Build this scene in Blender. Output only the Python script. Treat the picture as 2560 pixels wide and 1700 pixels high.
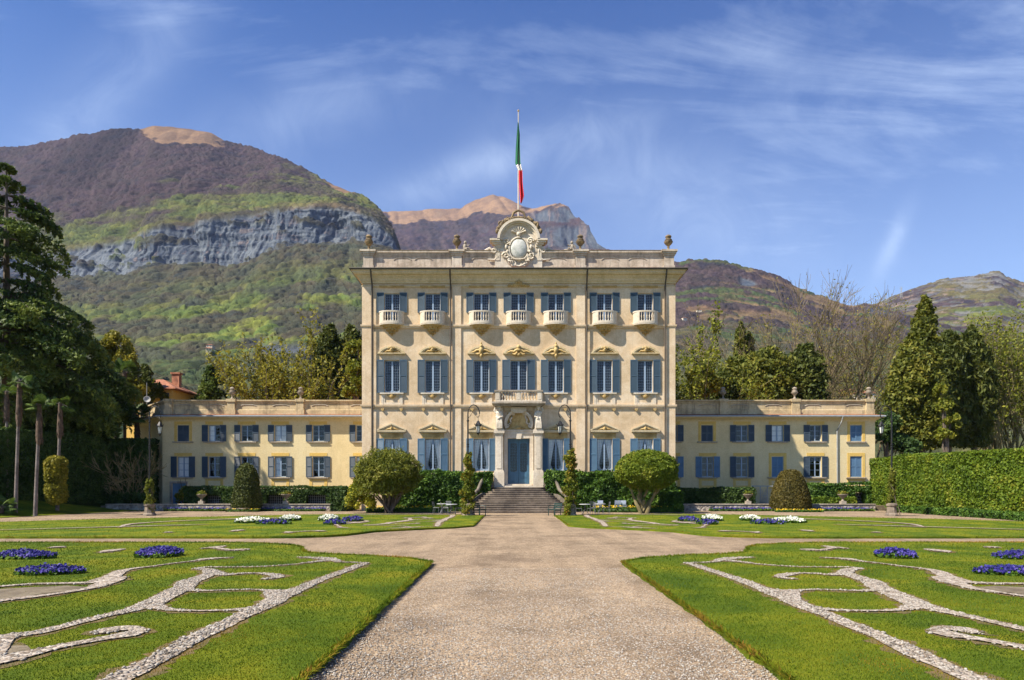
import bpy, math, random
import numpy as np
from mathutils import Vector, Matrix

for o_ in list(bpy.data.objects):
    bpy.data.objects.remove(o_)
SC = bpy.context.scene
COL = SC.collection
PI = math.pi
R = math.radians

# ------------------------------------------------------------------ camera
FPX, CX, HY, CAMX, CAMH = 1707.0, 1287.0, 1215.0, -0.31, 2.0
cam_d = bpy.data.cameras.new('camera')
cam = bpy.data.objects.new('camera', cam_d)
COL.objects.link(cam)
cam.location = (CAMX, 0, CAMH)
cam.rotation_euler = (R(90), 0, 0)
cam_d.sensor_width = 36.0
cam_d.lens = 36.0 * FPX / 2560.0
cam_d.shift_x = -(CX - 1280.0) / 2560.0
cam_d.shift_y = (HY - 850.0) / 2560.0
cam_d.clip_end = 30000
cam_d.clip_start = 0.1
SC.camera = cam

# ------------------------------------------------------------------ light
SUN_AZ, SUN_EL = R(62), R(48)          # azimuth measured from -Y (camera side) towards -X
to_sun = Vector((-math.sin(SUN_AZ) * math.cos(SUN_EL), -math.cos(SUN_AZ) * math.cos(SUN_EL), math.sin(SUN_EL)))
sun_d = bpy.data.lights.new('sun', 'SUN')
sun_d.energy = 5.0
sun_d.angle = R(0.5)
sun_d.color = (1.0, 0.91, 0.77)
sun = bpy.data.objects.new('sun', sun_d)
COL.objects.link(sun)
sun.rotation_euler = to_sun.to_track_quat('Z', 'Y').to_euler()
sun.location = (-60, -30, 80)

world = bpy.data.worlds.new('World')
SC.world = world
world.use_nodes = True
wn, wl = world.node_tree.nodes, world.node_tree.links
wn.clear()
def wnode(t, **k):
    n = wn.new(t)
    for a, b in k.items():
        setattr(n, a, b)
    return n
def wmath(op, a, b=None, c=None):
    n = wnode('ShaderNodeMath', operation=op)
    for i, q in enumerate((a, b, c)):
        if q is None: continue
        if isinstance(q, (int, float)): n.inputs[i].default_value = q
        else: wl.new(q, n.inputs[i])
    return n.outputs[0]
sky = wnode('ShaderNodeTexSky', sky_type='NISHITA')
sky.sun_disc = False
sky.sun_elevation = SUN_EL
sky.sun_rotation = math.atan2(to_sun.x, to_sun.y)
sky.air_density = 1.0
sky.dust_density = 0.6
sky.ozone_density = 2.5
hsv = wnode('ShaderNodeHueSaturation')
hsv.inputs['Saturation'].default_value = 1.45
hsv.inputs['Value'].default_value = 0.64
wl.new(sky.outputs[0], hsv.inputs['Color'])
tc = wnode('ShaderNodeTexCoord')
sep = wnode('ShaderNodeSeparateXYZ')
wl.new(tc.outputs['Generated'], sep.inputs[0])
zz = wmath('ADD', wmath('MAXIMUM', sep.outputs['Z'], 0.0), 0.16)
px_ = wmath('DIVIDE', sep.outputs['X'], zz)
py_ = wmath('DIVIDE', sep.outputs['Y'], zz)
comb = wnode('ShaderNodeCombineXYZ')
wl.new(px_, comb.inputs[0]); wl.new(py_, comb.inputs[1])
def wcloud(rot, sc, scale, detail, rough, dist, lo, hi, off=(0, 0, 0)):
    mp = wnode('ShaderNodeMapping')
    mp.inputs['Rotation'].default_value = (0, 0, R(rot))
    mp.inputs['Scale'].default_value = sc
    mp.inputs['Location'].default_value = off
    wl.new(comb.outputs[0], mp.inputs['Vector'])
    nz = wnode('ShaderNodeTexNoise')
    nz.inputs['Scale'].default_value = scale
    nz.inputs['Detail'].default_value = detail
    nz.inputs['Roughness'].default_value = rough
    nz.inputs['Distortion'].default_value = dist
    wl.new(mp.outputs[0], nz.inputs['Vector'])
    mr = wnode('ShaderNodeMapRange', interpolation_type='SMOOTHSTEP')
    mr.inputs['From Min'].default_value = lo
    mr.inputs['From Max'].default_value = hi
    wl.new(nz.outputs[0], mr.inputs['Value'])
    return mr.outputs[0]
veil = wcloud(20, (1, 1, 1), 0.75, 5, 0.55, 0.5, 0.40, 0.68, (3.6, 1.7, 0))
wisp = wcloud(-62, (0.55, 1.7, 1), 1.5, 10, 0.66, 1.2, 0.42, 0.74, (0.4, 2.2, 0))
wisp2 = wcloud(58, (0.6, 1.5, 1), 1.2, 10, 0.66, 1.0, 0.44, 0.76, (7.4, 5.2, 0))
cl = wmath('MULTIPLY', wmath('ADD', wmath('MULTIPLY', veil, 0.85), 0.15), wmath('ADD', 0.06, wmath('ADD', wmath('MULTIPLY', wisp, 0.22), wmath('MULTIPLY', wisp2, 0.22))))
cl = wmath('MULTIPLY', wmath('MAXIMUM', wmath('SUBTRACT', cl, 0.090), 0.0), 1.25)
# thin bright air near the horizon
hz = wmath('POWER', wmath('SUBTRACT', 1.0, wmath('MINIMUM', wmath('MAXIMUM', wmath('MULTIPLY', sep.outputs['Z'], 1.38), 0.0), 1.0)), 2.0)
# two single plumes of cirrus: a short upright one over the right ridge, a long slanting one beyond the flagpole
yy_ = wmath('MAXIMUM', sep.outputs['Y'], 0.05)
su = wmath('DIVIDE', sep.outputs['X'], yy_); sv = wmath('DIVIDE', sep.outputs['Z'], yy_)
def plume(u0, v0, ka, w, ln, amp, along_v=True):
    du = wmath('SUBTRACT', su, u0); dv = wmath('SUBTRACT', sv, v0)
    a, b = (du, dv) if along_v else (dv, du)
    s_ = wmath('DIVIDE', wmath('SUBTRACT', a, wmath('MULTIPLY', b, ka)), w); t_ = wmath('DIVIDE', b, ln)
    e = wmath('EXPONENT', wmath('MULTIPLY', wmath('ADD', wmath('MULTIPLY', s_, s_), wmath('MULTIPLY', t_, t_)), -1.0))
    return wmath('MULTIPLY', e, amp)
pn = wnode('ShaderNodeTexNoise'); pn.inputs['Scale'].default_value = 9.0; pn.inputs['Detail'].default_value = 8; pn.inputs['Roughness'].default_value = 0.65; pn.inputs['Distortion'].default_value = 1.0
wl.new(tc.outputs['Generated'], pn.inputs['Vector'])
pk = wmath('MAXIMUM', wmath('MULTIPLY_ADD', pn.outputs[0], 3.0, -0.7), 0.0)
pl = wmath('ADD', plume(0.553, 0.357, 0.42, 0.014, 0.048, 0.20), wmath('ADD', plume(-0.02, 0.475, 0.33, 0.030, 0.17, 0.20, False), wmath('ADD', plume(-0.62, 0.56, 0.9, 0.07, 0.15, 0.16, False), wmath('ADD', plume(0.22, 0.44, -0.35, 0.085, 0.22, 0.13, False), plume(-0.30, 0.55, 0.25, 0.05, 0.14, 0.11, False)))))
cl = wmath('ADD', cl, wmath('MULTIPLY', pl, pk))
cl = wmath('MINIMUM', wmath('ADD', cl, wmath('MULTIPLY', hz, 0.60)), 1.0)
mixw = wnode('ShaderNodeMix', data_type='RGBA')
mixw.inputs['B'].default_value = (5.6, 6.6, 7.8, 1)
wl.new(cl, mixw.inputs['Factor'])
tint = wnode('ShaderNodeMix', data_type='RGBA', blend_type='MULTIPLY')
tint.inputs['Factor'].default_value = 1.0
tint.inputs['B'].default_value = (0.05, 0.70, 1.0, 1)
wl.new(hsv.outputs[0], tint.inputs['A'])
wl.new(tint.outputs['Result'], mixw.inputs['A'])
bg = wnode('ShaderNodeBackground')
bg.inputs['Strength'].default_value = 0.1
wl.new(mixw.outputs['Result'], bg.inputs['Color'])
wo = wnode('ShaderNodeOutputWorld')
wl.new(bg.outputs[0], wo.inputs['Surface'])

SC.view_settings.view_transform = 'Standard'
SC.view_settings.look = 'None'
SC.view_settings.exposure = 1.09
SC.view_settings.gamma = 1.0
SC.cycles.use_denoising = True

# ------------------------------------------------------------------ helpers
def W(px, py, d):
    """a point of the place at distance d, from where it was surveyed in the photograph (native pixels)"""
    return ((px - CX) / FPX * d + CAMX, d, CAMH - (py - HY) / FPX * d)
def GX(px, d):
    return (px - CX) / FPX * d + CAMX
def ZZ(py, d):
    return CAMH - (py - HY) / FPX * d

class MB:
    def __init__(s):
        s.v = []; s.f = []
    def quad(s, a, b, c, d):
        n = len(s.v); s.v += [a, b, c, d]; s.f.append((n, n+1, n+2, n+3))
    def poly(s, pts):
        n = len(s.v); s.v += list(pts); s.f.append(tuple(range(n, n+len(pts))))
    def box(s, x0, x1, y0, y1, z0, z1):
        n = len(s.v)
        s.v += [(x0,y0,z0),(x1,y0,z0),(x1,y1,z0),(x0,y1,z0),(x0,y0,z1),(x1,y0,z1),(x1,y1,z1),(x0,y1,z1)]
        s.f += [(n,n+3,n+2,n+1),(n+4,n+5,n+6,n+7),(n,n+1,n+5,n+4),(n+1,n+2,n+6,n+5),(n+2,n+3,n+7,n+6),(n+3,n,n+4,n+7)]
        return s
    def prism(s, poly, y0, y1):
        """polygon in (x, z), extruded along y"""
        n = len(s.v); k = len(poly)
        s.v += [(p[0], y0, p[1]) for p in poly] + [(p[0], y1, p[1]) for p in poly]
        s.f.append(tuple(range(n, n+k))); s.f.append(tuple(range(n+2*k-1, n+k-1, -1)))
        for i in range(k):
            j = (i+1) % k
            s.f.append((n+i, n+k+i, n+k+j, n+j))
        return s
    def slab(s, poly, z0, z1):
        n = len(s.v); k = len(poly)
        s.v += [(p[0], p[1], z0) for p in poly] + [(p[0], p[1], z1) for p in poly]
        s.f.append(tuple(range(n+k-1, n-1, -1))); s.f.append(tuple(range(n+k, n+2*k)))
        for i in range(k):
            j = (i+1) % k
            s.f.append((n+i, n+j, n+k+j, n+k+i))
        return s
    def lathe(s, cx, cy, prof, n=12, a0=0.0, a1=2*PI, sy=1.0):
        full = abs(a1-a0-2*PI) < 1e-6
        m = n if full else n+1
        b = len(s.v)
        for (r, z) in prof:
            for i in range(m):
                a = a0+(a1-a0)*i/n
                s.v.append((cx+r*math.cos(a), cy+r*math.sin(a)*sy, z))
        for k in range(len(prof)-1):
            for i in range(n):
                j = (i+1) % m
                s.f.append((b+k*m+i, b+k*m+j, b+(k+1)*m+j, b+(k+1)*m+i))
        if full:
            s.f.append(tuple(b+i for i in range(m-1, -1, -1)))
            e = b+(len(prof)-1)*m
            s.f.append(tuple(e+i for i in range(m)))
        return s
    def tube(s, pts, r, n=6, cap=True):
        P = [Vector(p) for p in pts]
        if not hasattr(r, '__len__'): r = [r]*len(P)
        b = len(s.v)
        ref = Vector((0, 0, 1))
        for i, p in enumerate(P):
            t = (P[min(i+1, len(P)-1)]-P[max(i-1, 0)])
            if t.length < 1e-9: t = Vector((0, 0, 1))
            t.normalize()
            q = ref if abs(t.dot(ref)) < 0.95 else Vector((1, 0, 0))
            u = t.cross(q).normalized(); w = t.cross(u)
            for k in range(n):
                a = 2*PI*k/n
                s.v.append(tuple(p+(u*math.cos(a)+w*math.sin(a))*r[i]))
        for i in range(len(P)-1):
            for k in range(n):
                j = (k+1) % n
                s.f.append((b+i*n+k, b+i*n+j, b+(i+1)*n+j, b+(i+1)*n+k))
        if cap:
            s.f.append(tuple(b+k for k in range(n-1, -1, -1)))
            e = b+(len(P)-1)*n
            s.f.append(tuple(e+k for k in range(n)))
        return s
    def ell(s, c, r, nu=10, nv=6):
        if not hasattr(r, '__len__'): r = (r, r, r)
        b = len(s.v)
        s.v.append((c[0], c[1], c[2]-r[2]))
        for j in range(1, nv):
            p = -PI/2+PI*j/nv
            for i in range(nu):
                a = 2*PI*i/nu
                s.v.append((c[0]+r[0]*math.cos(p)*math.cos(a), c[1]+r[1]*math.cos(p)*math.sin(a), c[2]+r[2]*math.sin(p)))
        s.v.append((c[0], c[1], c[2]+r[2]))
        e = len(s.v)-1
        for i in range(nu):
            k = (i+1) % nu
            s.f.append((b, b+1+k, b+1+i))
            for j in range(nv-2):
                q = b+1+j*nu
                s.f.append((q+i, q+k, q+nu+k, q+nu+i))
            q = b+1+(nv-2)*nu
            s.f.append((q+i, q+k, e))
        return s
    def sweep(s, path, prof, closed_prof=True):
        """profile (outward offset, z) swept along a path in plan with mitred corners; outward = right of travel"""
        P = [Vector((p[0], p[1])) for p in path]
        n = len(P); k = len(prof); b = len(s.v)
        for i in range(n):
            ds = []
            if i > 0: ds.append((P[i]-P[i-1]).normalized())
            if i < n-1: ds.append((P[i+1]-P[i]).normalized())
            ns = [Vector((d.y, -d.x)) for d in ds]
            m = ns[0] if len(ns) == 1 else (ns[0]+ns[1]).normalized()
            sc = 1.0/max(m.dot(ns[0]), 0.2)
            for (o, z) in prof:
                q = P[i]+m*(o*sc)
                s.v.append((q.x, q.y, z))
        kk = k if closed_prof else k-1
        for i in range(n-1):
            for j in range(kk):
                l = (j+1) % k
                s.f.append((b+i*k+j, b+i*k+l, b+(i+1)*k+l, b+(i+1)*k+j))
        if closed_prof:
            s.f.append(tuple(b+j for j in range(k-1, -1, -1)))
            s.f.append(tuple(b+(n-1)*k+j for j in range(k)))
        return s
    def add(s, other, M=None):
        n = len(s.v)
        if M is None: s.v += other.v
        else: s.v += [tuple(M @ Vector(p)) for p in other.v]
        s.f += [tuple(i+n for i in f) for f in other.f]
        return s
    def mesh(s, name, m, smooth=None):
        me = bpy.data.meshes.new(name)
        me.from_pydata(s.v, [], s.f)
        me.validate()
        if smooth is not None:
            me.shade_smooth()
            me.set_sharp_from_angle(angle=R(smooth))
        if m: me.materials.append(m)
        return me
    def build(s, name, m, parent=None, smooth=None, off=None):
        """off: subtract the parent's place so that the vertices may be given in world coordinates"""
        if off is not None:
            s.v = [(p[0]-off[0], p[1]-off[1], p[2]-off[2]) for p in s.v]
        o = bpy.data.objects.new(name, s.mesh(name, m, smooth))
        COL.objects.link(o)
        if parent: o.parent = parent
        return o

def ob(name, me, parent=None, loc=None, rz=0):
    o = bpy.data.objects.new(name, me)
    COL.objects.link(o)
    if parent: o.parent = parent
    if loc: o.location = loc
    o.rotation_euler.z = rz
    return o
def tag(o, label, cat, group=None):
    o['label'] = label; o['category'] = cat
    if group: o['group'] = group
    return o
def struct(o):
    o['kind'] = 'structure'; return o
def stuff(o, label=None, cat=None):
    o['kind'] = 'stuff'
    if label: o['label'] = label; o['category'] = cat
    return o
def thing(name, label, cat, loc=(0, 0, 0), rz=0, group=None):
    o = bpy.data.objects.new(name, None)
    o.empty_display_size = 0.3
    COL.objects.link(o)
    o.location = loc; o.rotation_euler.z = rz
    return tag(o, label, cat, group)
def copy_tree(o, parent=None, loc=None, rz=None, label=None, mirror=False):
    c = o.copy(); COL.objects.link(c)
    if parent: c.parent = parent
    if loc: c.location = loc
    if rz is not None: c.rotation_euler.z = rz
    if label: c['label'] = label
    if mirror: c.scale.x = -c.scale.x
    for ch in list(o.children): copy_tree(ch, c)
    return c

# ---- numpy mesh of many quads / triangles, with a random number per piece
def np_mesh(name, V, F, m, parent=None, rnd=None, smooth=False, col=None, off=None):
    V = np.asarray(V, dtype=np.float32).reshape(-1, 3)
    if off is not None: V = V-np.asarray(off, dtype=np.float32)
    F = np.asarray(F, dtype=np.int32)
    me = bpy.data.meshes.new(name)
    me.vertices.add(len(V)); me.vertices.foreach_set('co', V.ravel())
    nf, k = F.shape
    me.loops.add(nf*k); me.loops.foreach_set('vertex_index', F.ravel())
    me.polygons.add(nf); me.polygons.foreach_set('loop_start', np.arange(0, nf*k, k, dtype=np.int32))
    if rnd is not None:
        a = me.attributes.new('rnd', 'FLOAT', 'POINT'); a.data.foreach_set('value', np.asarray(rnd, dtype=np.float32))
    if col is not None:
        a = me.attributes.new('tint', 'FLOAT_COLOR', 'POINT')
        c4 = np.ones((len(V), 4), dtype=np.float32); c4[:, :3] = col
        a.data.foreach_set('color', c4.ravel())
    me.update(calc_edges=True)
    if smooth: me.shade_smooth()
    if m: me.materials.append(m)
    o = bpy.data.objects.new(name, me); COL.objects.link(o)
    if parent: o.parent = parent
    return o

def leaf_arrays(C, size, rng, up=0.0, aspect=1.6, out=None, outw=0.0, hang=0.0):
    """a small bent quad at every centre C; size may be an array"""
    C = np.asarray(C, dtype=np.float64); n = len(C)
    N = rng.normal(size=(n, 3)); N[:, 2] += up
    if out is not None: N += out*outw
    N /= np.linalg.norm(N, axis=1)[:, None]+1e-9
    T = rng.normal(size=(n, 3)); T[:, 2] -= hang
    T -= N*(T*N).sum(1)[:, None]; T /= np.linalg.norm(T, axis=1)[:, None]+1e-9
    B = np.cross(N, T)
    s = (np.asarray(size)*rng.uniform(0.65, 1.35, n))[:, None]
    a = T*s*aspect*0.5; b = B*s*0.5
    V = np.stack([C-a, C+b*0.9-a*0.1, C+a, C-b*0.9-a*0.1], axis=1).reshape(-1, 3)
    F = np.arange(4*n).reshape(n, 4)
    return V, F
def leaves(name, C, size, m, parent, rng, off=None, extra=None, rnd=None, **k):
    V, F = leaf_arrays(C, size, rng, **k)
    n = len(C)
    r = rng.uniform(0, 1, n) if rnd is None else rnd
    r4 = np.repeat(r, 4)
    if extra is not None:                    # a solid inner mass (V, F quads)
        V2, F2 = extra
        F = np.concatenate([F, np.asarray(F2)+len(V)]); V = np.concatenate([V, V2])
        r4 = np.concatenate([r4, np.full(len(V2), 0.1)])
    return np_mesh(name, V, F, m, parent, rnd=r4, off=off)

# ---- lattice noise
def h2(ix, iy, seed=0):
    h = (ix.astype(np.int64)*374761393+iy.astype(np.int64)*668265263+seed*144269504) & 0xffffffff
    h = ((h ^ (h >> 13))*1274126177) & 0xffffffff
    h = (h ^ (h >> 16)) & 0xffffff
    return h/float(0xffffff)
def vn(x, y, seed=0):
    ix = np.floor(x); iy = np.floor(y); fx = x-ix; fy = y-iy
    fx = fx*fx*fx*(fx*(fx*6-15)+10); fy = fy*fy*fy*(fy*(fy*6-15)+10)
    a = h2(ix, iy, seed); b = h2(ix+1, iy, seed); c = h2(ix, iy+1, seed); d = h2(ix+1, iy+1, seed)
    return a+(b-a)*fx+(c-a)*fy+(a-b-c+d)*fx*fy
def fbm(x, y, seed=0, o=4, g=0.5):
    s = 0; a = 1; t = 0
    for i in range(o):
        s = s+a*vn(x*2**i+17.3*i, y*2**i-9.1*i, seed+i); t += a; a *= g
    return s/t
def worley(x, y, seed=0):
    ix = np.floor(x); iy = np.floor(y)
    best = np.full(x.shape, 9.0); cid = np.zeros(x.shape)
    for dx in (-1, 0, 1):
        for dy in (-1, 0, 1):
            jx = ix+dx; jy = iy+dy
            cx = jx+h2(jx, jy, seed); cy = jy+h2(jx, jy, seed+7)
            d = (x-cx)**2+(y-cy)**2
            m = d < best
            best = np.where(m, d, best); cid = np.where(m, h2(jx, jy, seed+13), cid)
    return np.sqrt(best), cid

# ------------------------------------------------------------------ materials
def new_mat(name):
    m = bpy.data.materials.new(name); m.use_nodes = True
    nt = m.node_tree
    b = nt.nodes['Principled BSDF']
    return m, nt.nodes, nt.links, b
def ramp(nodes, stops, interp='LINEAR'):
    r = nodes.new('ShaderNodeValToRGB'); r.color_ramp.interpolation = interp
    e = r.color_ramp.elements
    while len(e) < len(stops): e.new(0.5)
    for i, (p, c) in enumerate(stops):
        e[i].position = p; e[i].color = (c[0], c[1], c[2], 1)
    return r
def noise(nodes, links, scale, detail=4, rough=0.55, vec=None, dist=0.0):
    n = nodes.new('ShaderNodeTexNoise')
    n.inputs['Scale'].default_value = scale; n.inputs['Detail'].default_value = detail
    n.inputs['Roughness'].default_value = rough; n.inputs['Distortion'].default_value = dist
    if vec is not None: links.new(vec, n.inputs['Vector'])
    return n
def mapped(nodes, links, scale=(1, 1, 1), coord='Object'):
    t = nodes.new('ShaderNodeTexCoord'); mp = nodes.new('ShaderNodeMapping')
    mp.inputs['Scale'].default_value = scale
    links.new(t.outputs[coord], mp.inputs['Vector'])
    return mp.outputs[0]
def stucco(name, c0, c1, c2, rough=0.85, big=0.35, stain=0.5, bump=0.15, staincol=None):
    """plaster / stone: soft large patches, fine mottling, vertical rain streaks"""
    m, n, l, b = new_mat(name)
    v = mapped(n, l)
    a = noise(n, l, big, 5, 0.6, v)
    a2 = noise(n, l, big*5, 6, 0.7, v, 0.6)
    am = n.new('ShaderNodeMath'); am.operation = 'MULTIPLY_ADD'; am.inputs[1].default_value = 0.55; l.new(a2.outputs[0], am.inputs[0])
    ab = n.new('ShaderNodeMath'); ab.operation = 'MULTIPLY_ADD'; ab.inputs[1].default_value = 0.75; ab.inputs[2].default_value = -0.15; l.new(a.outputs[0], ab.inputs[0]); l.new(ab.outputs[0], am.inputs[2])
    r = ramp(n, [(0.36, c0), (0.50, c1), (0.64, c2)])
    l.new(am.outputs[0], r.inputs[0])
    vs = mapped(n, l, (2.2, 2.2, 0.16))
    s = noise(n, l, 1.6, 6, 0.65, vs)
    rs = ramp(n, [(0.5, (0, 0, 0)), (0.75, (1, 1, 1))])
    l.new(s.outputs[0], rs.inputs[0])
    mx = n.new('ShaderNodeMix'); mx.data_type = 'RGBA'
    sc = staincol or tuple(q*0.55 for q in c0)
    mx.inputs['B'].default_value = (*sc, 1)
    mm = n.new('ShaderNodeMath'); mm.operation = 'MULTIPLY'; mm.inputs[1].default_value = stain
    l.new(rs.outputs[0], mm.inputs[0]); l.new(mm.outputs[0], mx.inputs['Factor'])
    l.new(r.outputs[0], mx.inputs['A'])
    f = noise(n, l, 9, 6, 0.7, v)
    rf = ramp(n, [(0.3, (0.82, 0.82, 0.82)), (0.7, (1.1, 1.1, 1.1))])
    l.new(f.outputs[0], rf.inputs[0])
    m2 = n.new('ShaderNodeMix'); m2.data_type = 'RGBA'; m2.blend_type = 'MULTIPLY'; m2.inputs['Factor'].default_value = 1
    l.new(mx.outputs['Result'], m2.inputs['A']); l.new(rf.outputs[0], m2.inputs['B'])
    l.new(m2.outputs['Result'], b.inputs['Base Color'])
    b.inputs['Roughness'].default_value = rough
    bp = n.new('ShaderNodeBump'); bp.inputs['Strength'].default_value = bump; bp.inputs['Distance'].default_value = 0.03
    l.new(f.outputs[0], bp.inputs['Height']); l.new(bp.outputs[0], b.inputs['Normal'])
    return m
def plain(name, c, rough=0.6, metal=0.0, var=0.2, scale=3.0, spec=0.5):
    m, n, l, b = new_mat(name)
    v = mapped(n, l)
    a = noise(n, l, scale, 5, 0.6, v)
    r = ramp(n, [(0.3, tuple(q*(1-var) for q in c)), (0.7, tuple(min(1, q*(1+var)) for q in c))])
    l.new(a.outputs[0], r.inputs[0]); l.new(r.outputs[0], b.inputs['Base Color'])
    b.inputs['Roughness'].default_value = rough; b.inputs['Metallic'].default_value = metal
    b.inputs['Specular IOR Level'].default_value = spec
    return m
def foliage(name, stops, trans=0.3, rough=0.6, patch=None):
    """leaf material: colour per leaf from its own random number, some light passes through"""
    m, n, l, b = new_mat(name)
    at = n.new('ShaderNodeAttribute'); at.attribute_name = 'rnd'
    fac = at.outputs['Fac']
    v = mapped(n, l)
    nz = noise(n, l, patch or 0.7, 3, 0.5, v)
    ad = n.new('ShaderNodeMath'); ad.operation = 'MULTIPLY_ADD'; ad.inputs[1].default_value = 0.6
    l.new(fac, ad.inputs[0])
    sb = n.new('ShaderNodeMath'); sb.operation = 'MULTIPLY_ADD'; sb.inputs[1].default_value = 1.5; sb.inputs[2].default_value = -0.55
    l.new(nz.outputs[0], sb.inputs[0]); l.new(sb.outputs[0], ad.inputs[2])
    r = ramp(n, stops)
    l.new(ad.outputs[0], r.inputs[0])
    l.new(r.outputs[0], b.inputs['Base Color'])
    b.inputs['Roughness'].default_value = rough
    b.inputs['Specular IOR Level'].default_value = 0.25
    tr = n.new('ShaderNodeBsdfTranslucent'); l.new(r.outputs[0], tr.inputs['Color'])
    mx = n.new('ShaderNodeMixShader'); mx.inputs[0].default_value = trans
    l.new(b.outputs[0], mx.inputs[1]); l.new(tr.outputs[0], mx.inputs[2])
    l.new(mx.outputs[0], n['Material Output'].inputs['Surface'])
    return m

# ------------------------------------------------------------------ hills
def hill_mat():
    m, n, l, b = new_mat('hillside')
    at = n.new('ShaderNodeAttribute'); at.attribute_name = 'tint'
    v = mapped(n, l, (1, 1, 1))
    f = noise(n, l, 0.12, 6, 0.7, v)
    rf = ramp(n, [(0.3, (0.72, 0.72, 0.72)), (0.7, (1.28, 1.28, 1.28))])
    l.new(f.outputs[0], rf.inputs[0])
    mx = n.new('ShaderNodeMix'); mx.data_type = 'RGBA'; mx.blend_type = 'MULTIPLY'; mx.inputs['Factor'].default_value = 1
    l.new(at.outputs['Color'], mx.inputs['A']); l.new(rf.outputs[0], mx.inputs['B'])
    l.new(mx.outputs['Result'], b.inputs['Base Color'])
    b.inputs['Roughness'].default_value = 0.95
    b.inputs['Specular IOR Level'].default_value = 0.1
    bp = n.new('ShaderNodeBump'); bp.inputs['Strength'].default_value = 0.6; bp.inputs['Distance'].default_value = 6
    l.new(f.outputs[0], bp.inputs['Height']); l.new(bp.outputs[0], b.inputs['Normal'])
    return m
M_HILL = hill_mat()

PURPLE = np.array([[0.030, 0.021, 0.028], [0.050, 0.033, 0.034], [0.038, 0.028, 0.026], [0.022, 0.019, 0.027]])
SPRING = np.array([[0.100, 0.125, 0.020], [0.064, 0.095, 0.022], [0.130, 0.145, 0.026], [0.085, 0.078, 0.036]])
DARKG = np.array([[0.034, 0.055, 0.024], [0.046, 0.066, 0.026], [0.066, 0.062, 0.028], [0.028, 0.042, 0.028]])
DRY = np.array([[0.20, 0.125, 0.072], [0.24, 0.15, 0.085], [0.165, 0.102, 0.062], [0.19, 0.125, 0.075]])
ROCK = np.array([[0.088, 0.108, 0.132], [0.135, 0.150, 0.165], [0.050, 0.066, 0.092], [0.21, 0.17, 0.155]])
def pick(pal, r):
    r = np.clip(r, 0, 0.999)*(len(pal)-1)
    i = r.astype(int); f = (r-i)[..., None]
    return pal[i]*(1-f)+pal[np.minimum(i+1, len(pal)-1)]*f

HILLV = []
def on_hill(px, py):
    """the spot of the terrain surveyed at that bearing and height"""
    best = None
    for nm, V in HILLV:
        q = ((V[:, 0]-CAMX)/V[:, 1]*FPX+CX-px)**2+(HY-(V[:, 2]-CAMH)/V[:, 1]*FPX-py)**2
        for i in np.where(q < 30)[0][:400]:
            if best is None or V[i, 1] < best[1]: best = tuple(V[i])
    return best

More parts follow.
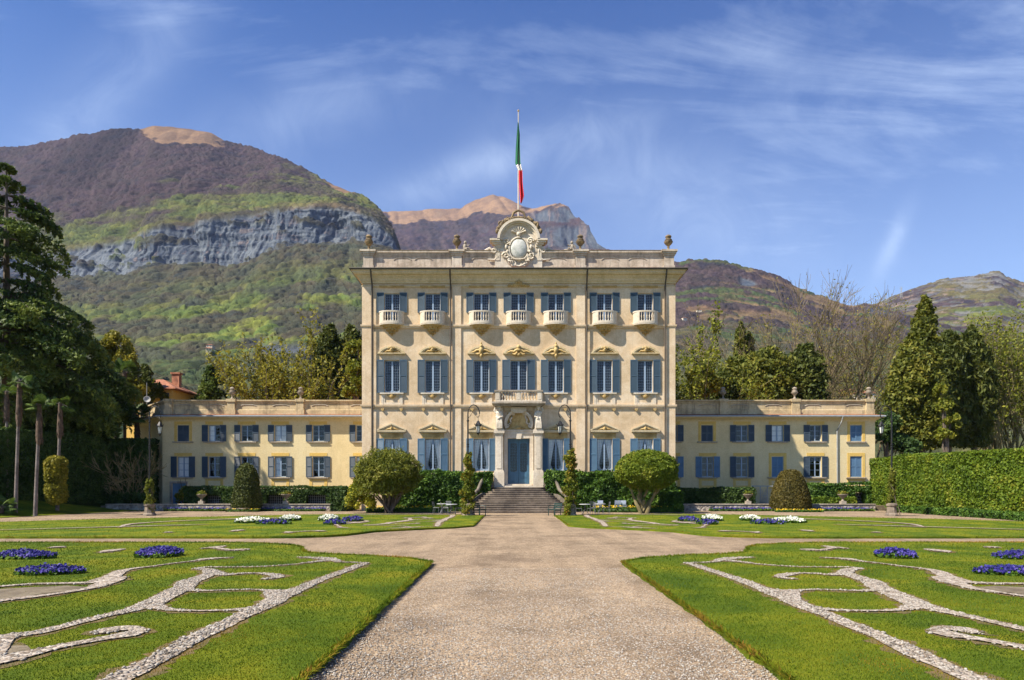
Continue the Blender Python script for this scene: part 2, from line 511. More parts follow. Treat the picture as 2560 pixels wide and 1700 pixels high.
def hill(name, cols, knots, nrow, cover, lump, amp, seed, rough=22.0, backdrop=None):
    """terrain surveyed along sight lines: knots = rows (t, [(px, py)...], [(px, distance)...]) from foot to ridge and down behind"""
    nc = len(cols)
    K = len(knots)
    tk = np.array([k[0] for k in knots])
    PYk = np.zeros((K, nc)); Dk = np.zeros((K, nc))
    for i, (t, a, d) in enumerate(knots):
        a = np.array(a, float); d = np.array(d, float)
        PYk[i] = np.interp(cols, a[:, 0], a[:, 1]); Dk[i] = np.interp(cols, d[:, 0], d[:, 1])
    ts = np.linspace(0, tk[-1], nrow)
    PY = np.zeros((nrow, nc)); D = np.zeros((nrow, nc))
    for j in range(nc):
        PY[:, j] = np.interp(ts, tk, PYk[:, j]); D[:, j] = np.interp(ts, tk, Dk[:, j])
    PXg = np.repeat(cols[None, :], nrow, 0)
    T = np.repeat(ts[:, None], nc, 1)
    X = (PXg-CX)/FPX*D+CAMX; Y = D.copy(); Z = CAMH-(PY-HY)/FPX*D
    S = np.concatenate([np.zeros((1, nc)), np.cumsum(np.sqrt(np.diff(Y, axis=0)**2+np.diff(Z, axis=0)**2), 0)], 0)
    S = S+np.linspace(0, 1, nc)[None, :]*0
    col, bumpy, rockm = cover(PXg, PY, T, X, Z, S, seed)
    # ravines and shoulders
    rav = fbm(X/260+Z/900, Z/420, seed+50, 4)-0.5
    rav2 = np.abs(fbm(X/110+Z/300, Z/330, seed+60, 3)-0.5)*2
    edge = np.clip(np.minimum(T/0.15, 1), 0, 1)
    dn = rough*(rav*2.6+(0.5-rav2)*1.5)*edge
    Y = Y+dn*1.2*(0.25+0.75*np.minimum(1, np.abs(tk[-2]-T)*6)); Z = Z+dn*0.30*np.minimum(1, np.abs(tk[-2]-T)*8)
    # crowns of the woods
    d1, c1 = worley(X/lump, S/lump, seed)
    d2, c2 = worley(X/(lump*0.55)+5.2, S/(lump*0.55), seed+3)
    dome = np.sqrt(np.clip(1-(d1*1.25)**2, 0, 1))*(0.6+0.8*c1)+0.45*np.sqrt(np.clip(1-(d2*1.25)**2, 0, 1))
    hgt = amp*dome*bumpy
    Z = Z+hgt*0.85; Y = Y-hgt*0.45
    # bare rock: vertical ribs and ledges
    rib = fbm(X/16+fbm(X/60, Z/60, seed+9, 2)*2, Z/95, seed+70, 5, 0.6)-0.5
    led = fbm(X/120, Z/12, seed+80, 4)-0.5
    rib2 = fbm(X/6+9, Z/60, seed+75, 4, 0.6)-0.5
    Y = Y+rockm*(rib*20+rib2*6+led*9); X = X+rockm*led*3
    V = np.stack([X, Y, Z], -1).reshape(-1, 3)
    # each crown has a colour of its own
    varr = (0.72+0.56*c1)[..., None]
    col = np.where(bumpy[..., None] > 0.3, col*varr, col)
    I = np.arange(nrow*nc).reshape(nrow, nc)
    F = np.stack([I[:-1, :-1], I[:-1, 1:], I[1:, 1:], I[1:, :-1]], -1).reshape(-1, 4)
    o = np_mesh(name, V, F, M_HILL, smooth=True, col=col.reshape(-1, 3))
    HILLV.append((name, V[::1]))
    return struct(o)

def sm(a, lo, hi):
    t = np.clip((a-lo)/(hi-lo), 0, 1); return t*t*(3-2*t)

CL_TOP = [(-700, 760), (-300, 700), (90, 626), (140, 617), (265, 604), (279, 597), (412, 568), (484, 554), (587, 539), (725, 523), (814, 519), (881, 530), (940, 560), (985, 603), (1000, 640), (1040, 700), (1400, 980)]
CL_BOT = [(-700, 800), (-300, 760), (90, 690), (207, 693), (279, 686), (457, 653), (524, 664), (587, 653), (636, 630), (725, 610), (859, 604), (984, 624), (1000, 652), (1040, 712), (1400, 990)]
RIDGE1 = [(-700, 560), (-400, 460), (-150, 395), (0, 372), (100, 358), (200, 341), (234, 338), (292, 326), (328, 325), (381, 314), (430, 314), (479, 321), (529, 332), (573, 358), (636, 374), (734, 414), (814, 454), (881, 481), (921, 503), (945, 524), (965, 548), (982, 574), (992, 600), (1004, 636), (1040, 696), (1090, 770), (1400, 976)]
def cover1(PX, PY, T, X, Z, S, sd):
    r = fbm(X/40, S/40, sd+21, 3); big = fbm(X/300, S/220, sd+22, 4); mid = fbm(X/90, S/70, sd+23, 4)
    top = np.interp(PX[0], *np.array(RIDGE1).T)[None, :]; ct = np.interp(PX[0], *np.array(CL_TOP).T)[None, :]; cb = np.interp(PX[0], *np.array(CL_BOT).T)[None, :]
    wob = (mid-0.5)*50+(r-0.5)*24
    rr = np.clip(r*1.5-0.25, 0, 1)
    col = pick(PURPLE, rr)
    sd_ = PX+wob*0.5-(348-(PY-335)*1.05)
    dark_patch = sm(-sd_, -12, 12)*sm(sd_, -190, -60)*(1-sm(PY+wob, 420, 500))  # darker diagonal patch left of the summit, soft at its edges
    col = col*(1-0.5*dark_patch[..., None])
    # light green belt over the cliff
    g = sm(PY+wob*2.4, ct-100, ct-20)*0.8*(0.35+0.65*sm(big+0.6*(mid-0.5), 0.40, 0.58))
    col = col*(1-g[..., None])+(pick(SPRING, rr)*0.85)*g[..., None]
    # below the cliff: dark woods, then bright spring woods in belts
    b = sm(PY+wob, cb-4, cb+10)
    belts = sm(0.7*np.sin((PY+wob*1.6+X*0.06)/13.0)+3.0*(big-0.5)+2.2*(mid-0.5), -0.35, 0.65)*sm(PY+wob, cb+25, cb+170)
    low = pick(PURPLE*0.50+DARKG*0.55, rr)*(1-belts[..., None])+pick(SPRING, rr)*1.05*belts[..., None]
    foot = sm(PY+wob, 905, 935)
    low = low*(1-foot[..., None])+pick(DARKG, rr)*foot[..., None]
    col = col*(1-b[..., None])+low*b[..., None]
    # dry grass on the summit and on the shoulder
    ln = np.interp(PX[0], [-700, 260, 330, 410, 560, 600, 760, 800, 860, 900, 1400], [0, 0, 322, 366, 362, 330, 330, 452, 492, 470, 0])[None, :]
    dg = (1-sm(PY+(r-0.5)*26, ln-6, ln+5))*(T < 1.01)
    edgeg = sm(PY+wob*0.2, ct-16, ct-4)*(1-sm(PY, ct, ct+8))*0.3*sm(mid, 0.4, 0.6)
    dg = np.clip(dg+edgeg*(PX < 900), 0, 1)
    col = col*(1-dg[..., None])+pick(DRY, rr)*0.85*dg[..., None]
    rock = sm(PY+(r-0.5)*14, ct-4, ct+2)*(1-sm(PY+wob*0.40, cb-4, cb+10))
    veg = sm(fbm(X/55, S/22, sd+31, 4), 0.64, 0.70)
    rock = rock*(1-0.85*veg)
    st = 0.55*fbm(X/7, Z/150, sd+33, 5, 0.6)+0.45*fbm(X/70, Z/9, sd+34, 4)
    rc = pick(ROCK, np.clip(st*1.8-0.4, 0, 1))
    col = col*(1-rock[..., None])+rc*rock[..., None]
    low_rock = sm(PY, 850, 880)*(1-sm(PY, 930, 950))*sm(PX, 560, 640)*(1-sm(PX, 720, 800))*sm(mid, 0.42, 0.55)
    col = col*(1-low_rock[..., None])+rc*0.7*low_rock[..., None]
    bumpy = np.clip(1-rock-dg*0.9-low_rock, 0, 1)
    return col, bumpy, rock
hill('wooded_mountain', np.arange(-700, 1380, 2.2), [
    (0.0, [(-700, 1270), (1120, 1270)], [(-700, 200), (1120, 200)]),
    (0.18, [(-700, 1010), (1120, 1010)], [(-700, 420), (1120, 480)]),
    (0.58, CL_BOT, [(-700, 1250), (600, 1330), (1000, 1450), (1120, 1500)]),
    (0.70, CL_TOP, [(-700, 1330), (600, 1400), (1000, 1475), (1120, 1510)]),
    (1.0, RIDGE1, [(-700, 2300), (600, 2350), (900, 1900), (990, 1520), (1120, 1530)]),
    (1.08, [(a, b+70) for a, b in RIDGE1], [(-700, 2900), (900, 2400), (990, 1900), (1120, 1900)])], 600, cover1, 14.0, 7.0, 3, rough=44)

RIDGE2 = [(700, 560), (880, 520), (954, 529), (1068, 523), (1149, 520), (1190, 500), (1233, 486), (1258, 491), (1301, 508), (1317, 520), (1345, 516), (1388, 505), (1410, 508), (1423, 518), (1437, 538), (1471, 562), (1485, 585), (1494, 602), (1523, 623), (1600, 668), (1750, 740), (1900, 800)]
def cover2(PX, PY, T, X, Z, S, sd):
    r = fbm(X/70, S/70, sd+21, 3); mid = fbm(X/170, S/130, sd+23, 4)
    rr = np.clip(r*1.5-0.25, 0, 1)
    col = pick(PURPLE*1.15, rr)
    ln = np.interp(PX[0], [700, 950, 1000, 1070, 1110, 1165, 1185, 1210, 1260, 1320, 1400, 1440, 1900], [540, 535, 562, 556, 545, 546, 525, 530, 535, 528, 512, 520, 0])[None, :]
    dg = 1-sm(PY+(mid-0.5)*46+(r-0.5)*18, ln-5, ln+3)
    col = col*(1-dg[..., None])+pick(DRY, rr)*dg[..., None]
    rk = sm(PX, 1375, 1400)*sm(PY+(r-0.5)*20, 515, 524)*(1-sm(PY+(mid-0.5)*60, 545, 552))
    rk = np.maximum(rk, sm(PX+(mid-0.5)*80, 1375, 1410)*sm(PY+(r-0.5)*20, 562, 572)*(1-sm(PY+(mid-0.5)*40, 610, 625)))
    rk = np.maximum(rk, sm(PX, 1318, 1335)*(1-sm(PX, 1380, 1395))*sm(PY+(r-0.5)*20, 528, 535)*(1-sm(PY, 552, 560)))
    rk = np.maximum(rk, 0.8*sm(mid, 0.56, 0.62)*sm(PY, 560, 580)*(1-sm(PY, 620, 640))*sm(PX, 1180, 1240))
    rc = pick(ROCK, np.clip(fbm(X/22, Z/240, sd+33, 5, 0.65)*2.4-0.8, 0, 1))*0.62
    col = col*(1-rk[..., None])+rc*rk[..., None]
    return col, np.clip(1-dg*0.95-rk, 0, 1), rk
hill('bare_topped_mountain', np.arange(700, 1900, 2.6), [
    (0.0, [(700, 1100), (1900, 1100)], [(700, 1700), (1900, 1700)]),
    (0.35, [(700, 760), (1900, 900)], [(700, 2400), (1900, 2300)]),
    (1.0, RIDGE2, [(700, 3900), (1200, 3900), (1420, 3500), (1500, 3100), (1900, 2900)]),
    (1.08, [(a, b+60) for a, b in RIDGE2], [(700, 4600), (1420, 4100), (1900, 3400)])], 330, cover2, 22.0, 7.0, 11, rough=60)

RIDGE3 = [(1010, 940), (1300, 800), (1480, 700), (1560, 672), (1640, 660), (1697, 660), (1720, 654), (1757, 653), (1790, 654), (1815, 659), (1860, 670), (1908, 680), (1945, 692), (1984, 712), (2020, 728), (2060, 743), (2095, 756), (2125, 765), (2160, 762), (2200, 768), (2300, 800), (2600, 870)]
def cover3(PX, PY, T, X, Z, S, sd):
    r = fbm(X/34, S/34, sd+21, 3); mid = fbm(X/80, S/60, sd+23, 4); big = fbm(X/240, S/160, sd+25, 3)
    rr = np.clip(r*1.5-0.25, 0, 1)
    col = pick(PURPLE*np.array([1.15, 1.22, 1.2]), rr)
    g = sm(PY+(mid-0.5)*200, 790, 930)*0.6
    col = col*(1-g[..., None])+pick(SPRING*0.6+DARKG*0.4, rr)*g[..., None]
    dk = sm(mid, 0.58, 0.64); col = col*(1-dk[..., None])+pick(DARKG, rr)*dk[..., None]
    dg = sm(0.35*big+0.65*mid+0.2*(r-0.5), 0.61, 0.65)*(1-sm(PY, 780, 860))*sm(PY, 668, 684)*0.7
    col = col*(1-dg[..., None])+pick(DRY*0.85, rr)*dg[..., None]
    rk = sm(PX, 1840, 1860)*(1-sm(PX, 1890, 1910))*sm(PY, 688, 694)*(1-sm(PY, 712, 720))*sm(r, 0.42, 0.5)
    rk = np.maximum(rk, sm(PX, 2150, 2210)*sm(r, 0.48, 0.55)*(1-sm(PY, 775, 800)))
    col = col*(1-rk[..., None])+pick(ROCK, rr)*rk[..., None]
    return col, np.clip(1-dg*0.9-rk, 0, 1), rk*0.25
hill('wooded_hill', np.arange(1010, 2620, 2.2), [
    (0.0, [(1300, 1260), (2620, 1260)], [(1300, 220), (2620, 220)]),
    (0.3, [(1300, 960), (2620, 960)], [(1300, 600), (2620, 600)]),
    (1.0, RIDGE3, [(1300, 1550), (2620, 1450)]),
    (1.1, [(a, b+50) for a, b in RIDGE3], [(1300, 1900), (2620, 1800)])], 330, cover3, 9.5, 4.2, 23, rough=18)

RIDGE4 = [(1850, 850), (2000, 800), (2080, 772), (2120, 764), (2160, 762), (2190, 760), (2205, 752), (2217, 748), (2245, 735), (2277, 722), (2300, 716), (2331, 706), (2360, 698), (2390, 694), (2418, 692), (2450, 686), (2480, 680), (2497, 680), (2512, 688), (2526, 695), (2545, 704), (2560, 708), (2800, 735), (3300, 700)]
def cover4(PX, PY, T, X, Z, S, sd):
    r = fbm(X/40, S/40, sd+21, 3); mid = fbm(X/110, S/60, sd+23, 4)
    rr = np.clip(r*1.5-0.25, 0, 1)
    col = pick((DRY*0.30+SPRING*0.36), rr)
    g = sm(mid, 0.48, 0.58)*sm(PY, 720, 800)
    col = col*(1-g[..., None])+pick(SPRING*0.9, rr)*g[..., None]
    p = sm(fbm(X/70+9, S/50, sd+29, 4), 0.50, 0.58); col = col*(1-p[..., None])+pick(PURPLE*1.3, rr)*p[..., None]
    top = np.interp(PX[0], *np.array(RIDGE4).T)[None, :]
    rk = sm(fbm(X/38, S/16, sd+28, 5), 0.50, 0.60)*(1-sm(PY, top+25, top+70))*0.75
    rk = np.maximum(rk, sm(fbm(X/30+3, S/20, sd+27, 4), 0.56, 0.62)*(1-sm(PY, top+100, top+180))*0.9)
    col = col*(1-rk[..., None])+pick(ROCK, rr)*np.array([1.25, 1.08, 0.9])*rk[..., None]
    return col, np.clip(0.75-rk, 0, 1), rk*0.4
hill('rocky_hill', np.arange(1850, 3300, 2.6), [
    (0.0, [(1850, 1260), (3300, 1260)], [(1850, 260), (3300, 260)]),
    (0.3, [(1850, 980), (3300, 980)], [(1850, 800), (3300, 800)]),
    (1.0, RIDGE4, [(1850, 2000), (3300, 2000)]),
    (1.1, [(a, b+50) for a, b in RIDGE4], [(1850, 2400), (3300, 2400)])], 300, cover4, 11.0, 3.6, 31, rough=26)

# ------------------------------------------------------------------ ground
def ground_mat():
    m, n, l, b = new_mat('meadow_ground')
    v = mapped(n, l)
    a = noise(n, l, 0.08, 6, 0.6, v)
    r = ramp(n, [(0.3, (0.05, 0.075, 0.02)), (0.7, (0.12, 0.12, 0.04))])
    l.new(a.outputs[0], r.inputs[0]); l.new(r.outputs[0], b.inputs['Base Color'])
    b.inputs['Roughness'].default_value = 0.95
    return m
g = MB(); g.quad((-6500, -6500, -0.15), (6500, -6500, -0.15), (6500, 6500, -0.15), (-6500, 6500, -0.15))
struct(g.build('ground', ground_mat()))

def gravel_mat():
    m, n, l, b = new_mat('gravel')
    v = mapped(n, l)
    vo = n.new('ShaderNodeTexVoronoi'); vo.inputs['Scale'].default_value = 52; l.new(v, vo.inputs['Vector'])
    bw = n.new('ShaderNodeSeparateColor'); l.new(vo.outputs['Color'], bw.inputs[0])
    r = ramp(n, [(0.0, (0.13, 0.092, 0.066)), (0.25, (0.275, 0.200, 0.132)), (0.5, (0.365, 0.265, 0.165)), (0.72, (0.23, 0.185, 0.142)), (0.88, (0.43, 0.335, 0.23)), (1.0, (0.55, 0.46, 0.35))])
    l.new(bw.outputs[0], r.inputs[0])
    a = noise(n, l, 0.45, 6, 0.6, v)
    ra = ramp(n, [(0.34, (0.66, 0.64, 0.63)), (0.5, (0.98, 0.97, 0.95)), (0.68, (1.14, 1.12, 1.08))]); l.new(a.outputs[0], ra.inputs[0])
    c = noise(n, l, 3.2, 5, 0.65, v)
    rc = ramp(n, [(0.3, (0.80, 0.79, 0.78)), (0.7, (1.12, 1.12, 1.12))]); l.new(c.outputs[0], rc.inputs[0])
    m1 = n.new('ShaderNodeMix'); m1.data_type = 'RGBA'; m1.blend_type = 'MULTIPLY'; m1.inputs['Factor'].default_value = 1
    l.new(r.outputs[0], m1.inputs['A']); l.new(ra.outputs[0], m1.inputs['B'])
    m2 = n.new('ShaderNodeMix'); m2.data_type = 'RGBA'; m2.blend_type = 'MULTIPLY'; m2.inputs['Factor'].default_value = 1
    l.new(m1.outputs['Result'], m2.inputs['A']); l.new(rc.outputs[0], m2.inputs['B'])
    vt = mapped(n, l, (1.3, 0.10, 1)); tr = noise(n, l, 1.0, 4, 0.6, vt); rt = ramp(n, [(0.35, (0.84, 0.83, 0.82)), (0.62, (1.07, 1.06, 1.05))]); l.new(tr.outputs[0], rt.inputs[0])
    m3 = n.new('ShaderNodeMix'); m3.data_type = 'RGBA'; m3.blend_type = 'MULTIPLY'; m3.inputs['Factor'].default_value = 1
    l.new(m2.outputs['Result'], m3.inputs['A']); l.new(rt.outputs[0], m3.inputs['B'])
    l.new(m3.outputs['Result'], b.inputs['Base Color'])
    b.inputs['Roughness'].default_value = 0.9; b.inputs['Specular IOR Level'].default_value = 0.2
    bp = n.new('ShaderNodeBump'); bp.inputs['Strength'].default_value = 0.75; bp.inputs['Distance'].default_value = 0.02
    inv = n.new('ShaderNodeMath'); inv.operation = 'MULTIPLY_ADD'; inv.inputs[1].default_value = -1.0; l.new(vo.outputs['Distance'], inv.inputs[0])
    l.new(c.outputs[0], inv.inputs[2])
    l.new(inv.outputs[0], bp.inputs['Height']); l.new(bp.outputs[0], b.inputs['Normal'])
    return m
M_GRAVEL = gravel_mat()
g = MB()
# the court, slightly uneven
nx, ny = 90, 90
xs = np.linspace(-70, 70, nx); ys = np.linspace(-40, 64, ny)
GXX, GYY = np.meshgrid(xs, ys)
GZ = (fbm(GXX/3.0, GYY/3.0, 5, 3)-0.5)*0.03
I = np.arange(nx*ny).reshape(ny, nx)
court = np_mesh('gravel_court', np.stack([GXX, GYY, GZ], -1).reshape(-1, 3), np.stack([I[:-1, :-1], I[:-1, 1:], I[1:, 1:], I[1:, :-1]], -1).reshape(-1, 4), M_GRAVEL, smooth=True)
struct(court)

# ------------------------------------------------------------------ parterre beds
rng = np.random.default_rng(7)
def zb(l):   # survey points of the left front bed: (x, y) in a bottom-left detail of the photograph -> plan
    out = []
    for (zx, zy) in l:
        px = zx*0.5421; py = 1260+zy*0.5419
        d = FPX*(CAMH-0.08)/(py-HY)
        out.append((GX(px, d), d))
    return out
BED_CY = 24.7
bed_front = [(-2.42, 1.5), (-2.42, 17.36), (-3.2, 18.3), (-4.4, 18.95), (-5.6, 19.35), (-6.4, 19.9), (-6.75, 20.7), (-7.0, 21.5), (-7.7, 22.4), (-8.9, 23.0), (-10.3, 23.3), (-30.5, 23.3), (-31, 14), (-28, 6), (-24, 1.5)]
bed_back = [(-2.32, 45.2), (-2.32, 33.4), (-3.2, 32.0), (-4.4, 31.2), (-5.6, 30.2), (-6.4, 29.4), (-6.75, 28.4), (-7.1, 27.4), (-7.8, 26.6), (-9.0, 26.1), (-10.3, 25.95), (-30.5, 25.95), (-30.5, 32), (-28.4, 36.2), (-24.5, 40.0), (-19.2, 43.2), (-14.5, 46.2), (-10.1, 47.3), (-6, 46.8)]
def densify(P, step=0.35, jit=0.0, seed=1):
    out = []; rg = np.random.default_rng(seed)
    for i in range(len(P)):
        a = np.array(P[i]); b = np.array(P[(i+1) % len(P)]); L = np.linalg.norm(b-a); n = max(1, int(L/step))
        for k in range(n):
            out.append(a+(b-a)*k/n)
    out = np.array(out)
    if jit: out = out+rg.normal(0, jit, out.shape)
    return out
def inside(P, x, y):
    P = np.asarray(P); c = np.zeros(x.shape, bool); j = len(P)-1
    for i in range(len(P)):
        xi, yi = P[i]; xj, yj = P[j]
        t = ((yi > y) != (yj > y)) & (x < (xj-xi)*(y-yi)/(yj-yi+1e-12)+xi)
        c ^= t; j = i
    return c
# pebble bands of the front left bed: plan polylines with widths (m)
def zw(l): return [(p[0], p[1], q[2]*0.86) for p, q in zip(zb([(a, b) for a, b, c in l]), l)]
bands = [
    zw([(1700, 272, .16), (1660, 283, .26), (1590, 310, .28), (1480, 350, .30), (1380, 395, .34), (1300, 430, .40), (1240, 465, .40), (1130, 510, .36), (1040, 555, .34), (900, 620, .33), (760, 700, .34), (620, 770, .34), (540, 812, .34)])+[(-4.42, 4.0, .29)],
    zw([(1695, 273, .12), (1620, 270, .10), (1560, 268, .12), (1548, 262, .30), (1505, 254, .46), (1450, 249, .30), (1370, 246, .06)]),
    zw([(1500, 262, .3), (1430, 270, .18), (1350, 280, .10), (1200, 290, .09), (1050, 292, .10), (960, 293, .18), (900, 299, .26)]),
    zw([(900, 299, .26), (960, 305, .34), (990, 322, .40), (1050, 328, .26), (1120, 322, .14), (1200, 321, .18), (1255, 327, .34), (1290, 337, .26), (1240, 346, .22), (1215, 345, .08)]),
    zw([(985, 318, .36), (920, 345, .40), (870, 360, .46), (850, 385, .46), (790, 415, .46), (740, 440, .48), (690, 465, .46), (620, 488, .34), (500, 515, .27), (400, 540, .24), (280, 570, .24), (150, 600, .28), (40, 612, .34), (-160, 650, .4)]),
    zw([(850, 398, .36), (930, 403, .15), (1050, 399, .11), (1150, 397, .11), (1240, 401, .20), (1310, 404, .36), (1380, 395, .4)]),
    zw([(1230, 400, .16), (1262, 418, .34), (1268, 442, .40), (1235, 468, .40)]),
    zw([(690, 468, .40), (760, 488, .20), (850, 495, .13), (950, 496, .13), (1050, 493, .16), (1125, 489, .28), (1180, 482, .36)]),
    zw([(-120, 760, .4), (20, 725, .42), (150, 690, .38), (250, 668, .25), (330, 652, .21), (480, 625, .24), (560, 612, .34), (615, 600, .34), (640, 586, .20), (600, 578, .30), (540, 580, .36), (490, 588, .30), (470, 602, .12)]),
    zw([(40, 612, .30), (20, 640, .22), (0, 670, .22), (-40, 720, .3)]),
    zw([(1080, 248, .06), (1000, 252, .30), (945, 256, .30), (900, 264, .12), (800, 276, .09), (700, 290, .11), (620, 300, .20), (560, 312, .30), (520, 335, .40), (480, 352, .46), (420, 365, .36), (300, 369, .20), (150, 372, .20), (0, 384, .24), (-200, 400, .3)]),
    zw([(575, 338, .22), (520, 356, .42), (460, 378, .34), (420, 391, .26), (300, 412, .20), (200, 426, .24), (0, 450, .30), (-200, 480, .3)]),
    zw([(470, 226, .1), (500, 219, .5), (540, 213, .4), (575, 209, .1)]),
    zw([(925, 207, .1), (990, 202, .42), (1040, 195, .1)]), zw([(1050, 217, .2), (1100, 213, .55), (1155, 211, .15)]),
    zw([(985, 203, .2), (1010, 207, .24), (1060, 215, .24)]),
    zw([(225, 204, .15), (265, 201, .5), (305, 199, .15)]),
    [(-4.42, 4.0, .34), (-6.5, 3.4, .34), (-9, 3.6, .34), (-11, 5.0, .2)], [(-13.5, 8.0, .1), (-16, 9.5, .4), (-18.5, 12, .3), (-19.5, 15, .3), (-18.5, 18, .1)], [(-15.5, 15.5, .1), (-18, 17, .35), (-22, 19.5, .2), (-25, 20.5, .1)]]
soil_spots = [zb([(0, 392), (150, 385), (300, 380), (400, 384), (330, 400), (200, 416), (0, 440), (-150, 455), (-150, 405)]),
              zb([(0, 660), (60, 655), (130, 655), (160, 672), (100, 692), (0, 715), (-60, 735), (-60, 680)])]
def mirror_y(P): return [(p[0], 2*BED_CY-p[1])+tuple(p[2:]) for p in P]
def mirror_x(P): return [(-p[0],)+tuple(p[1:]) for p in P]

def lawn_mat():
    m, n, l, b = new_mat('lawn_turf')
    v = mapped(n, l)
    a = noise(n, l, 0.55, 6, 0.62, v, 0.4)
    r = ramp(n, [(0.30, (0.040, 0.078, 0.004)), (0.45, (0.082, 0.122, 0.005)), (0.58, (0.145, 0.165, 0.006)), (0.74, (0.215, 0.170, 0.010))])
    l.new(a.outputs[0], r.inputs[0])
    f = noise(n, l, 38, 5, 0.75, v)
    rf = ramp(n, [(0.3, (0.55, 0.58, 0.5)), (0.7, (1.35, 1.32, 1.3))]); l.new(f.outputs[0], rf.inputs[0])
    mx = n.new('ShaderNodeMix'); mx.data_type = 'RGBA'; mx.blend_type = 'MULTIPLY'; mx.inputs['Factor'].default_value = 1
    l.new(r.outputs[0], mx.inputs['A']); l.new(rf.outputs[0], mx.inputs['B'])
    l.new(mx.outputs['Result'], b.inputs['Base Color'])
    b.inputs['Roughness'].default_value = 0.9; b.inputs['Specular IOR Level'].default_value = 0.15
    bp = n.new('ShaderNodeBump'); bp.inputs['Strength'].default_value = 0.7; bp.inputs['Distance'].default_value = 0.03
    l.new(f.outputs[0], bp.inputs['Height']); l.new(bp.outputs[0], b.inputs['Normal'])
    return m
M_LAWN = lawn_mat()
def pebble_mat(name, k=1.0):
    m, n, l, b = new_mat(name)
    at = n.new('ShaderNodeAttribute'); at.attribute_name = 'rnd'
    r = ramp(n, [(0.0, (0.20*k, 0.155*k, 0.11*k)), (0.25, (0.48*k, 0.41*k, 0.33*k)), (0.6, (0.70*k, 0.61*k, 0.51*k)), (0.85, (0.88*k, 0.82*k, 0.72*k)), (1.0, (0.50*k, 0.37*k, 0.26*k))])
    l.new(at.outputs['Fac'], r.inputs[0])
    v = mapped(n, l); f = noise(n, l, 30, 4, 0.6, v)
    rf = ramp(n, [(0.3, (0.8, 0.8, 0.8)), (0.7, (1.1, 1.1, 1.1))]); l.new(f.outputs[0], rf.inputs[0])
    mx = n.new('ShaderNodeMix'); mx.data_type = 'RGBA'; mx.blend_type = 'MULTIPLY'; mx.inputs['Factor'].default_value = 1
    l.new(r.outputs[0], mx.inputs['A']); l.new(rf.outputs[0], mx.inputs['B']); l.new(mx.outputs['Result'], b.inputs['Base Color'])
    b.inputs['Roughness'].default_value = 0.7
    return m
M_PEB = pebble_mat('pebble_stones', 0.43)
def strip_mat():
    m, n, l, b = new_mat('pebble_band')
    v = mapped(n, l)
    vo = n.new('ShaderNodeTexVoronoi'); vo.inputs['Scale'].default_value = 15; l.new(v, vo.inputs['Vector'])
    bw = n.new('ShaderNodeSeparateColor'); l.new(vo.outputs['Color'], bw.inputs[0])
    r = ramp(n, [(0.0, (0.13, 0.095, 0.06)), (0.3, (0.26, 0.20, 0.145)), (0.65, (0.36, 0.30, 0.24)), (1.0, (0.46, 0.40, 0.34))]); l.new(bw.outputs[0], r.inputs[0])
    l.new(r.outputs[0], b.inputs['Base Color']); b.inputs['Roughness'].default_value = 0.85
    bp = n.new('ShaderNodeBump'); bp.inputs['Strength'].default_value = 0.9; bp.inputs['Distance'].default_value = 0.04; bp.invert = True
    l.new(vo.outputs['Distance'], bp.inputs['Height']); l.new(bp.outputs[0], b.inputs['Normal'])
    return m
M_STRIP = strip_mat()
M_SOIL = stucco('bare_soil', (0.10, 0.075, 0.045), (0.15, 0.115, 0.07), (0.21, 0.17, 0.11), bump=0.6, stain=0.0, big=2.0)
M_DRYT = stucco('dry_turf', (0.085, 0.070, 0.018), (0.13, 0.090, 0.030), (0.17, 0.105, 0.040), bump=0.6, stain=0.0, big=3.0)
M_GRASS = foliage('grass_blades', [(0.0, (0.024, 0.056, 0.002)), (0.35, (0.060, 0.106, 0.003)), (0.62, (0.120, 0.158, 0.004)), (0.85, (0.195, 0.185, 0.008)), (1.0, (0.25, 0.150, 0.018))], trans=0.3, patch=0.42, rough=0.9)

def smooth_line(P, step=0.12):
    P = np.array(P, float)
    out = []
    n = len(P)
    for i in range(n-1):
        p0 = P[max(i-1, 0)]; p1 = P[i]; p2 = P[i+1]; p3 = P[min(i+2, n-1)]
        k = max(2, int(np.linalg.norm(p2-p1)/step))
        for t in np.linspace(0, 1, k, endpoint=False):
            out.append(0.5*((2*p1)+(-p0+p2)*t+(2*p0-5*p1+4*p2-p3)*t*t+(-p0+3*p1-3*p2+p3)*t**3))
    out.append(P[-1])
    return np.array(out)
LAWN_Z = 0.075
def seg_dist(Q, x, y):
    best = np.full(x.shape, 1e9)
    for q in Q: best = np.minimum(best, (x-q[0])**2+(y-q[1])**2)
    return np.sqrt(best)

def edge_dist(Q, w, x, y):
    best = np.full(x.shape, 1e9)
    for q, ww in zip(Q, w): best = np.minimum(best, np.hypot(x-q[0], y-q[1])-ww*0.5)
    return best

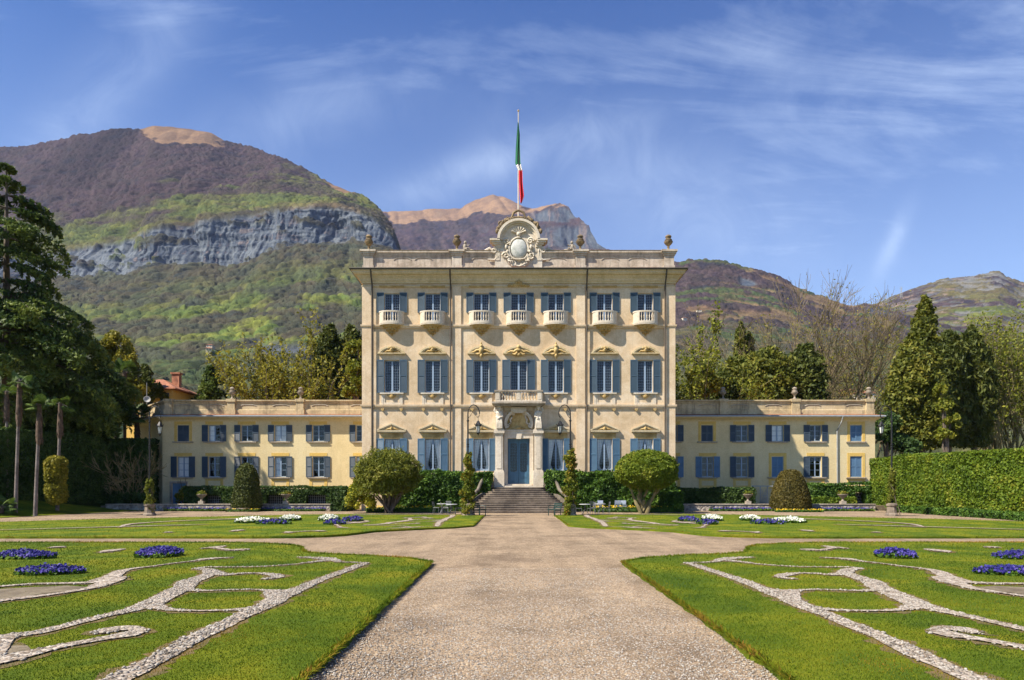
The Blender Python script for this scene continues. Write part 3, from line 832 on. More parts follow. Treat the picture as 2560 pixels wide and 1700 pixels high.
def make_bed(outline, bl, spots, seed):
    rg = np.random.default_rng(seed)
    dn = densify(outline, 0.3, 0.022, seed)
    mb = MB()
    ins = []
    cen = np.array(outline).mean(0)
    low = [(p[0], p[1]) for p in dn]
    mb.slab(low, -0.05, LAWN_Z)
    lawn = mb.build('lawn', M_LAWN)
    struct(lawn)
    # pebble bands: ribbons just above the turf
    s = MB(); lines = []; dry = MB()
    for i, P in enumerate(bl):
        Q3 = smooth_line(P); Q = Q3[:, :2]; w = np.maximum(0.04, Q3[:, 2]*(1+0.22*(vn(Q[:, 0]*2.3, Q[:, 1]*2.3, 77)-0.5))); lines.append((Q, w))
        t = np.gradient(Q, axis=0); t /= np.linalg.norm(t, axis=1)[:, None]+1e-9
        nrm = np.stack([-t[:, 1], t[:, 0]], 1)
        ww = (w*0.5*(1+rg.normal(0, 0.05, len(Q))))[:, None]
        ends = np.minimum(1, np.minimum(np.arange(len(Q)), np.arange(len(Q))[::-1])*0.25+0.35)[:, None]
        A = Q+nrm*ww*ends; B = Q-nrm*ww*ends
        z = LAWN_Z+0.016+0.0012*i
        wd = (w*0.5+np.abs(0.07+0.06*rg.normal(0, 1, len(Q))))[:, None]
        A2 = Q+nrm*wd; B2 = Q-nrm*wd; zd = LAWN_Z+0.002+0.0005*i
        for k in range(len(Q)-1):
            dry.quad((A2[k][0], A2[k][1], zd), (B2[k][0], B2[k][1], zd), (B2[k+1][0], B2[k+1][1], zd), (A2[k+1][0], A2[k+1][1], zd))
        for k in range(len(Q)-1):
            s.quad((A[k][0], A[k][1], z), (B[k][0], B[k][1], z), (B[k+1][0], B[k+1][1], z), (A[k+1][0], A[k+1][1], z))
    struct(s.build('pebble_path', M_STRIP)); struct(dry.build('dry_turf', M_DRYT))
    so = MB()
    for P in spots:
        so.poly([(p[0], p[1], LAWN_Z+0.0135) for p in densify(P, 0.25, 0.02, seed)])
    if spots: struct(so.build('bare_soil', M_SOIL))
    return lines

bedsets = []
for side in (0, 1):
    for far in (0, 1):
        f1 = mirror_x if side else (lambda P: list(P))
        f2 = mirror_y if far else (lambda P: list(P))
        ol = f1(bed_back if far else bed_front)
        bl = [f1(f2(P)) for P in bands]
        if far:
            bl = [P for P in bl if inside(ol, np.array([P[0][0]]), np.array([P[0][1]]))[0] and inside(ol, np.array([P[-1][0]]), np.array([P[-1][1]]))[0]]
        sp = [f1(f2(P)) for P in soil_spots]
        lines = make_bed(ol, bl, sp, 3+side*2+far)
        bedsets.append((ol, lines, sp, side, far))

# pebbles set on edge in the bands
ICO_V = None
def stone_proto():
    t = (1+5**0.5)/2
    v = np.array([(-1, t, 0), (1, t, 0), (-1, -t, 0), (1, -t, 0), (0, -1, t), (0, 1, t), (0, -1, -t), (0, 1, -t), (t, 0, -1), (t, 0, 1), (-t, 0, -1), (-t, 0, 1)], float)
    v /= np.linalg.norm(v[0])
    f = np.array([(0,11,5),(0,5,1),(0,1,7),(0,7,10),(0,10,11),(1,5,9),(5,11,4),(11,10,2),(10,7,6),(7,1,8),(3,9,4),(3,4,2),(3,2,6),(3,6,8),(3,8,9),(4,9,5),(2,4,11),(6,2,10),(8,6,7),(9,8,1)])
    return v, f
def stones(name, pos, sx, sy, sz, m, rg, label, cat, smooth=True):
    v, f = stone_proto(); n = len(pos)
    a = rg.uniform(0, 2*PI, n)
    jit = rg.uniform(0.75, 1.25, (n, 12, 1))
    P = v[None]*jit
    x = P[..., 0]*sx[:, None]; y = P[..., 1]*sy[:, None]; z = P[..., 2]*sz[:, None]
    X = x*np.cos(a)[:, None]-y*np.sin(a)[:, None]+pos[:, 0:1]; Y = x*np.sin(a)[:, None]+y*np.cos(a)[:, None]+pos[:, 1:2]; Z = z+pos[:, 2:3]
    V = np.stack([X, Y, Z], -1).reshape(-1, 3)
    F = (f[None]+(np.arange(n)*12)[:, None, None]).reshape(-1, 3)
    o = np_mesh(name, V, F, m, rnd=np.repeat(rg.uniform(0, 1, n), 12), smooth=smooth)
    return stuff(o, label, cat)
for (ol, lines, sp, side, far) in bedsets:
    rg = np.random.default_rng(40+side*2+far)
    pos = []
    for Q, w in lines:
        L = np.linalg.norm(np.diff(Q, axis=0), axis=1).sum()
        ymin = Q[:, 1].min()
        if far or Q[:, 1].max() < 5.5: continue
        n = int(L*w.mean()*520)
        k = rg.choice(len(Q)-1, n, p=w[:-1]/w[:-1].sum()); t = rg.uniform(0, 1, n)[:, None]
        p = Q[k]*(1-t)+Q[k+1]*t
        d = Q[np.minimum(k+1, len(Q)-1)]-Q[k]; d /= np.linalg.norm(d, axis=1)[:, None]+1e-9
        u = rg.uniform(-0.5, 0.5, n)*w[k]+rg.normal(0, 0.012, n)
        p = p+np.stack([-d[:, 1], d[:, 0]], 1)*u[:, None]
        pos.append(np.column_stack([p, np.full(n, LAWN_Z+0.018)]))
    if pos:
        pos = np.concatenate(pos); pos = pos[(pos[:, 1] > 5.5) & (np.abs(pos[:, 0]) < 16)]; n = len(pos)
        s = rg.uniform(0.012, 0.025, n)
        stones('pebbles', pos, s*1.3, s*0.85, s*0.75, M_PEB, rg, 'pale rounded pebbles set in scrolling bands through the %s front lawn' % ('right' if side else 'left'), 'pebbles')

# grass blades on the front beds, longer along the ragged edges
def blades(name, x, y, h, rg, label, lean=None, z=LAWN_Z, dry=None):
    n = len(x)
    a = rg.uniform(0, 2*PI, n); w = h*rg.uniform(0.10, 0.2, n)+0.002
    dx = np.cos(a); dy = np.sin(a)
    b = rg.normal(0, 0.35, (n, 2))*h[:, None]
    if lean is not None: b = b+lean*h[:, None]
    z0 = np.full(n, z-0.004)
    A = np.stack([x-dx*w, y-dy*w, z0], 1); B = np.stack([x+dx*w, y+dy*w, z0], 1)
    hh = h*rg.uniform(0.6, 1.2, n)
    C = np.stack([x+b[:, 0], y+b[:, 1], z0+hh], 1)
    if lean is not None: C[:, 2] -= np.linalg.norm(lean, axis=1)*h*0.7
    V = np.stack([A, B, C], 1).reshape(-1, 3); F = np.arange(3*n).reshape(n, 3)
    tone = rg.uniform(0, 1, n)+0.16*np.sin(x*2*PI/1.1+0.6*np.sin(y*0.5))+0.5*(fbm(x/0.9, y/0.9, 31, 3)-0.5)
    if dry is not None: tone = np.clip(tone*0.8+dry*0.9, 0, 1.4)
    o = np_mesh(name, V, F, M_GRASS, rnd=np.repeat(tone, 3))
    return stuff(o, label, 'grass')
for (ol, lines, sp, side, far) in bedsets:
    rg = np.random.default_rng(60+side*2+far)
    if far: zones = [(25.9, 47.5, 22, 0.075)]
    else: zones = [(6.2, 9.5, 2300, 0.034), (9.5, 13.0, 1150, 0.040), (13.0, 17.5, 480, 0.05), (17.5, 23.5, 200, 0.06)]
    xs_, ys_, hs_, ds_ = [], [], [], []
    for (y0, y1, dens, hh) in zones:
        xmax = min(31.0, 0.78*y1+1.5)
        n = int((xmax-2.2)*(y1-y0)*dens)
        x = rg.uniform(2.2, xmax, n)*(1 if side else -1); y = rg.uniform(y0, y1, n)
        k = inside(ol, x, y) & (np.abs(x) < 0.76*y+1.2)
        x = x[k]; y = y[k]
        keep = np.ones(len(x), bool); dr = np.zeros(len(x))
        for Q, w in lines:
            wb = w.max()+0.2
            bb = (x > Q[:, 0].min()-wb) & (x < Q[:, 0].max()+wb) & (y > Q[:, 1].min()-wb) & (y < Q[:, 1].max()+wb) & keep
            i = np.where(bb)[0]
            if len(i): 
                    sd_ = edge_dist(Q, w, x[i], y[i]); keep[i[sd_ < -0.005]] = False
                    dr[i] = np.maximum(dr[i], np.clip(1-sd_/0.17, 0, 1))
        for P in sp: keep &= ~(inside(P, x, y) & (rg.uniform(0, 1, len(x)) > 0.05))
        x = x[keep]; y = y[keep]; ds_.append(dr[keep])
        xs_.append(x); ys_.append(y); hs_.append(np.full(len(x), hh))
    x = np.concatenate(xs_); y = np.concatenate(ys_); h = np.concatenate(hs_)
    lab = ('back ' if far else 'front ')+('right' if side else 'left')
    blades('grass', x, y, h*0.7, rg, 'short mown grass blades of the %s lawn' % lab, dry=np.concatenate(ds_))
    # edge fringe
    E = densify(ol, 0.012 if not far else 0.05, 0.0)
    vis = (E[:, 1] > 6.3) & (np.abs(E[:, 0]) < 0.76*E[:, 1]+1)
    nrm = np.stack([np.roll(E[:, 1], -1)-np.roll(E[:, 1], 1), -(np.roll(E[:, 0], -1)-np.roll(E[:, 0], 1))], 1)
    nrm /= np.linalg.norm(nrm, axis=1)[:, None]+1e-9
    sgn = -1.0 if inside(ol, np.array([E[5, 0]+nrm[5, 0]*0.05]), np.array([E[5, 1]+nrm[5, 1]*0.05]))[0] else 1.0
    nrm *= sgn
    E = E[vis]; nrm = nrm[vis]
    rep = 5 if not far else 2
    E = np.repeat(E, rep, 0); nrm = np.repeat(nrm, rep, 0)
    E = E+nrm*rg.uniform(-0.06, 0.02, len(E))[:, None]+rg.normal(0, 0.012, E.shape)
    blades('grass_edging', E[:, 0], E[:, 1], rg.uniform(0.04, 0.095, len(E)), rg, 'longer ragged grass hanging over the edge of the %s lawn' % lab, lean=nrm*rg.uniform(0.1, 1.0, len(E))[:, None], dry=0.25+0.75*np.clip(fbm(E[:, 0]/0.7, E[:, 1]/0.7, 9, 3)*3-1.2, 0, 1))

# loose stones of the path close to the eye
rg = np.random.default_rng(5)
n = 26000
y = 6.6+(rg.uniform(0, 1, n)**1.6)*10; x = rg.uniform(-2.6, 2.6, n)
s = rg.uniform(0.005, 0.013, n)
M_GSTONE = pebble_mat('gravel_stones', 0.50)
stones('gravel_stones', np.column_stack([x, y, s*0.3]), s*1.25, s, s*0.7, M_GSTONE, rg, 'loose crushed stones scattered over the central gravel path', 'gravel', smooth=False)

# ------------------------------------------------------------------ building materials
M_WALL = stucco('villa_stucco', (0.49, 0.355, 0.21), (0.60, 0.455, 0.29), (0.69, 0.56, 0.40), stain=0.42, big=0.3, staincol=(0.36, 0.29, 0.19))
M_PIL = stucco('villa_pilaster_stucco', (0.54, 0.40, 0.25), (0.64, 0.495, 0.33), (0.72, 0.59, 0.43), stain=0.32, big=0.4, staincol=(0.38, 0.30, 0.20))
M_STONE = stucco('pale_stone', (0.50, 0.43, 0.33), (0.60, 0.52, 0.41), (0.68, 0.61, 0.50), stain=0.35, big=0.8, staincol=(0.30, 0.25, 0.18))
M_GREY = stucco('weathered_stone', (0.24, 0.20, 0.155), (0.36, 0.305, 0.24), (0.47, 0.41, 0.33), stain=0.65, big=0.9, bump=0.3, staincol=(0.10, 0.085, 0.07))
M_PARA = stucco('parapet_stucco', (0.34, 0.275, 0.205), (0.48, 0.40, 0.31), (0.60, 0.525, 0.42), stain=0.85, big=0.5, staincol=(0.15, 0.125, 0.10))
M_WPARA = stucco('wing_parapet_stucco', (0.34, 0.265, 0.15), (0.48, 0.375, 0.215), (0.56, 0.45, 0.28), stain=0.8, big=0.6, staincol=(0.13, 0.105, 0.07))
M_OCHRE = stucco('ochre_moulding', (0.29, 0.185, 0.060), (0.42, 0.285, 0.105), (0.54, 0.40, 0.18), stain=0.4, big=1.2, staincol=(0.22, 0.15, 0.06))
M_CORN = stucco('cornice_stucco', (0.47, 0.385, 0.235), (0.56, 0.465, 0.30), (0.62, 0.525, 0.36), stain=0.35, big=0.5, staincol=(0.26, 0.22, 0.12))
M_DARKST = stucco('blackened_cresting', (0.10, 0.075, 0.045), (0.19, 0.135, 0.075), (0.34, 0.24, 0.12), stain=0.4, big=3.0, bump=0.4)
M_YWALL = stucco('wing_yellow_stucco', (0.60, 0.475, 0.245), (0.66, 0.53, 0.285), (0.69, 0.575, 0.33), stain=0.30, big=0.28, staincol=(0.44, 0.35, 0.20))
M_YBAND = stucco('wing_ochre_band', (0.58, 0.38, 0.085), (0.64, 0.43, 0.11), (0.66, 0.47, 0.15), stain=0.25, big=0.8, staincol=(0.42, 0.28, 0.09))
M_SHUT = plain('blue_grey_shutter_paint', (0.052, 0.090, 0.128), 0.5, var=0.14, scale=1.2)
M_SHUTG = plain('blue_shutter_paint', (0.070, 0.145, 0.225), 0.5, var=0.14, scale=1.2)
M_SHUTW = plain('slate_shutter_paint', (0.044, 0.068, 0.096), 0.55, var=0.16, scale=1.2)
M_SHUTB = plain('faded_blue_shutter_paint', (0.10, 0.19, 0.30), 0.6, var=0.2, scale=1.5)
M_FRAME = plain('pale_blue_window_paint', (0.25, 0.33, 0.44), 0.45, var=0.08)
M_DOOR = plain('blue_door_paint', (0.045, 0.120, 0.200), 0.45, var=0.12)
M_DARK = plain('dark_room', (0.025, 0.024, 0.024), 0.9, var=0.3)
M_CURT = plain('white_net_curtain', (0.84, 0.86, 0.86), 0.9, var=0.06, scale=8)
M_PIPE = plain('brown_downpipe', (0.075, 0.058, 0.042), 0.55, var=0.2)
M_PIPEG = plain('weathered_downpipe', (0.30, 0.31, 0.30), 0.5, var=0.2)
M_GUT = plain('dark_copper_gutter', (0.050, 0.043, 0.030), 0.6, var=0.25)
M_GUTZ = plain('zinc_gutter', (0.36, 0.38, 0.40), 0.5, var=0.15)
M_IRON = plain('dark_iron', (0.030, 0.030, 0.030), 0.5, 0.6, var=0.3)
M_GREEN = plain('green_bench_paint', (0.020, 0.050, 0.045), 0.5, var=0.25)
M_WHITEM = stucco('marble_cartouche', (0.33, 0.35, 0.31), (0.50, 0.50, 0.46), (0.62, 0.60, 0.57), stain=0.5, big=2.5, staincol=(0.36, 0.42, 0.36))
def tile_mat():
    m, n, l, b = new_mat('terracotta_tiles')
    v = mapped(n, l)
    w = n.new('ShaderNodeTexWave'); w.inputs['Scale'].default_value = 2.1; w.inputs['Distortion'].default_value = 0.6; l.new(v, w.inputs['Vector'])
    a = noise(n, l, 2.5, 5, 0.65, v)
    r = ramp(n, [(0.3, (0.16, 0.075, 0.045)), (0.5, (0.36, 0.14, 0.075)), (0.7, (0.50, 0.23, 0.13))]); l.new(a.outputs[0], r.inputs[0])
    l.new(r.outputs[0], b.inputs['Base Color']); b.inputs['Roughness'].default_value = 0.9
    bp = n.new('ShaderNodeBump'); bp.inputs['Strength'].default_value = 0.8; bp.inputs['Distance'].default_value = 0.06
    l.new(w.outputs[0], bp.inputs['Height']); l.new(bp.outputs[0], b.inputs['Normal'])
    return m
M_TILE = tile_mat()
def glass_mat():
    m, n, l, b = new_mat('window_glass')
    g = n.new('ShaderNodeBsdfGlossy'); g.inputs['Roughness'].default_value = 0.02; g.inputs['Color'].default_value = (0.8, 0.83, 0.88, 1)
    t = n.new('ShaderNodeBsdfTransparent'); t.inputs['Color'].default_value = (0.96, 0.97, 0.98, 1)
    f = n.new('ShaderNodeFresnel'); f.inputs['IOR'].default_value = 1.5
    v = mapped(n, l); nz = noise(n, l, 1.7, 3, 0.5, v)
    bp = n.new('ShaderNodeBump'); bp.inputs['Strength'].default_value = 0.12; bp.inputs['Distance'].default_value = 0.05
    l.new(nz.outputs[0], bp.inputs['Height']); l.new(bp.outputs[0], g.inputs['Normal'])
    ma = n.new('ShaderNodeMath'); ma.operation = 'MULTIPLY_ADD'; ma.inputs[1].default_value = 0.9; ma.inputs[2].default_value = 0.02; l.new(f.outputs[0], ma.inputs[0])
    mx = n.new('ShaderNodeMixShader'); l.new(ma.outputs[0], mx.inputs[0])
    l.new(t.outputs[0], mx.inputs[1]); l.new(g.outputs[0], mx.inputs[2])
    l.new(mx.outputs[0], n['Material Output'].inputs['Surface'])
    return m
M_GLASS = glass_mat()

def wall_sheet(mb, x0, x1, z0, z1, y, holes, depth=0.3):
    """front face at y with openings and their reveals"""
    xs = sorted({x0, x1} | {h[0] for h in holes} | {h[1] for h in holes})
    zs = sorted({z0, z1} | {h[2] for h in holes} | {h[3] for h in holes})
    for i in range(len(xs)-1):
        for j in range(len(zs)-1):
            cx = (xs[i]+xs[i+1])/2; cz = (zs[j]+zs[j+1])/2
            if any(h[0] < cx < h[1] and h[2] < cz < h[3] for h in holes): continue
            mb.quad((xs[i], y, zs[j]), (xs[i+1], y, zs[j]), (xs[i+1], y, zs[j+1]), (xs[i], y, zs[j+1]))
    for (a, b, c, d) in holes:
        mb.quad((a, y, c), (a, y+depth, c), (a, y+depth, d), (a, y, d))
        mb.quad((b, y+depth, c), (b, y, c), (b, y, d), (b, y+depth, d))
        mb.quad((a, y+depth, d), (b, y+depth, d), (b, y, d), (a, y, d))
        mb.quad((a, y, c), (b, y, c), (b, y+depth, c), (a, y+depth, c))

def shutter_mesh(w, h, m, rails=1):
    mb = MB(); t = 0.05; st = 0.07
    mb.box(-w/2, -w/2+st, -t, 0, 0, h); mb.box(w/2-st, w/2, -t, 0, 0, h)
    rs = [0, h-st*1.2]+[h*(k+1)/(rails+1) for k in range(rails)]
    for z in rs: mb.box(-w/2+st, w/2-st, -t, 0, z, z+st*1.2)
    n = int(h/0.085)
    for k in range(n):
        z = (k+0.5)*h/n
        if any(z0-0.01 < z < z0+st*1.2 for z0 in rs): continue
        q = 0.028
        mb.quad((-w/2+st, -t+0.006, z-q), (w/2-st, -t+0.006, z-q), (w/2-st, -0.012, z+q), (-w/2+st, -0.012, z+q))
    mb.quad((-w/2+st, -0.008, 0.02), (w/2-st, -0.008, 0.02), (w/2-st, -0.008, h-0.02), (-w/2+st, -0.008, h-0.02))
    return mb.mesh('shutter', m)

def sash_mesh(w, h, m, nxm, nzm, mid=0.09, st=0.055, mun=0.009, arch=False, low=0.0):
    mb = MB(); y0, y1 = -0.035, 0.02
    mb.box(-w/2, -w/2+st, y0, y1, 0, h); mb.box(w/2-st, w/2, y0, y1, 0, h)
    mb.box(-w/2+st, w/2-st, y0, y1, h-st, h); mb.box(-w/2+st, w/2-st, y0, y1, 0, st+low)
    mb.box(-mid/2, mid/2, y0-0.015, y1-0.002, st+low, h-st)
    for s in (-1, 1):
        a = s*mid/2; b = s*(w/2-st); lo, hi = min(a, b), max(a, b)
        for k in range(1, nxm):
            x = lo+(hi-lo)*k/nxm; mb.box(x-mun/2, x+mun/2, -0.012, 0.008, st+low, h-st)
        for k in range(1, nzm):
            z = st+low+(h-2*st-low)*k/nzm; mb.box(lo, hi, -0.016, 0.004, z-mun/2, z+mun/2)
        if arch:
            r = (hi-lo)*0.32
            for (cx, sx) in ((lo, 1), (hi, -1)):
                mb.prism([(cx, st+low), (cx+sx*r, st+low), (cx+sx*r*0.55, st+low+r*0.15), (cx+sx*r*0.15, st+low+r*0.55), (cx, st+low+r)][::(1 if sx > 0 else -1)], -0.03, 0.015)
    return mb.mesh('window', m)
def pane_mesh(w, h):
    mb = MB(); mb.quad((-w/2+0.03, 0.003, 0.03), (w/2-0.03, 0.003, 0.03), (w/2-0.03, 0.003, h-0.03), (-w/2+0.03, 0.003, h-0.03))
    return mb.mesh('pane', M_GLASS)
def curtain_mesh(w, h, open_=True, side=0):
    """tied-back net curtains (or straight drawn ones) with folds"""
    mb = MB(); n = 14; rows = 12
    for s in ((-1, 1) if not side else (side,)):
        for i in range(n):
            for j in range(rows):
                def P(i, j):
                    v = j/rows; u = i/n
                    if open_:
                        reach = 0.46-0.36*(max(0, 1-v)**0.8 if v > 0.18 else (1-0.18)**0.8*(1-0.5*(0.18-v)/0.18))
                        reach = max(0.1, reach)
                    else: reach = 0.47
                    x = s*w*(0.48-u*reach)
                    return (x, 0.055+0.022*math.sin(u*26), 0.05+v*(h-0.1))
                mb.quad(P(i, j), P(i+1, j), P(i+1, j+1), P(i, j+1))
    return mb.mesh('curtain', M_CURT)

def make_window(parent, x, y, z, w, h, sw, sash, pane, shut, curtain=None, skew=0.0, shut_z=0.0, rnd=None, lefts=True, rights=True):
    """part window with pane, shutters (and curtains) as its sub-parts; z is the sill"""
    f = ob('window', sash, parent, (x, y+0.2, z))
    ob('pane', pane, f)
    if shut:
        if lefts: ob('shutter', shut, f, (-w/2-sw/2-0.02, -0.2-0.045, shut_z), rz=R(-3 if rnd is None else rnd.uniform(-7, 0)))
        if rights: ob('shutter', shut, f, (w/2+sw/2+0.02, -0.2-0.045, shut_z), rz=R(3 if rnd is None else rnd.uniform(0, 7)))
    if curtain: ob('curtain', curtain, f)
    return f

def arc(cx, cz, rx, rz, a0, a1, n):
    return [(cx+rx*math.cos(R(a0+(a1-a0)*k/n)), cz+rz*math.sin(R(a0+(a1-a0)*k/n))) for k in range(n+1)]
def scroll(cx, cz, r0, r1, a0, turns, n=26):
    return [(cx+(r0+(r1-r0)*k/n)*math.cos(R(a0+360*turns*k/n)), cz+(r0+(r1-r0)*k/n)*math.sin(R(a0+360*turns*k/n))) for k in range(n+1)]
def xz(P, y): return [(p[0], y, p[1]) for p in P]
URN = [(0.20, 0), (0.20, 0.06), (0.13, 0.09), (0.08, 0.16), (0.07, 0.24), (0.10, 0.28), (0.07, 0.32), (0.12, 0.38), (0.24, 0.50), (0.30, 0.60), (0.31, 0.66), (0.24, 0.69), (0.22, 0.72), (0.25, 0.75), (0.25, 0.79), (0.15, 0.84), (0.17, 0.90), (0.22, 0.98), (0.19, 1.06), (0.09, 1.12), (0.02, 1.15)]
def urn_mb(x, y, z, s=1.0):
    return MB().lathe(x, y, [(r*s, z+q*s) for r, q in URN], 12)
BAL = [(0.055, 0), (0.055, 0.05), (0.03, 0.08), (0.03, 0.12), (0.06, 0.24), (0.065, 0.32), (0.035, 0.46), (0.028, 0.54), (0.05, 0.58), (0.05, 0.62)]
def baluster(x, y, z, h, k=1.0):
    return MB().lathe(x, y, [(r*k, z+q*h/0.62) for r, q in BAL], 8)

# ------------------------------------------------------------------ the villa
FY = 55.0
HWID = 12.53
villa = thing('villa', 'tall three storey cream villa with a flag on its scrolled roof crest', 'villa', (0, FY, 0))
VO = (0, FY, 0)
def vpart(mb, name, m, smooth=None, parent=None):
    return mb.build(name, m, parent or villa, smooth, off=VO)
AX7 = [-10.2, -6.92, -3.0, 0.0, 3.0, 6.92, 10.2]
TOPZ = 18.05
holes = []
OW = 1.22
for i, a in enumerate(AX7):
    w = OW if i != 3 else 1.32
    holes.append((a-OW/2, a+OW/2, 15.12, 17.52))
    holes.append((a-w/2, a+w/2, 9.52, 12.12))
    if i != 3: holes.append((a-OW/2, a+OW/2, 3.22, 5.80))
holes.append((-0.88, 0.88, 2.16, 5.82))
mb = MB()
wall_sheet(mb, -HWID, HWID, 0.0, 19.1, FY, holes, 0.34)
mb.quad((-HWID, FY+15, 0), (-HWID, FY, 0), (-HWID, FY, 19.1), (-HWID, FY+15, 19.1))
mb.quad((HWID, FY, 0), (HWID, FY+15, 0), (HWID, FY+15, 19.1), (HWID, FY, 19.1))
mb.quad((HWID, FY+15, 0), (-HWID, FY+15, 0), (-HWID, FY+15, 19.1), (HWID, FY+15, 19.1))
vpart(mb, 'wall', M_WALL)
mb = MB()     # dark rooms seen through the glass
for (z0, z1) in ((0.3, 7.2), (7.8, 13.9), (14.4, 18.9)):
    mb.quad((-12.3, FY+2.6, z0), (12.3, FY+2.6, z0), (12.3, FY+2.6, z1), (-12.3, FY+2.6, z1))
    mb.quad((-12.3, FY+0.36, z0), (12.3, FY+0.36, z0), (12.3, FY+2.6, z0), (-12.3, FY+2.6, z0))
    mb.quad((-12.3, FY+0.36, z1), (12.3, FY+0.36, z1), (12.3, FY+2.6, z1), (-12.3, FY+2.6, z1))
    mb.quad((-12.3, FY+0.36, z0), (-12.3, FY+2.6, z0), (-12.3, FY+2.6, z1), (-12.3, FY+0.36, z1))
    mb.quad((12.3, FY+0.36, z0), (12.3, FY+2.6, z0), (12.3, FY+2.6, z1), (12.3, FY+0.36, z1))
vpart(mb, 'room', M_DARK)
# pilasters
for (a, b) in ((-12.60, -11.86), (-5.34, -4.63), (4.63, 5.34), (11.86, 12.60)):
    mb = MB()
    for (z0, z1) in ((1.9, 8.23), (8.55, 14.69), (14.97, TOPZ)):
        mb.box(a, b, FY-0.10, FY+(0.6 if abs(a) > 11 else 0.003), z0, z1)
    vpart(mb, 'pilaster', M_PIL)
# string courses
PATHV = [(-HWID, FY+15), (-HWID, FY), (HWID, FY), (HWID, FY+15)]
PATHV = PATHV
for (z0, z1, o) in ((8.23, 8.55, 0.17), (14.69, 14.97, 0.17)):
    h = z1-z0
    mb = MB().sweep(PATHV, [(-0.02, z0), (o*0.5, z0), (o*0.6, z0+h*0.35), (o, z0+h*0.5), (o*1.1, z1-0.03), (o*1.1, z1), (-0.02, z1)])
    vpart(mb, 'string_course', M_PIL)
for pth in ([(-HWID, FY+15), (-HWID, FY), (-1.17, FY)], [(1.17, FY), (HWID, FY), (HWID, FY+15)]):
    vpart(MB().sweep(pth, [(-0.02, 0.0), (0.12, 0.0), (0.12, 2.95), (0.08, 3.05), (-0.02, 3.05)]), 'plinth', M_PIL)
mb = MB().sweep(PATHV, [(-0.02, 17.98), (0.05, 17.98), (0.05, 18.02), (0.12, 18.05), (0.12, 18.12), (0.03, 18.16), (-0.02, 18.16)])
vpart(mb, 'frieze_moulding', M_CORN)
mb = MB().sweep(PATHV, [(-0.02, 18.30), (0.10, 18.30), (0.14, 18.42), (0.22, 18.48), (0.26, 18.62), (0.40, 18.78), (0.44, 18.86), (0.62, 18.90), (0.72, 19.02), (0.72, 19.10), (0.80, 19.14), (0.80, 19.20), (-0.02, 19.24)])
vpart(mb, 'cornice', M_CORN)
mb = MB().sweep(PATHV, [(0.2, 19.245), (0.83, 19.205), (0.90, 19.205), (0.93, 19.28), (0.90, 19.33), (0.2, 19.40)])
vpart(mb, 'gutter', M_GUT)
mb = MB()   # low roof behind the gutter
mb.slab([(-HWID-0.2, FY-0.2), (HWID+0.2, FY-0.2), (HWID+0.2, FY+15.2), (-HWID-0.2, FY+15.2)], 19.26, 19.40)
vpart(mb, 'roof', M_TILE)
# loose tiles along the foot of the parapet
rr = random.Random(4)
for (a, b) in ((-11.2, -9.3), (-8.0, -5.6), (-5.0, -1.7), (2.9, 5.0), (5.7, 8.2), (8.9, 11.2)):
    vpart(MB().box(a, b, FY-0.45, FY+0.1, 19.40, 19.47+rr.random()*0.03), 'roof_tiles', M_TILE)
# parapet
PY0 = FY+0.25
mb = MB()
def para(mb, x0, x1):
    mb.box(x0, x1, PY0, PY0+0.35, 19.3, 20.55)
    mb.box(x0, x1, PY0-0.10, PY0+0.45, 19.3, 19.72)
    mb.box(x0, x1, PY0-0.05, PY0+0.40, 20.55, 20.68)
    mb.box(x0, x1, PY0-0.10, PY0+0.45, 20.68, 20.84)
    mb.box(x0, x1, PY0-0.20, PY0+0.55, 20.84, 20.98)
para(mb, -11.75, -5.45); para(mb, -4.55, 4.55); para(mb, 5.45, 11.75)
for s in (-1, 1):
    mb.box(s*12.15-0.4, s*12.15+0.4, PY0+0.5, PY0+13, 19.3, 20.95)
vpart(mb, 'parapet', M_PARA)
for (a, b) in ((-11.6, -5.5), (-4.5, -1.95), (1.95, 4.5), (5.5, 11.6)):
    vpart(MB().box(a, b, PY0-0.22, PY0+0.57, 20.982, 21.03), 'coping', M_DARKST)
for a in (-12.15, -5.0, 5.0, 12.15):
    mb = MB()
    mb.box(a-0.40, a+0.40, PY0-0.14, PY0+0.5, 19.3, 20.60)
    mb.box(a-0.46, a+0.46, PY0-0.20, PY0+0.55, 19.3, 19.80)
    mb.box(a-0.47, a+0.47, PY0-0.20, PY0+0.55, 20.60, 20.74)
    mb.box(a-0.55, a+0.55, PY0-0.28, PY0+0.60, 20.74, 20.90)
    mb.box(a-0.64, a+0.64, PY0-0.36, PY0+0.68, 20.90, 21.05)
    vpart(mb, 'parapet_pier', M_PARA)
    vpart(urn_mb(a, PY0+0.15, 21.05, 1.18), 'urn_finial', M_DARKST, 40)
for a in (-9.4, -7.7, -3.1, 3.1, 7.4, 9.6):      # sunk panels with curved heads
    mb = MB()
    P = [(a-0.72, 20.28), (a-0.50, 20.42), (a, 20.45), (a+0.50, 20.42), (a+0.72, 20.28)]
    mb.tube(xz(P, PY0-0.01), 0.035, 5)
    vpart(mb, 'panel_moulding', M_GREY)

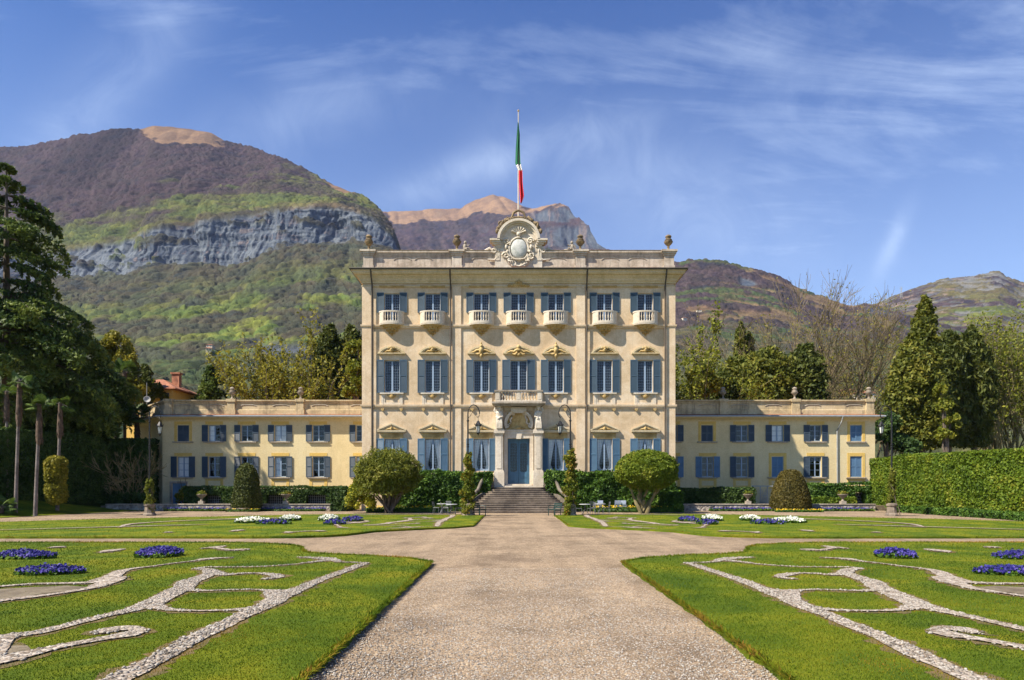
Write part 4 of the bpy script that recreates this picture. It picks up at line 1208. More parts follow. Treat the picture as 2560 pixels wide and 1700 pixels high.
def putto(mb, x, y, z, s, face=1):
    """a small seated stone child"""
    mb.ell((x, y, z+0.34*s), (0.15*s, 0.13*s, 0.22*s)); mb.ell((x+0.03*face*s, y-0.02, z+0.66*s), (0.11*s, 0.11*s, 0.13*s))
    mb.tube([(x, y, z+0.5*s), (x+0.02*face*s, y, z+0.6*s)], 0.06*s, 6)
    mb.tube([(x+0.06*face*s, y-0.08*s, z+0.18*s), (x+0.30*face*s, y-0.14*s, z+0.20*s), (x+0.36*face*s, y-0.14*s, z)], [0.09*s, 0.075*s, 0.05*s], 6)
    mb.tube([(x-0.06*face*s, y-0.08*s, z+0.16*s), (x+0.16*face*s, y-0.22*s, z+0.15*s), (x+0.2*face*s, y-0.22*s, z)], [0.09*s, 0.07*s, 0.05*s], 6)
    mb.tube([(x+0.1*face*s, y, z+0.50*s), (x+0.26*face*s, y-0.04*s, z+0.40*s), (x+0.34*face*s, y-0.05*s, z+0.52*s)], [0.06*s, 0.05*s, 0.04*s], 6)
    mb.tube([(x-0.1*face*s, y, z+0.50*s), (x-0.2*face*s, y-0.02*s, z+0.36*s), (x-0.24*face*s, y-0.02*s, z+0.22*s)], [0.06*s, 0.05*s, 0.04*s], 6)
    return mb
for s in (-1, 1):
    mb = putto(MB(), s*4.35, PY0+0.1, 21.0, 1.1, -s)
    mb.ell((s*3.85, PY0+0.1, 21.08), (0.25, 0.2, 0.12))
    vpart(mb, 'putto_statue', M_GREY, 50)

# crest over the middle
CXZ = 21.0
mb = MB()
arch_out = arc(0, 21.75, 1.62, 1.58, 0, 180, 24); arch_in = arc(0, 21.75, 1.28, 1.26, 180, 0, 24)
mb.prism([(1.9, 19.42), (1.9, 21.0), (1.5, 21.75)]+arc(0, 21.75, 1.5, 1.48, 0, 180, 24)[1:-1]+[(-1.5, 21.75), (-1.9, 21.0), (-1.9, 19.42)], PY0-0.16, PY0+0.5)
vpart(mb, 'crest_wall', M_STONE, 30)
mb = MB()
def arch_band(mb, r0, r1, zc, y0, y1, n=28, sq=0.97):
    O = arc(0, zc, r1, r1*sq, 0, 180, n); I = arc(0, zc, r0, r0*sq, 0, 180, n)
    for k in range(n):
        a, b, c, d = I[k], O[k], O[k+1], I[k+1]
        mb.prism([a, b, c, d], y0, y1)
arch_band(mb, 1.52, 1.72, 21.80, PY0-0.55, PY0+0.5)
arch_band(mb, 1.40, 1.52, 21.80, PY0-0.42, PY0+0.4)
arch_band(mb, 1.28, 1.40, 21.80, PY0-0.25, PY0+0.3)
for s in (-1, 1):
    a, b = sorted((s*1.52, s*2.32))
    mb.box(a, b, PY0-0.55, PY0+0.5, 21.72, 21.86); 
    a, b = sorted((s*1.45, s*2.18)); mb.box(a, b, PY0-0.46, PY0+0.45, 21.56, 21.72)
    a, b = sorted((s*1.40, s*2.02)); mb.box(a, b, PY0-0.36, PY0+0.40, 21.42, 21.56)
    a, b = sorted((s*1.38, s*1.88)); mb.box(a, b, PY0-0.26, PY0+0.35, 21.26, 21.42)
vpart(mb, 'crest_arch', M_STONE)
for s in (-1, 1):      # brackets that roll into the parapet
    mb = MB()
    mb.tube(xz(scroll(s*2.0, 21.02, 0.26, 0.05, 90 if s > 0 else 90, 1.3*s), PY0-0.15), 0.085, 7)
    mb.tube(xz([(s*1.72, 21.25), (s*1.62, 20.9), (s*1.66, 20.5), (s*1.95, 20.25), (s*2.5, 20.3)], PY0-0.12), [0.13, 0.12, 0.11, 0.09, 0.05], 7)
    mb.box(s*1.68-0.16, s*1.68+0.16, PY0-0.2, PY0+0.05, 20.2, 21.3)
    mb.tube(xz([(s*2.1, 21.06), (s*2.35, 21.25), (s*2.6, 21.12), (s*2.95, 20.99)], PY0+0.1), [0.10, 0.14, 0.11, 0.05], 7)
    vpart(mb, 'crest_scroll', M_STONE, 50)
mb = MB()       # the oval coat of arms field, worn smooth
mb.ell((0.02, PY0-0.22, 21.12), (0.66, 0.20, 0.80), 20, 12)
vpart(mb, 'shield', M_WHITEM, 60)
mb = MB()
def ovalring(mb, cx, cz, rx, rz, y, r, a0=0, a1=360, n=30):
    return mb.tube(xz(arc(cx, cz, rx, rz, a0, a1, n), y), r, 7, cap=False)
ovalring(mb, 0.02, 21.08, 0.78, 0.94, PY0-0.22, 0.085)
ovalring(mb, 0.0, 20.98, 1.22, 1.34, PY0-0.12, 0.10, 150, 395)
for s in (-1, 1):
    mb.tube(xz(scroll(s*0.95, 21.75, 0.28, 0.05, 0, 1.4*s), PY0-0.22), 0.075, 6)
    mb.tube(xz(scroll(s*1.02, 20.55, 0.30, 0.06, 180, 1.3*s), PY0-0.25), 0.085, 6)
    mb.tube(xz([(s*0.85, 20.3), (s*0.7, 20.0), (s*0.3, 19.78), (0, 19.70)], PY0-0.22), [0.11, 0.13, 0.12, 0.08], 7)
    mb.tube(xz(scroll(s*0.42, 19.86, 0.24, 0.04, 90, 1.3*s), PY0-0.25), 0.07, 6)
    mb.ell((s*1.0, PY0-0.28, 21.25), (0.12, 0.10, 0.20)); mb.ell((s*0.9, PY0-0.28, 20.9), (0.10, 0.10, 0.14))
for k in range(7):
    a = R(20+140*k/6); mb.tube([(0.10*math.cos(a), PY0-0.25, 22.35+0.10*math.sin(a)), (0.62*math.cos(a), PY0-0.35, 22.35+0.50*math.sin(a))], [0.05, 0.09], 6)
mb.ell((0, PY0-0.3, 22.28), (0.18, 0.14, 0.18)); mb.ell((0, PY0-0.25, 22.0), (0.26, 0.12, 0.10))
putto(mb, -0.78, PY0-0.22, 19.95, 0.85, 1); putto(mb, 0.80, PY0-0.22, 19.98, 0.85, -1)
mb.tube(xz([(-0.5, 20.30), (-0.2, 20.22), (0.15, 20.22), (0.5, 20.30)], PY0-0.36), [0.04, 0.06, 0.06, 0.04], 6)
vpart(mb, 'cartouche', M_STONE, 60)
mb = MB(); rr = random.Random(9)     # dark carved cresting along the arch
for s in (-1, 1):
    for k in range(15):
        a = R(22+44*k/14.0); r = 1.84+0.12*rr.random()
        mb.ell((s*r*math.cos(a), PY0-0.35+0.1*rr.random(), 21.80+r*0.97*math.sin(a)), (0.11+0.08*rr.random(), 0.15, 0.12+0.10*rr.random()), 7, 5)
    mb.tube(xz(scroll(s*1.42, 23.10, 0.20, 0.03, 200, 1.2*s), PY0-0.35), 0.07, 6)
    P = [(s*1.02, 23.30), (s*0.75, 23.46), (s*0.55, 23.54), (s*0.48, 23.75), (s*0.40, 23.95), (s*0.18, 24.08), (0, 24.12)]
    mb.tube(xz(P, PY0-0.42), [0.09, 0.11, 0.10, 0.09, 0.10, 0.09, 0.09], 7)
    mb.tube(xz(scroll(s*0.95, 23.42, 0.16, 0.03, 90, 1.2*s), PY0-0.42), 0.06, 6)
    for k in range(6): mb.ell((s*(0.20+0.14*k), PY0-0.46, 23.56-0.035*k*k*0.45), (0.11, 0.1, 0.09), 7, 5)
mb.ell((0, PY0-0.44, 23.56), (0.24, 0.12, 0.12)); mb.ell((0, PY0-0.42, 24.12), (0.14, 0.1, 0.10))
vpart(mb, 'cresting', M_DARKST, 60)

# ---------- windows of the villa
sh_u = shutter_mesh(0.58, 1.60, M_SHUT, 0); sh_m = shutter_mesh(0.58, 2.66, M_SHUT, 1); sh_g = shutter_mesh(0.58, 2.62, M_SHUTG, 1)
sh_c = shutter_mesh(0.64, 2.66, M_SHUT, 1)
sa_u = sash_mesh(OW, 2.40, M_FRAME, 3, 11, 0.13); sa_m = sash_mesh(OW, 2.60, M_FRAME, 3, 11, 0.14, arch=True, low=0.06); sa_c = sash_mesh(1.32, 2.60, M_FRAME, 3, 11, 0.15)
sa_g = sash_mesh(OW, 2.58, M_FRAME, 3, 11, 0.12, arch=True, low=0.08)
pa_u = pane_mesh(OW, 2.40); pa_m = pane_mesh(OW, 2.60); pa_c = pane_mesh(1.32, 2.60); pa_g = pane_mesh(OW, 2.58)
cu_g = curtain_mesh(OW, 2.58, True)
rw = random.Random(12)
for i, a in enumerate(AX7):
    f = make_window(villa, a, 0, 15.12, OW, 2.40, 0.58, sa_u, pa_u, sh_u, shut_z=0.84, rnd=rw)
    if i == 3: f = make_window(villa, a, 0, 9.52, 1.32, 2.6, 0.64, sa_c, pa_c, sh_c, shut_z=-0.02, rnd=rw)
    else: f = make_window(villa, a, 0, 9.52, OW, 2.6, 0.58, sa_m, pa_m, sh_m, shut_z=-0.02, rnd=rw)
    if i != 3: make_window(villa, a, 0, 3.22, OW, 2.58, 0.58, sa_g, pa_g, sh_g, cu_g, shut_z=-0.02, rnd=rw)

M_PEDI = stucco('pediment_stucco', (0.44, 0.33, 0.16), (0.56, 0.44, 0.25), (0.64, 0.53, 0.33), stain=0.5, big=1.2, staincol=(0.24, 0.17, 0.08))
def seg_pediment(kind):
    mb = MB(); W_ = 1.12
    mb.box(-W_, W_, -0.24, 0.003, 12.62, 12.70); mb.box(-W_+0.06, W_-0.06, -0.17, 0.003, 12.56, 12.62)
    n = 16
    O = arc(0, 12.02, 1.32, 1.24, 148, 32, n); I = arc(0, 12.02, 1.20, 1.10, 148, 32, n)
    for k in range(n):
        mb.prism([I[k], O[k], O[k+1], I[k+1]], -0.23, 0.003)
    O = arc(0, 12.02, 1.19, 1.09, 146, 34, n); I = arc(0, 12.02, 1.12, 1.01, 146, 34, n)
    for k in range(n):
        mb.prism([I[k], O[k], O[k+1], I[k+1]], -0.19, 0.003)
    mb.prism(arc(0, 12.02, 1.1, 1.0, 145, 35, n), -0.02, 0.003)
    return mb
def ped_ornament(kind):
    mb = MB()
    if kind == 0:      # shell with side leaves
        mb.ell((0, -0.18, 12.92), (0.20, 0.14, 0.20)); mb.ell((0, -0.24, 12.98), (0.11, 0.10, 0.13))
        for s in (-1, 1):
            mb.tube(xz([(s*0.16, 12.84), (s*0.38, 12.86), (s*0.56, 12.76)], -0.14), [0.08, 0.07, 0.03], 6)
            mb.tube(xz([(s*0.12, 12.98), (s*0.30, 13.02), (s*0.42, 12.94)], -0.14), [0.06, 0.05, 0.02], 6)
        for k in range(5): mb.ell((0.11*(k-2), -0.26, 13.14-0.03*abs(k-2)), (0.05, 0.06, 0.10), 6, 5)
    elif kind == 1:    # tall cartouche through the pediment
        mb.ell((0, -0.24, 12.86), (0.20, 0.16, 0.30)); mb.ell((0, -0.3, 12.90), (0.11, 0.12, 0.20)); mb.ell((0, -0.26, 13.24), (0.13, 0.12, 0.16)); mb.ell((0, -0.26, 13.45), (0.07, 0.08, 0.10))
        mb.ell((0, -0.26, 12.46), (0.13, 0.12, 0.17)); mb.ell((0, -0.2, 12.30), (0.06, 0.08, 0.10))
        for s in (-1, 1):
            mb.tube(xz([(s*0.18, 12.92), (s*0.40, 12.88), (s*0.60, 12.74), (s*0.86, 12.72)], -0.2), [0.10, 0.10, 0.09, 0.04], 6)
            mb.tube(xz([(s*0.10, 12.62), (s*0.30, 12.56), (s*0.46, 12.62)], -0.24), [0.09, 0.09, 0.04], 6)
    else:              # bust with spread drapery
        mb.ell((0, -0.28, 13.16), (0.13, 0.14, 0.17)); mb.ell((0, -0.24, 12.92), (0.24, 0.15, 0.14)); mb.tube([(0, -0.26, 12.95), (0, -0.27, 13.08)], 0.07, 7)
        for s in (-1, 1):
            mb.tube(xz([(s*0.16, 12.92), (s*0.34, 12.76), (s*0.56, 12.80), (s*0.84, 12.70)], -0.22), [0.12, 0.12, 0.10, 0.05], 6)
            mb.tube(xz([(s*0.08, 12.72), (s*0.26, 12.52), (s*0.46, 12.58)], -0.26), [0.11, 0.13, 0.06], 6)
        mb.ell((0, -0.24, 12.54), (0.16, 0.12, 0.14))
    return mb
pedm = [seg_pediment(k).mesh('window_pediment', M_PEDI, 35) for k in (0,)]
ormm = [ped_ornament(k).mesh('ornament', M_OCHRE, 60) for k in range(3)]
for i, a in enumerate(AX7):
    p = ob('window_pediment', pedm[0], villa, (a, 0, 0))
    if i == 3: p.scale.x = 1.12
    ob('ornament', ormm[{2: 1, 3: 2, 4: 1}.get(i, 0)], p)
mb = MB()
mb.prism([(-1.13, 6.36), (1.13, 6.36), (1.13, 6.46), (-1.13, 6.46)], -0.26, 0.003)
mb.prism([(-1.05, 6.28), (1.05, 6.28), (1.05, 6.36), (-1.05, 6.36)], -0.17, 0.003)
for s in (-1, 1):
    mb.prism([(s*1.15, 6.462), (s*1.15, 6.56), (0, 7.06), (0, 6.95)][::(1 if s < 0 else -1)], -0.22, 0.003)
    mb.prism([(s*0.98, 6.464), (s*0.98, 6.50), (0, 6.94), (0, 6.83)][::(1 if s < 0 else -1)], -0.14, 0.003)
mb.prism([(-0.95, 6.466), (0.95, 6.466), (0, 6.84)], -0.05, 0.003)
tri = mb.mesh('window_pediment', M_CORN)
mb = MB(); mb.ell((0, -0.16, 6.62), (0.15, 0.12, 0.15)); mb.ell((0, -0.22, 6.68), (0.08, 0.08, 0.09))
for s in (-1, 1):
    mb.tube(xz([(s*0.12, 6.60), (s*0.32, 6.60), (s*0.54, 6.52)], -0.12), [0.08, 0.07, 0.03], 6); mb.tube(xz([(s*0.1, 6.70), (s*0.22, 6.70), (s*0.3, 6.64)], -0.12), [0.05, 0.04, 0.02], 6)
trio = mb.mesh('ornament', M_OCHRE, 60)
mb = MB(); mb.box(-0.90, 0.90, -0.05, 0.003, 5.84, 6.28); frz = mb.mesh('lintel_panel', M_OCHRE)
mb = MB(); mb.box(-0.88, 0.88, -0.03, 0.003, 12.14, 12.56); lin2 = mb.mesh('lintel_panel', M_PIL)
mb = MB(); mb.box(-1.0, 1.0, -0.15, 0.003, 17.99, 18.12); lin3 = mb.mesh('lintel', M_OCHRE)
mb = MB(); mb.box(-0.95, 0.95, -0.20, 0.003, 9.40, 9.50); sill = mb.mesh('sill', M_STONE)
mb = MB()
mb.box(-0.86, -0.68, -0.07, 0.003, 8.56, 9.40); mb.box(0.68, 0.86, -0.07, 0.003, 8.56, 9.40); mb.box(-0.68, 0.68, -0.05, 0.003, 8.56, 8.72); mb.box(-0.68, 0.68, -0.05, 0.003, 9.24, 9.40)
mb.box(-0.68, -0.56, -0.045, 0.003, 8.72, 9.24); mb.box(0.56, 0.68, -0.045, 0.003, 8.72, 9.24)
apr = mb.mesh('apron_panel', M_STONE)
mb = MB(); mb.ell((0, -0.12, 9.22), (0.18, 0.10, 0.18)); 
for s in (-1, 1): mb.tube(xz([(s*0.12, 9.26), (s*0.28, 9.26), (s*0.38, 9.32)], -0.08), [0.08, 0.06, 0.03], 6)
apro = mb.mesh('ornament', M_OCHRE, 60)
mb = MB(); mb.prism([(-0.14, 8.23), (0.14, 8.23), (0.10, 8.10), (0.0, 8.02), (-0.10, 8.10)], -0.16, 0.003); brk = mb.mesh('bracket', M_OCHRE)
for i, a in enumerate(AX7):
    if i != 3:
        p = ob('window_pediment', tri, villa, (a, 0, 0)); ob('ornament', trio, p)
        ob('lintel_panel', frz, villa, (a, 0, 0))
        ob('sill', sill, villa, (a, 0, 0))
        p = ob('apron_panel', apr, villa, (a, 0, 0)); ob('ornament', apro, p)
        for s in (-0.75, 0.75):
            if abs(a+s) > 2.3: ob('bracket', brk, villa, (a+s, 0, 0))
        ob('lintel', lin3, villa, (a, 0, 0))
    ob('lintel_panel', lin2, villa, (a, 0, 0))
mb = MB()
for k in range(9): mb.ell((0.19*(k-4), -0.14, 18.10+0.03*(4-abs(k-4))), (0.14, 0.10, 0.11+0.02*(4-abs(k-4))), 7, 5)
mb.ell((0, -0.18, 18.42), (0.16, 0.14, 0.18)); mb.ell((-0.2, -0.16, 18.32), (0.12, 0.1, 0.12)); mb.ell((0.2, -0.16, 18.32), (0.12, 0.1, 0.12))
mb.build('lintel_carving', M_OCHRE, villa, 60)

# small bowed balconies of the top floor
def small_balcony():
    root = None
    def bow(z0, z1, r0, r1, a0=0, a1=180, n=18):
        mb = MB(); dep = 0.72
        O = [(x, -dep*max(0, s)) for x, s in [(r1*math.cos(R(a0+(a1-a0)*k/n)), math.sin(R(a0+(a1-a0)*k/n))**0.75 if 0 < a0+(a1-a0)*k/n < 180 else 0.0) for k in range(n+1)]]
        I = [(x, -(dep-(r1-r0))*max(0, s)) for x, s in [(r0*math.cos(R(a0+(a1-a0)*k/n)), math.sin(R(a0+(a1-a0)*k/n))**0.75 if 0 < a0+(a1-a0)*k/n < 180 else 0.0) for k in range(n+1)]]
        for k in range(n):
            mb.slab([O[k], O[k+1], I[k+1], I[k]][::-1], z0, z1)
        return mb, O
    slabm = MB(); m, O = bow(15.88, 15.99, 0.88, 1.03); rail = m
    m2, O2 = bow(14.98, 15.10, 0.5, 1.02); 
    base = m2; m3, _ = bow(15.10, 15.18, 0.86, 0.99); base.add(m3)
    floor = [(p[0]*0.98, p[1]*0.98) for p in O2]; base.slab(floor[::-1], 14.90, 14.98)
    side = []
    for (a0, a1) in ((0, 54), (126, 180)):
        q, _ = bow(15.18, 15.88, 0.88, 0.99, a0, a1, 6); side.append(q)
    bals = []
    for k in range(5):
        a = 64+52*k/4
        x = 0.94*math.cos(R(a)); y = -0.68*math.sin(R(a))**0.75
        bals.append(baluster(x, y, 15.18, 0.70, 0.80))
    cor = MB()
    for k, (r, z) in enumerate([(0.80, 14.90), (0.78, 14.80), (0.62, 14.70), (0.50, 14.58), (0.34, 14.44), (0.22, 14.34), (0.15, 14.24), (0.04, 14.10)]): pass
    prof = [(0.02, 14.08), (0.10, 14.16), (0.08, 14.24), (0.20, 14.36), (0.36, 14.48), (0.50, 14.62), (0.56, 14.72), (0.74, 14.82), (0.78, 14.90)]
    cor.lathe(0, 0, [(r, z) for r, z in prof], 14, R(180), R(360), 0.72)
    for k in range(5):
        a = R(195+150*k/4); cor.ell((0.62*math.cos(a), 0.47*math.sin(a), 14.80), (0.13, 0.11, 0.12), 7, 5); cor.ell((0.42*math.cos(a+0.2), 0.33*math.sin(a+0.2), 14.56), (0.10, 0.09, 0.13), 7, 5); cor.ell((0.22*math.cos(a), 0.18*math.sin(a), 14.34), (0.07, 0.06, 0.10), 6, 5)
    return rail, base, side, bals, cor
rail, base, side, bals, cor = small_balcony()
mr = rail.mesh('handrail', M_STONE); mbse = base.mesh('balcony', M_STONE, 35); msd = [q.mesh('side_panel', M_STONE) for q in side]; mbl = [b.mesh('baluster', M_STONE, 50) for b in bals]; mco = cor.mesh('corbel', M_OCHRE, 45)
for a in AX7:
    p = ob('balcony', mbse, villa, (a, 0, 0)); ob('handrail', mr, p); [ob('side_panel', q, p) for q in msd]; ob('corbel', mco, p)
    for q in mbl: ob('baluster', q, p)

# rain pipes
for x in (-11.76, -5.46, 5.46, 11.76):
    mb = MB().tube([(x-0.10*math.copysign(1, x)*0, FY-0.80, 19.2), (x, FY-0.62, 18.75), (x, FY-0.20, 18.1), (x, FY-0.22, 15.1), (x, FY-0.22, 8.4), (x, FY-0.20, 2.2)], 0.065, 8)
    vpart(mb, 'downpipe', M_PIPE, 50)

# ---------- entrance porch
for s in (-1, 1):
    mb = MB()
    a, b = sorted((s*1.20, s*1.92))
    mb.box(a-0.05, b+0.05, FY-0.80, FY+0.003, 1.9, 3.10); mb.box(a-0.02, b+0.02, FY-0.76, FY+0.003, 3.10, 3.24)
    mb.box(a+0.05, b-0.05, FY-0.68, FY+0.003, 3.24, 6.10)
    mb.box(a+0.17, b-0.17, FY-0.72, FY-0.68, 3.4, 5.95)
    mb.box(a-0.0, b+0.0, FY-0.74, FY+0.003, 6.10, 6.20); mb.box(a-0.06, b+0.06, FY-0.80, FY+0.003, 6.20, 6.40); mb.box(a-0.02, b+0.02, FY-0.76, FY+0.003, 6.40, 6.52)
    mb.box(a+0.06, b-0.06, FY-0.42, FY+0.003, 6.52, 8.30)
    vpart(mb, 'porch_pier', M_STONE)
mb = MB()
for s in (-1, 1):
    a, b = sorted((s*0.90, s*1.18)); mb.box(a, b, FY-0.16, FY+0.003, 1.94, 6.1)
mb.box(-1.18, 1.18, FY-0.16, FY+0.003, 6.1, 6.16); mb.box(-0.9, 0.9, FY-0.16, FY+0.003, 5.83, 6.1)
mb.prism([(-0.18, 5.78), (0.18, 5.78), (0.26, 6.22), (-0.26, 6.22)], FY-0.24, FY-0.16)
mb.box(-1.22, 1.22, FY-0.26, FY+0.003, 6.42, 6.52); mb.box(-1.18, 1.18, FY-0.20, FY+0.003, 6.16, 6.42)
vpart(mb, 'door_surround', M_STONE)
mb = MB(); arch_z = 7.05
for (r0, r1, y0) in ((1.02, 1.16, FY-0.34), (0.92, 1.02, FY-0.24)):
    O = arc(0, arch_z, r1, r1*0.93, -25, 205, 26); I = arc(0, arch_z, r0, r0*0.93, -25, 205, 26)
    for k in range(26): mb.prism([I[k], O[k], O[k+1], I[k+1]], y0, FY+0.003)
for s in (-1, 1):
    mb.tube(xz([(s*0.30, 7.82), (s*0.55, 7.72), (s*0.55, 7.5), (s*0.68, 7.32), (s*0.62, 7.12), (s*0.74, 6.98)], FY-0.12), [0.05, 0.07, 0.07, 0.08, 0.07, 0.08], 7)
    mb.tube(xz(scroll(s*0.88, 6.86, 0.17, 0.03, 120, 1.3*-s), FY-0.16), 0.055, 6)
    mb.tube(xz(scroll(s*0.42, 7.78, 0.10, 0.02, 0, 1.2*s), FY-0.12), 0.04, 6)
mb.box(-0.62, 0.62, FY-0.46, FY-0.2, 7.98, 8.30); mb.prism([(-0.5, 8.0), (0.5, 8.0), (0.32, 7.84), (-0.32, 7.84)][::-1], FY-0.44, FY-0.2)
mb.box(-1.2, 1.2, FY-0.14, FY+0.003, 8.06, 8.40)
vpart(mb, 'arched_overdoor', M_STONE, 35)
mb = MB(); mb.box(-0.92, 0.92, FY-0.06, FY+0.003, 6.53, 7.9); vpart(mb, 'overdoor_panel', M_OCHRE)
mb = MB(); mb.ell((0, FY-0.2, 6.66), (0.20, 0.12, 0.14))
for s in (-1, 1): mb.tube(xz([(s*0.14, 6.62), (s*0.32, 6.60), (s*0.46, 6.66)], FY-0.18), [0.08, 0.07, 0.04], 6)
vpart(mb, 'overdoor_ornament', M_OCHRE, 60)

def herm(x):
    """stone figure wrapped in drapery, carrying the balcony slab"""
    y = FY-0.62
    mb = MB()
    prof = [(0.24, 6.52), (0.26, 6.62), (0.23, 6.9), (0.22, 7.15), (0.24, 7.35), (0.21, 7.5), (0.23, 7.66), (0.26, 7.80), (0.24, 7.90), (0.10, 7.98), (0.08, 8.04)]
    mb.lathe(x, y, prof, 14, sy=0.72)
    mb.ell((x+0.02, y-0.05, 8.14), (0.12, 0.13, 0.15), 10, 8)
    mb.ell((x+0.02, y-0.17, 8.12), (0.03, 0.04, 0.04), 6, 5)
    s = 1 if x > 0 else -1
    mb.tube([(x+0.24*s, y, 7.80), (x+0.38*s, y-0.04, 8.0), (x+0.30*s, y-0.02, 8.30)], [0.085, 0.07, 0.055], 7)
    mb.tube([(x-0.24*s, y, 7.80), (x-0.28*s, y-0.16, 7.52), (x-0.02*s, y-0.26, 7.45)], [0.085, 0.07, 0.055], 7)
    rr = random.Random(3)
    for k in range(6):
        a = -0.20+0.08*k
        mb.tube([(x+a*0.8, y-0.17, 7.4+0.02*k), (x+a+0.03, y-0.21, 7.0), (x+a*1.1+0.02, y-0.20, 6.56)], [0.045, 0.055, 0.05], 5)
    mb.tube([(x-0.26, y-0.05, 7.55), (x-0.05, y-0.24, 7.36), (x+0.26, y-0.06, 7.28)], [0.06, 0.075, 0.06], 6)
    mb.ell((x, y-0.02, 8.32), (0.22, 0.18, 0.07))
    return mb
for x in (-1.56, 1.56):
    o = vpart(herm(x), 'herm_statue', M_STONE, 60)
    md = o.modifiers.new('one_body', 'REMESH'); md.mode = 'VOXEL'; md.voxel_size = 0.03; md.use_smooth_shade = True

mb = MB()
mb.box(-2.00, 2.00, FY-1.10, FY+0.003, 8.44, 8.52); mb.box(-2.12, 2.12, FY-1.22, FY+0.003, 8.52, 8.66); mb.box(-1.90, 1.90, FY-1.0, FY+0.003, 8.36, 8.44)
p = vpart(mb, 'porch_balcony', M_GREY)
mb = MB()
for x in (-1.66, 0.0, 1.66):
    mb.box(x-0.19, x+0.19, FY-1.08, FY-0.80, 8.66, 9.46); mb.box(x-0.11, x+0.11, FY-1.10, FY-1.08, 8.85, 9.36)
for s in (-1, 1):
    a, b = sorted((s*1.52, s*1.80)); mb.box(a, b, FY-0.795, FY+0.003, 8.66, 9.46)
mb.box(-1.47, -0.19, FY-1.06, FY-0.82, 8.66, 8.78); mb.box(0.19, 1.47, FY-1.06, FY-0.82, 8.66, 8.78)
mb.build('balcony_pier', M_STONE, p, off=VO)
mb = MB(); mb.box(-1.92, 1.92, FY-1.14, FY-0.72, 9.46, 9.58)
for s in (-1, 1):
    a, b = sorted((s*1.46, s*1.90)); mb.box(a, b, FY-0.715, FY+0.003, 9.46, 9.58)
mb.build('handrail', M_GREY, p, off=VO)
for s in (-1, 1):
    for k in range(5):
        baluster(s*(0.36+0.235*k), FY-0.94, 8.78, 0.68, 1.15).build('baluster', M_STONE, p, 50, off=VO)

# door: two leaves with tall glass
dr = ob('door', MB().box(-0.88, -0.80, -0.05, 0.06, 0, 3.66).box(0.80, 0.88, -0.05, 0.06, 0, 3.66).box(-0.80, 0.80, -0.05, 0.06, 3.48, 3.66).mesh('door', M_DOOR), villa, (0, 0.29, 2.16))
for s in (-1, 1):
    mb = MB()
    a, b = (-0.79, -0.01) if s < 0 else (0.01, 0.79)
    mb.box(a, b, -0.03, 0.03, 0.02, 0.98); mb.box(a, a+0.11, -0.03, 0.03, 0.98, 3.47); mb.box(b-0.11, b, -0.03, 0.03, 0.98, 3.47); mb.box(a+0.11, b-0.11, -0.03, 0.03, 3.33, 3.47)
    mb.box(a+0.12, b-0.12, -0.05, -0.03, 0.16, 0.44); mb.box(a+0.12, b-0.12, -0.05, -0.03, 0.52, 0.86)
    r = 0.16
    for (cx, sx) in ((a+0.11, 1), (b-0.11, -1)):
        for (cz, sz) in ((0.98, 1), (3.33, -1)):
            P = [(cx, cz), (cx+sx*r, cz), (cx+sx*r*0.5, cz+sz*r*0.14), (cx+sx*r*0.14, cz+sz*r*0.5), (cx, cz+sz*r)]
            mb.prism(P[::(1 if sx*sz > 0 else -1)], -0.025, 0.025)
    for k in range(1, 3):
        x = a+0.11+(b-a-0.22)*k/3; mb.box(x-0.005, x+0.005, -0.008, 0.004, 0.98, 3.33)
    for k in range(1, 10):
        z = 0.98+2.35*k/10; mb.box(a+0.11, b-0.11, -0.010, 0.002, z-0.005, z+0.005)
    ob('door_leaf', mb.mesh('door_leaf', M_DOOR), dr)
    g = MB(); g.quad((a+0.1, 0.012, 0.96), (b-0.1, 0.012, 0.96), (b-0.1, 0.012, 3.36), (a+0.1, 0.012, 3.36)); ob('pane', g.mesh('pane', M_GLASS), dr)

# ------------------------------------------------------------------ the two low wings
WY = 62.0
def WX(px): return (px-1295.5)/27.53
def WZ(py): return 2-(py-1215)/27.53
sw_u = shutter_mesh(0.55, 1.50, M_SHUTW, 1); sw_l = shutter_mesh(0.55, 1.88, M_SHUTW, 1); sw_b = shutter_mesh(0.55, 1.88, M_SHUTB, 1)
cs_u = shutter_mesh(0.50, 1.50, M_SHUTW, 1); cs_ub = shutter_mesh(0.50, 1.50, M_SHUTB, 1); cs_l = shutter_mesh(0.50, 1.88, M_SHUTB, 1)
ss_u = sash_mesh(1.06, 1.46, M_FRAME, 1, 3, 0.10, 0.06, 0.03); ss_l = sash_mesh(1.06, 1.84, M_FRAME, 1, 3, 0.10, 0.07, 0.035)
wp_u = pane_mesh(1.06, 1.46); wp_l = pane_mesh(1.06, 1.84)
dc_u = curtain_mesh(1.06, 1.46, False); dc_l = curtain_mesh(1.06, 1.84, False); sc_u = curtain_mesh(1.06, 1.46, False, -1); sc_l = curtain_mesh(1.06, 1.84, False, -1)
mb = MB(); mb.box(-0.80, 0.80, -0.03, 0.003, 0, 0.28); band_m = mb.mesh('ochre_band', M_YBAND)
mb = MB(); mb.box(-0.80, -0.56, -0.03, 0.003, -0.1, 1.52); mb.box(0.56, 0.80, -0.03, 0.003, -0.1, 1.52); sur_u = mb.mesh('ochre_surround', M_YBAND)
mb = MB(); mb.box(-0.80, -0.56, -0.03, 0.003, -0.1, 1.90); mb.box(0.56, 0.80, -0.03, 0.003, -0.1, 1.90); sur_l = mb.mesh('ochre_surround', M_YBAND)
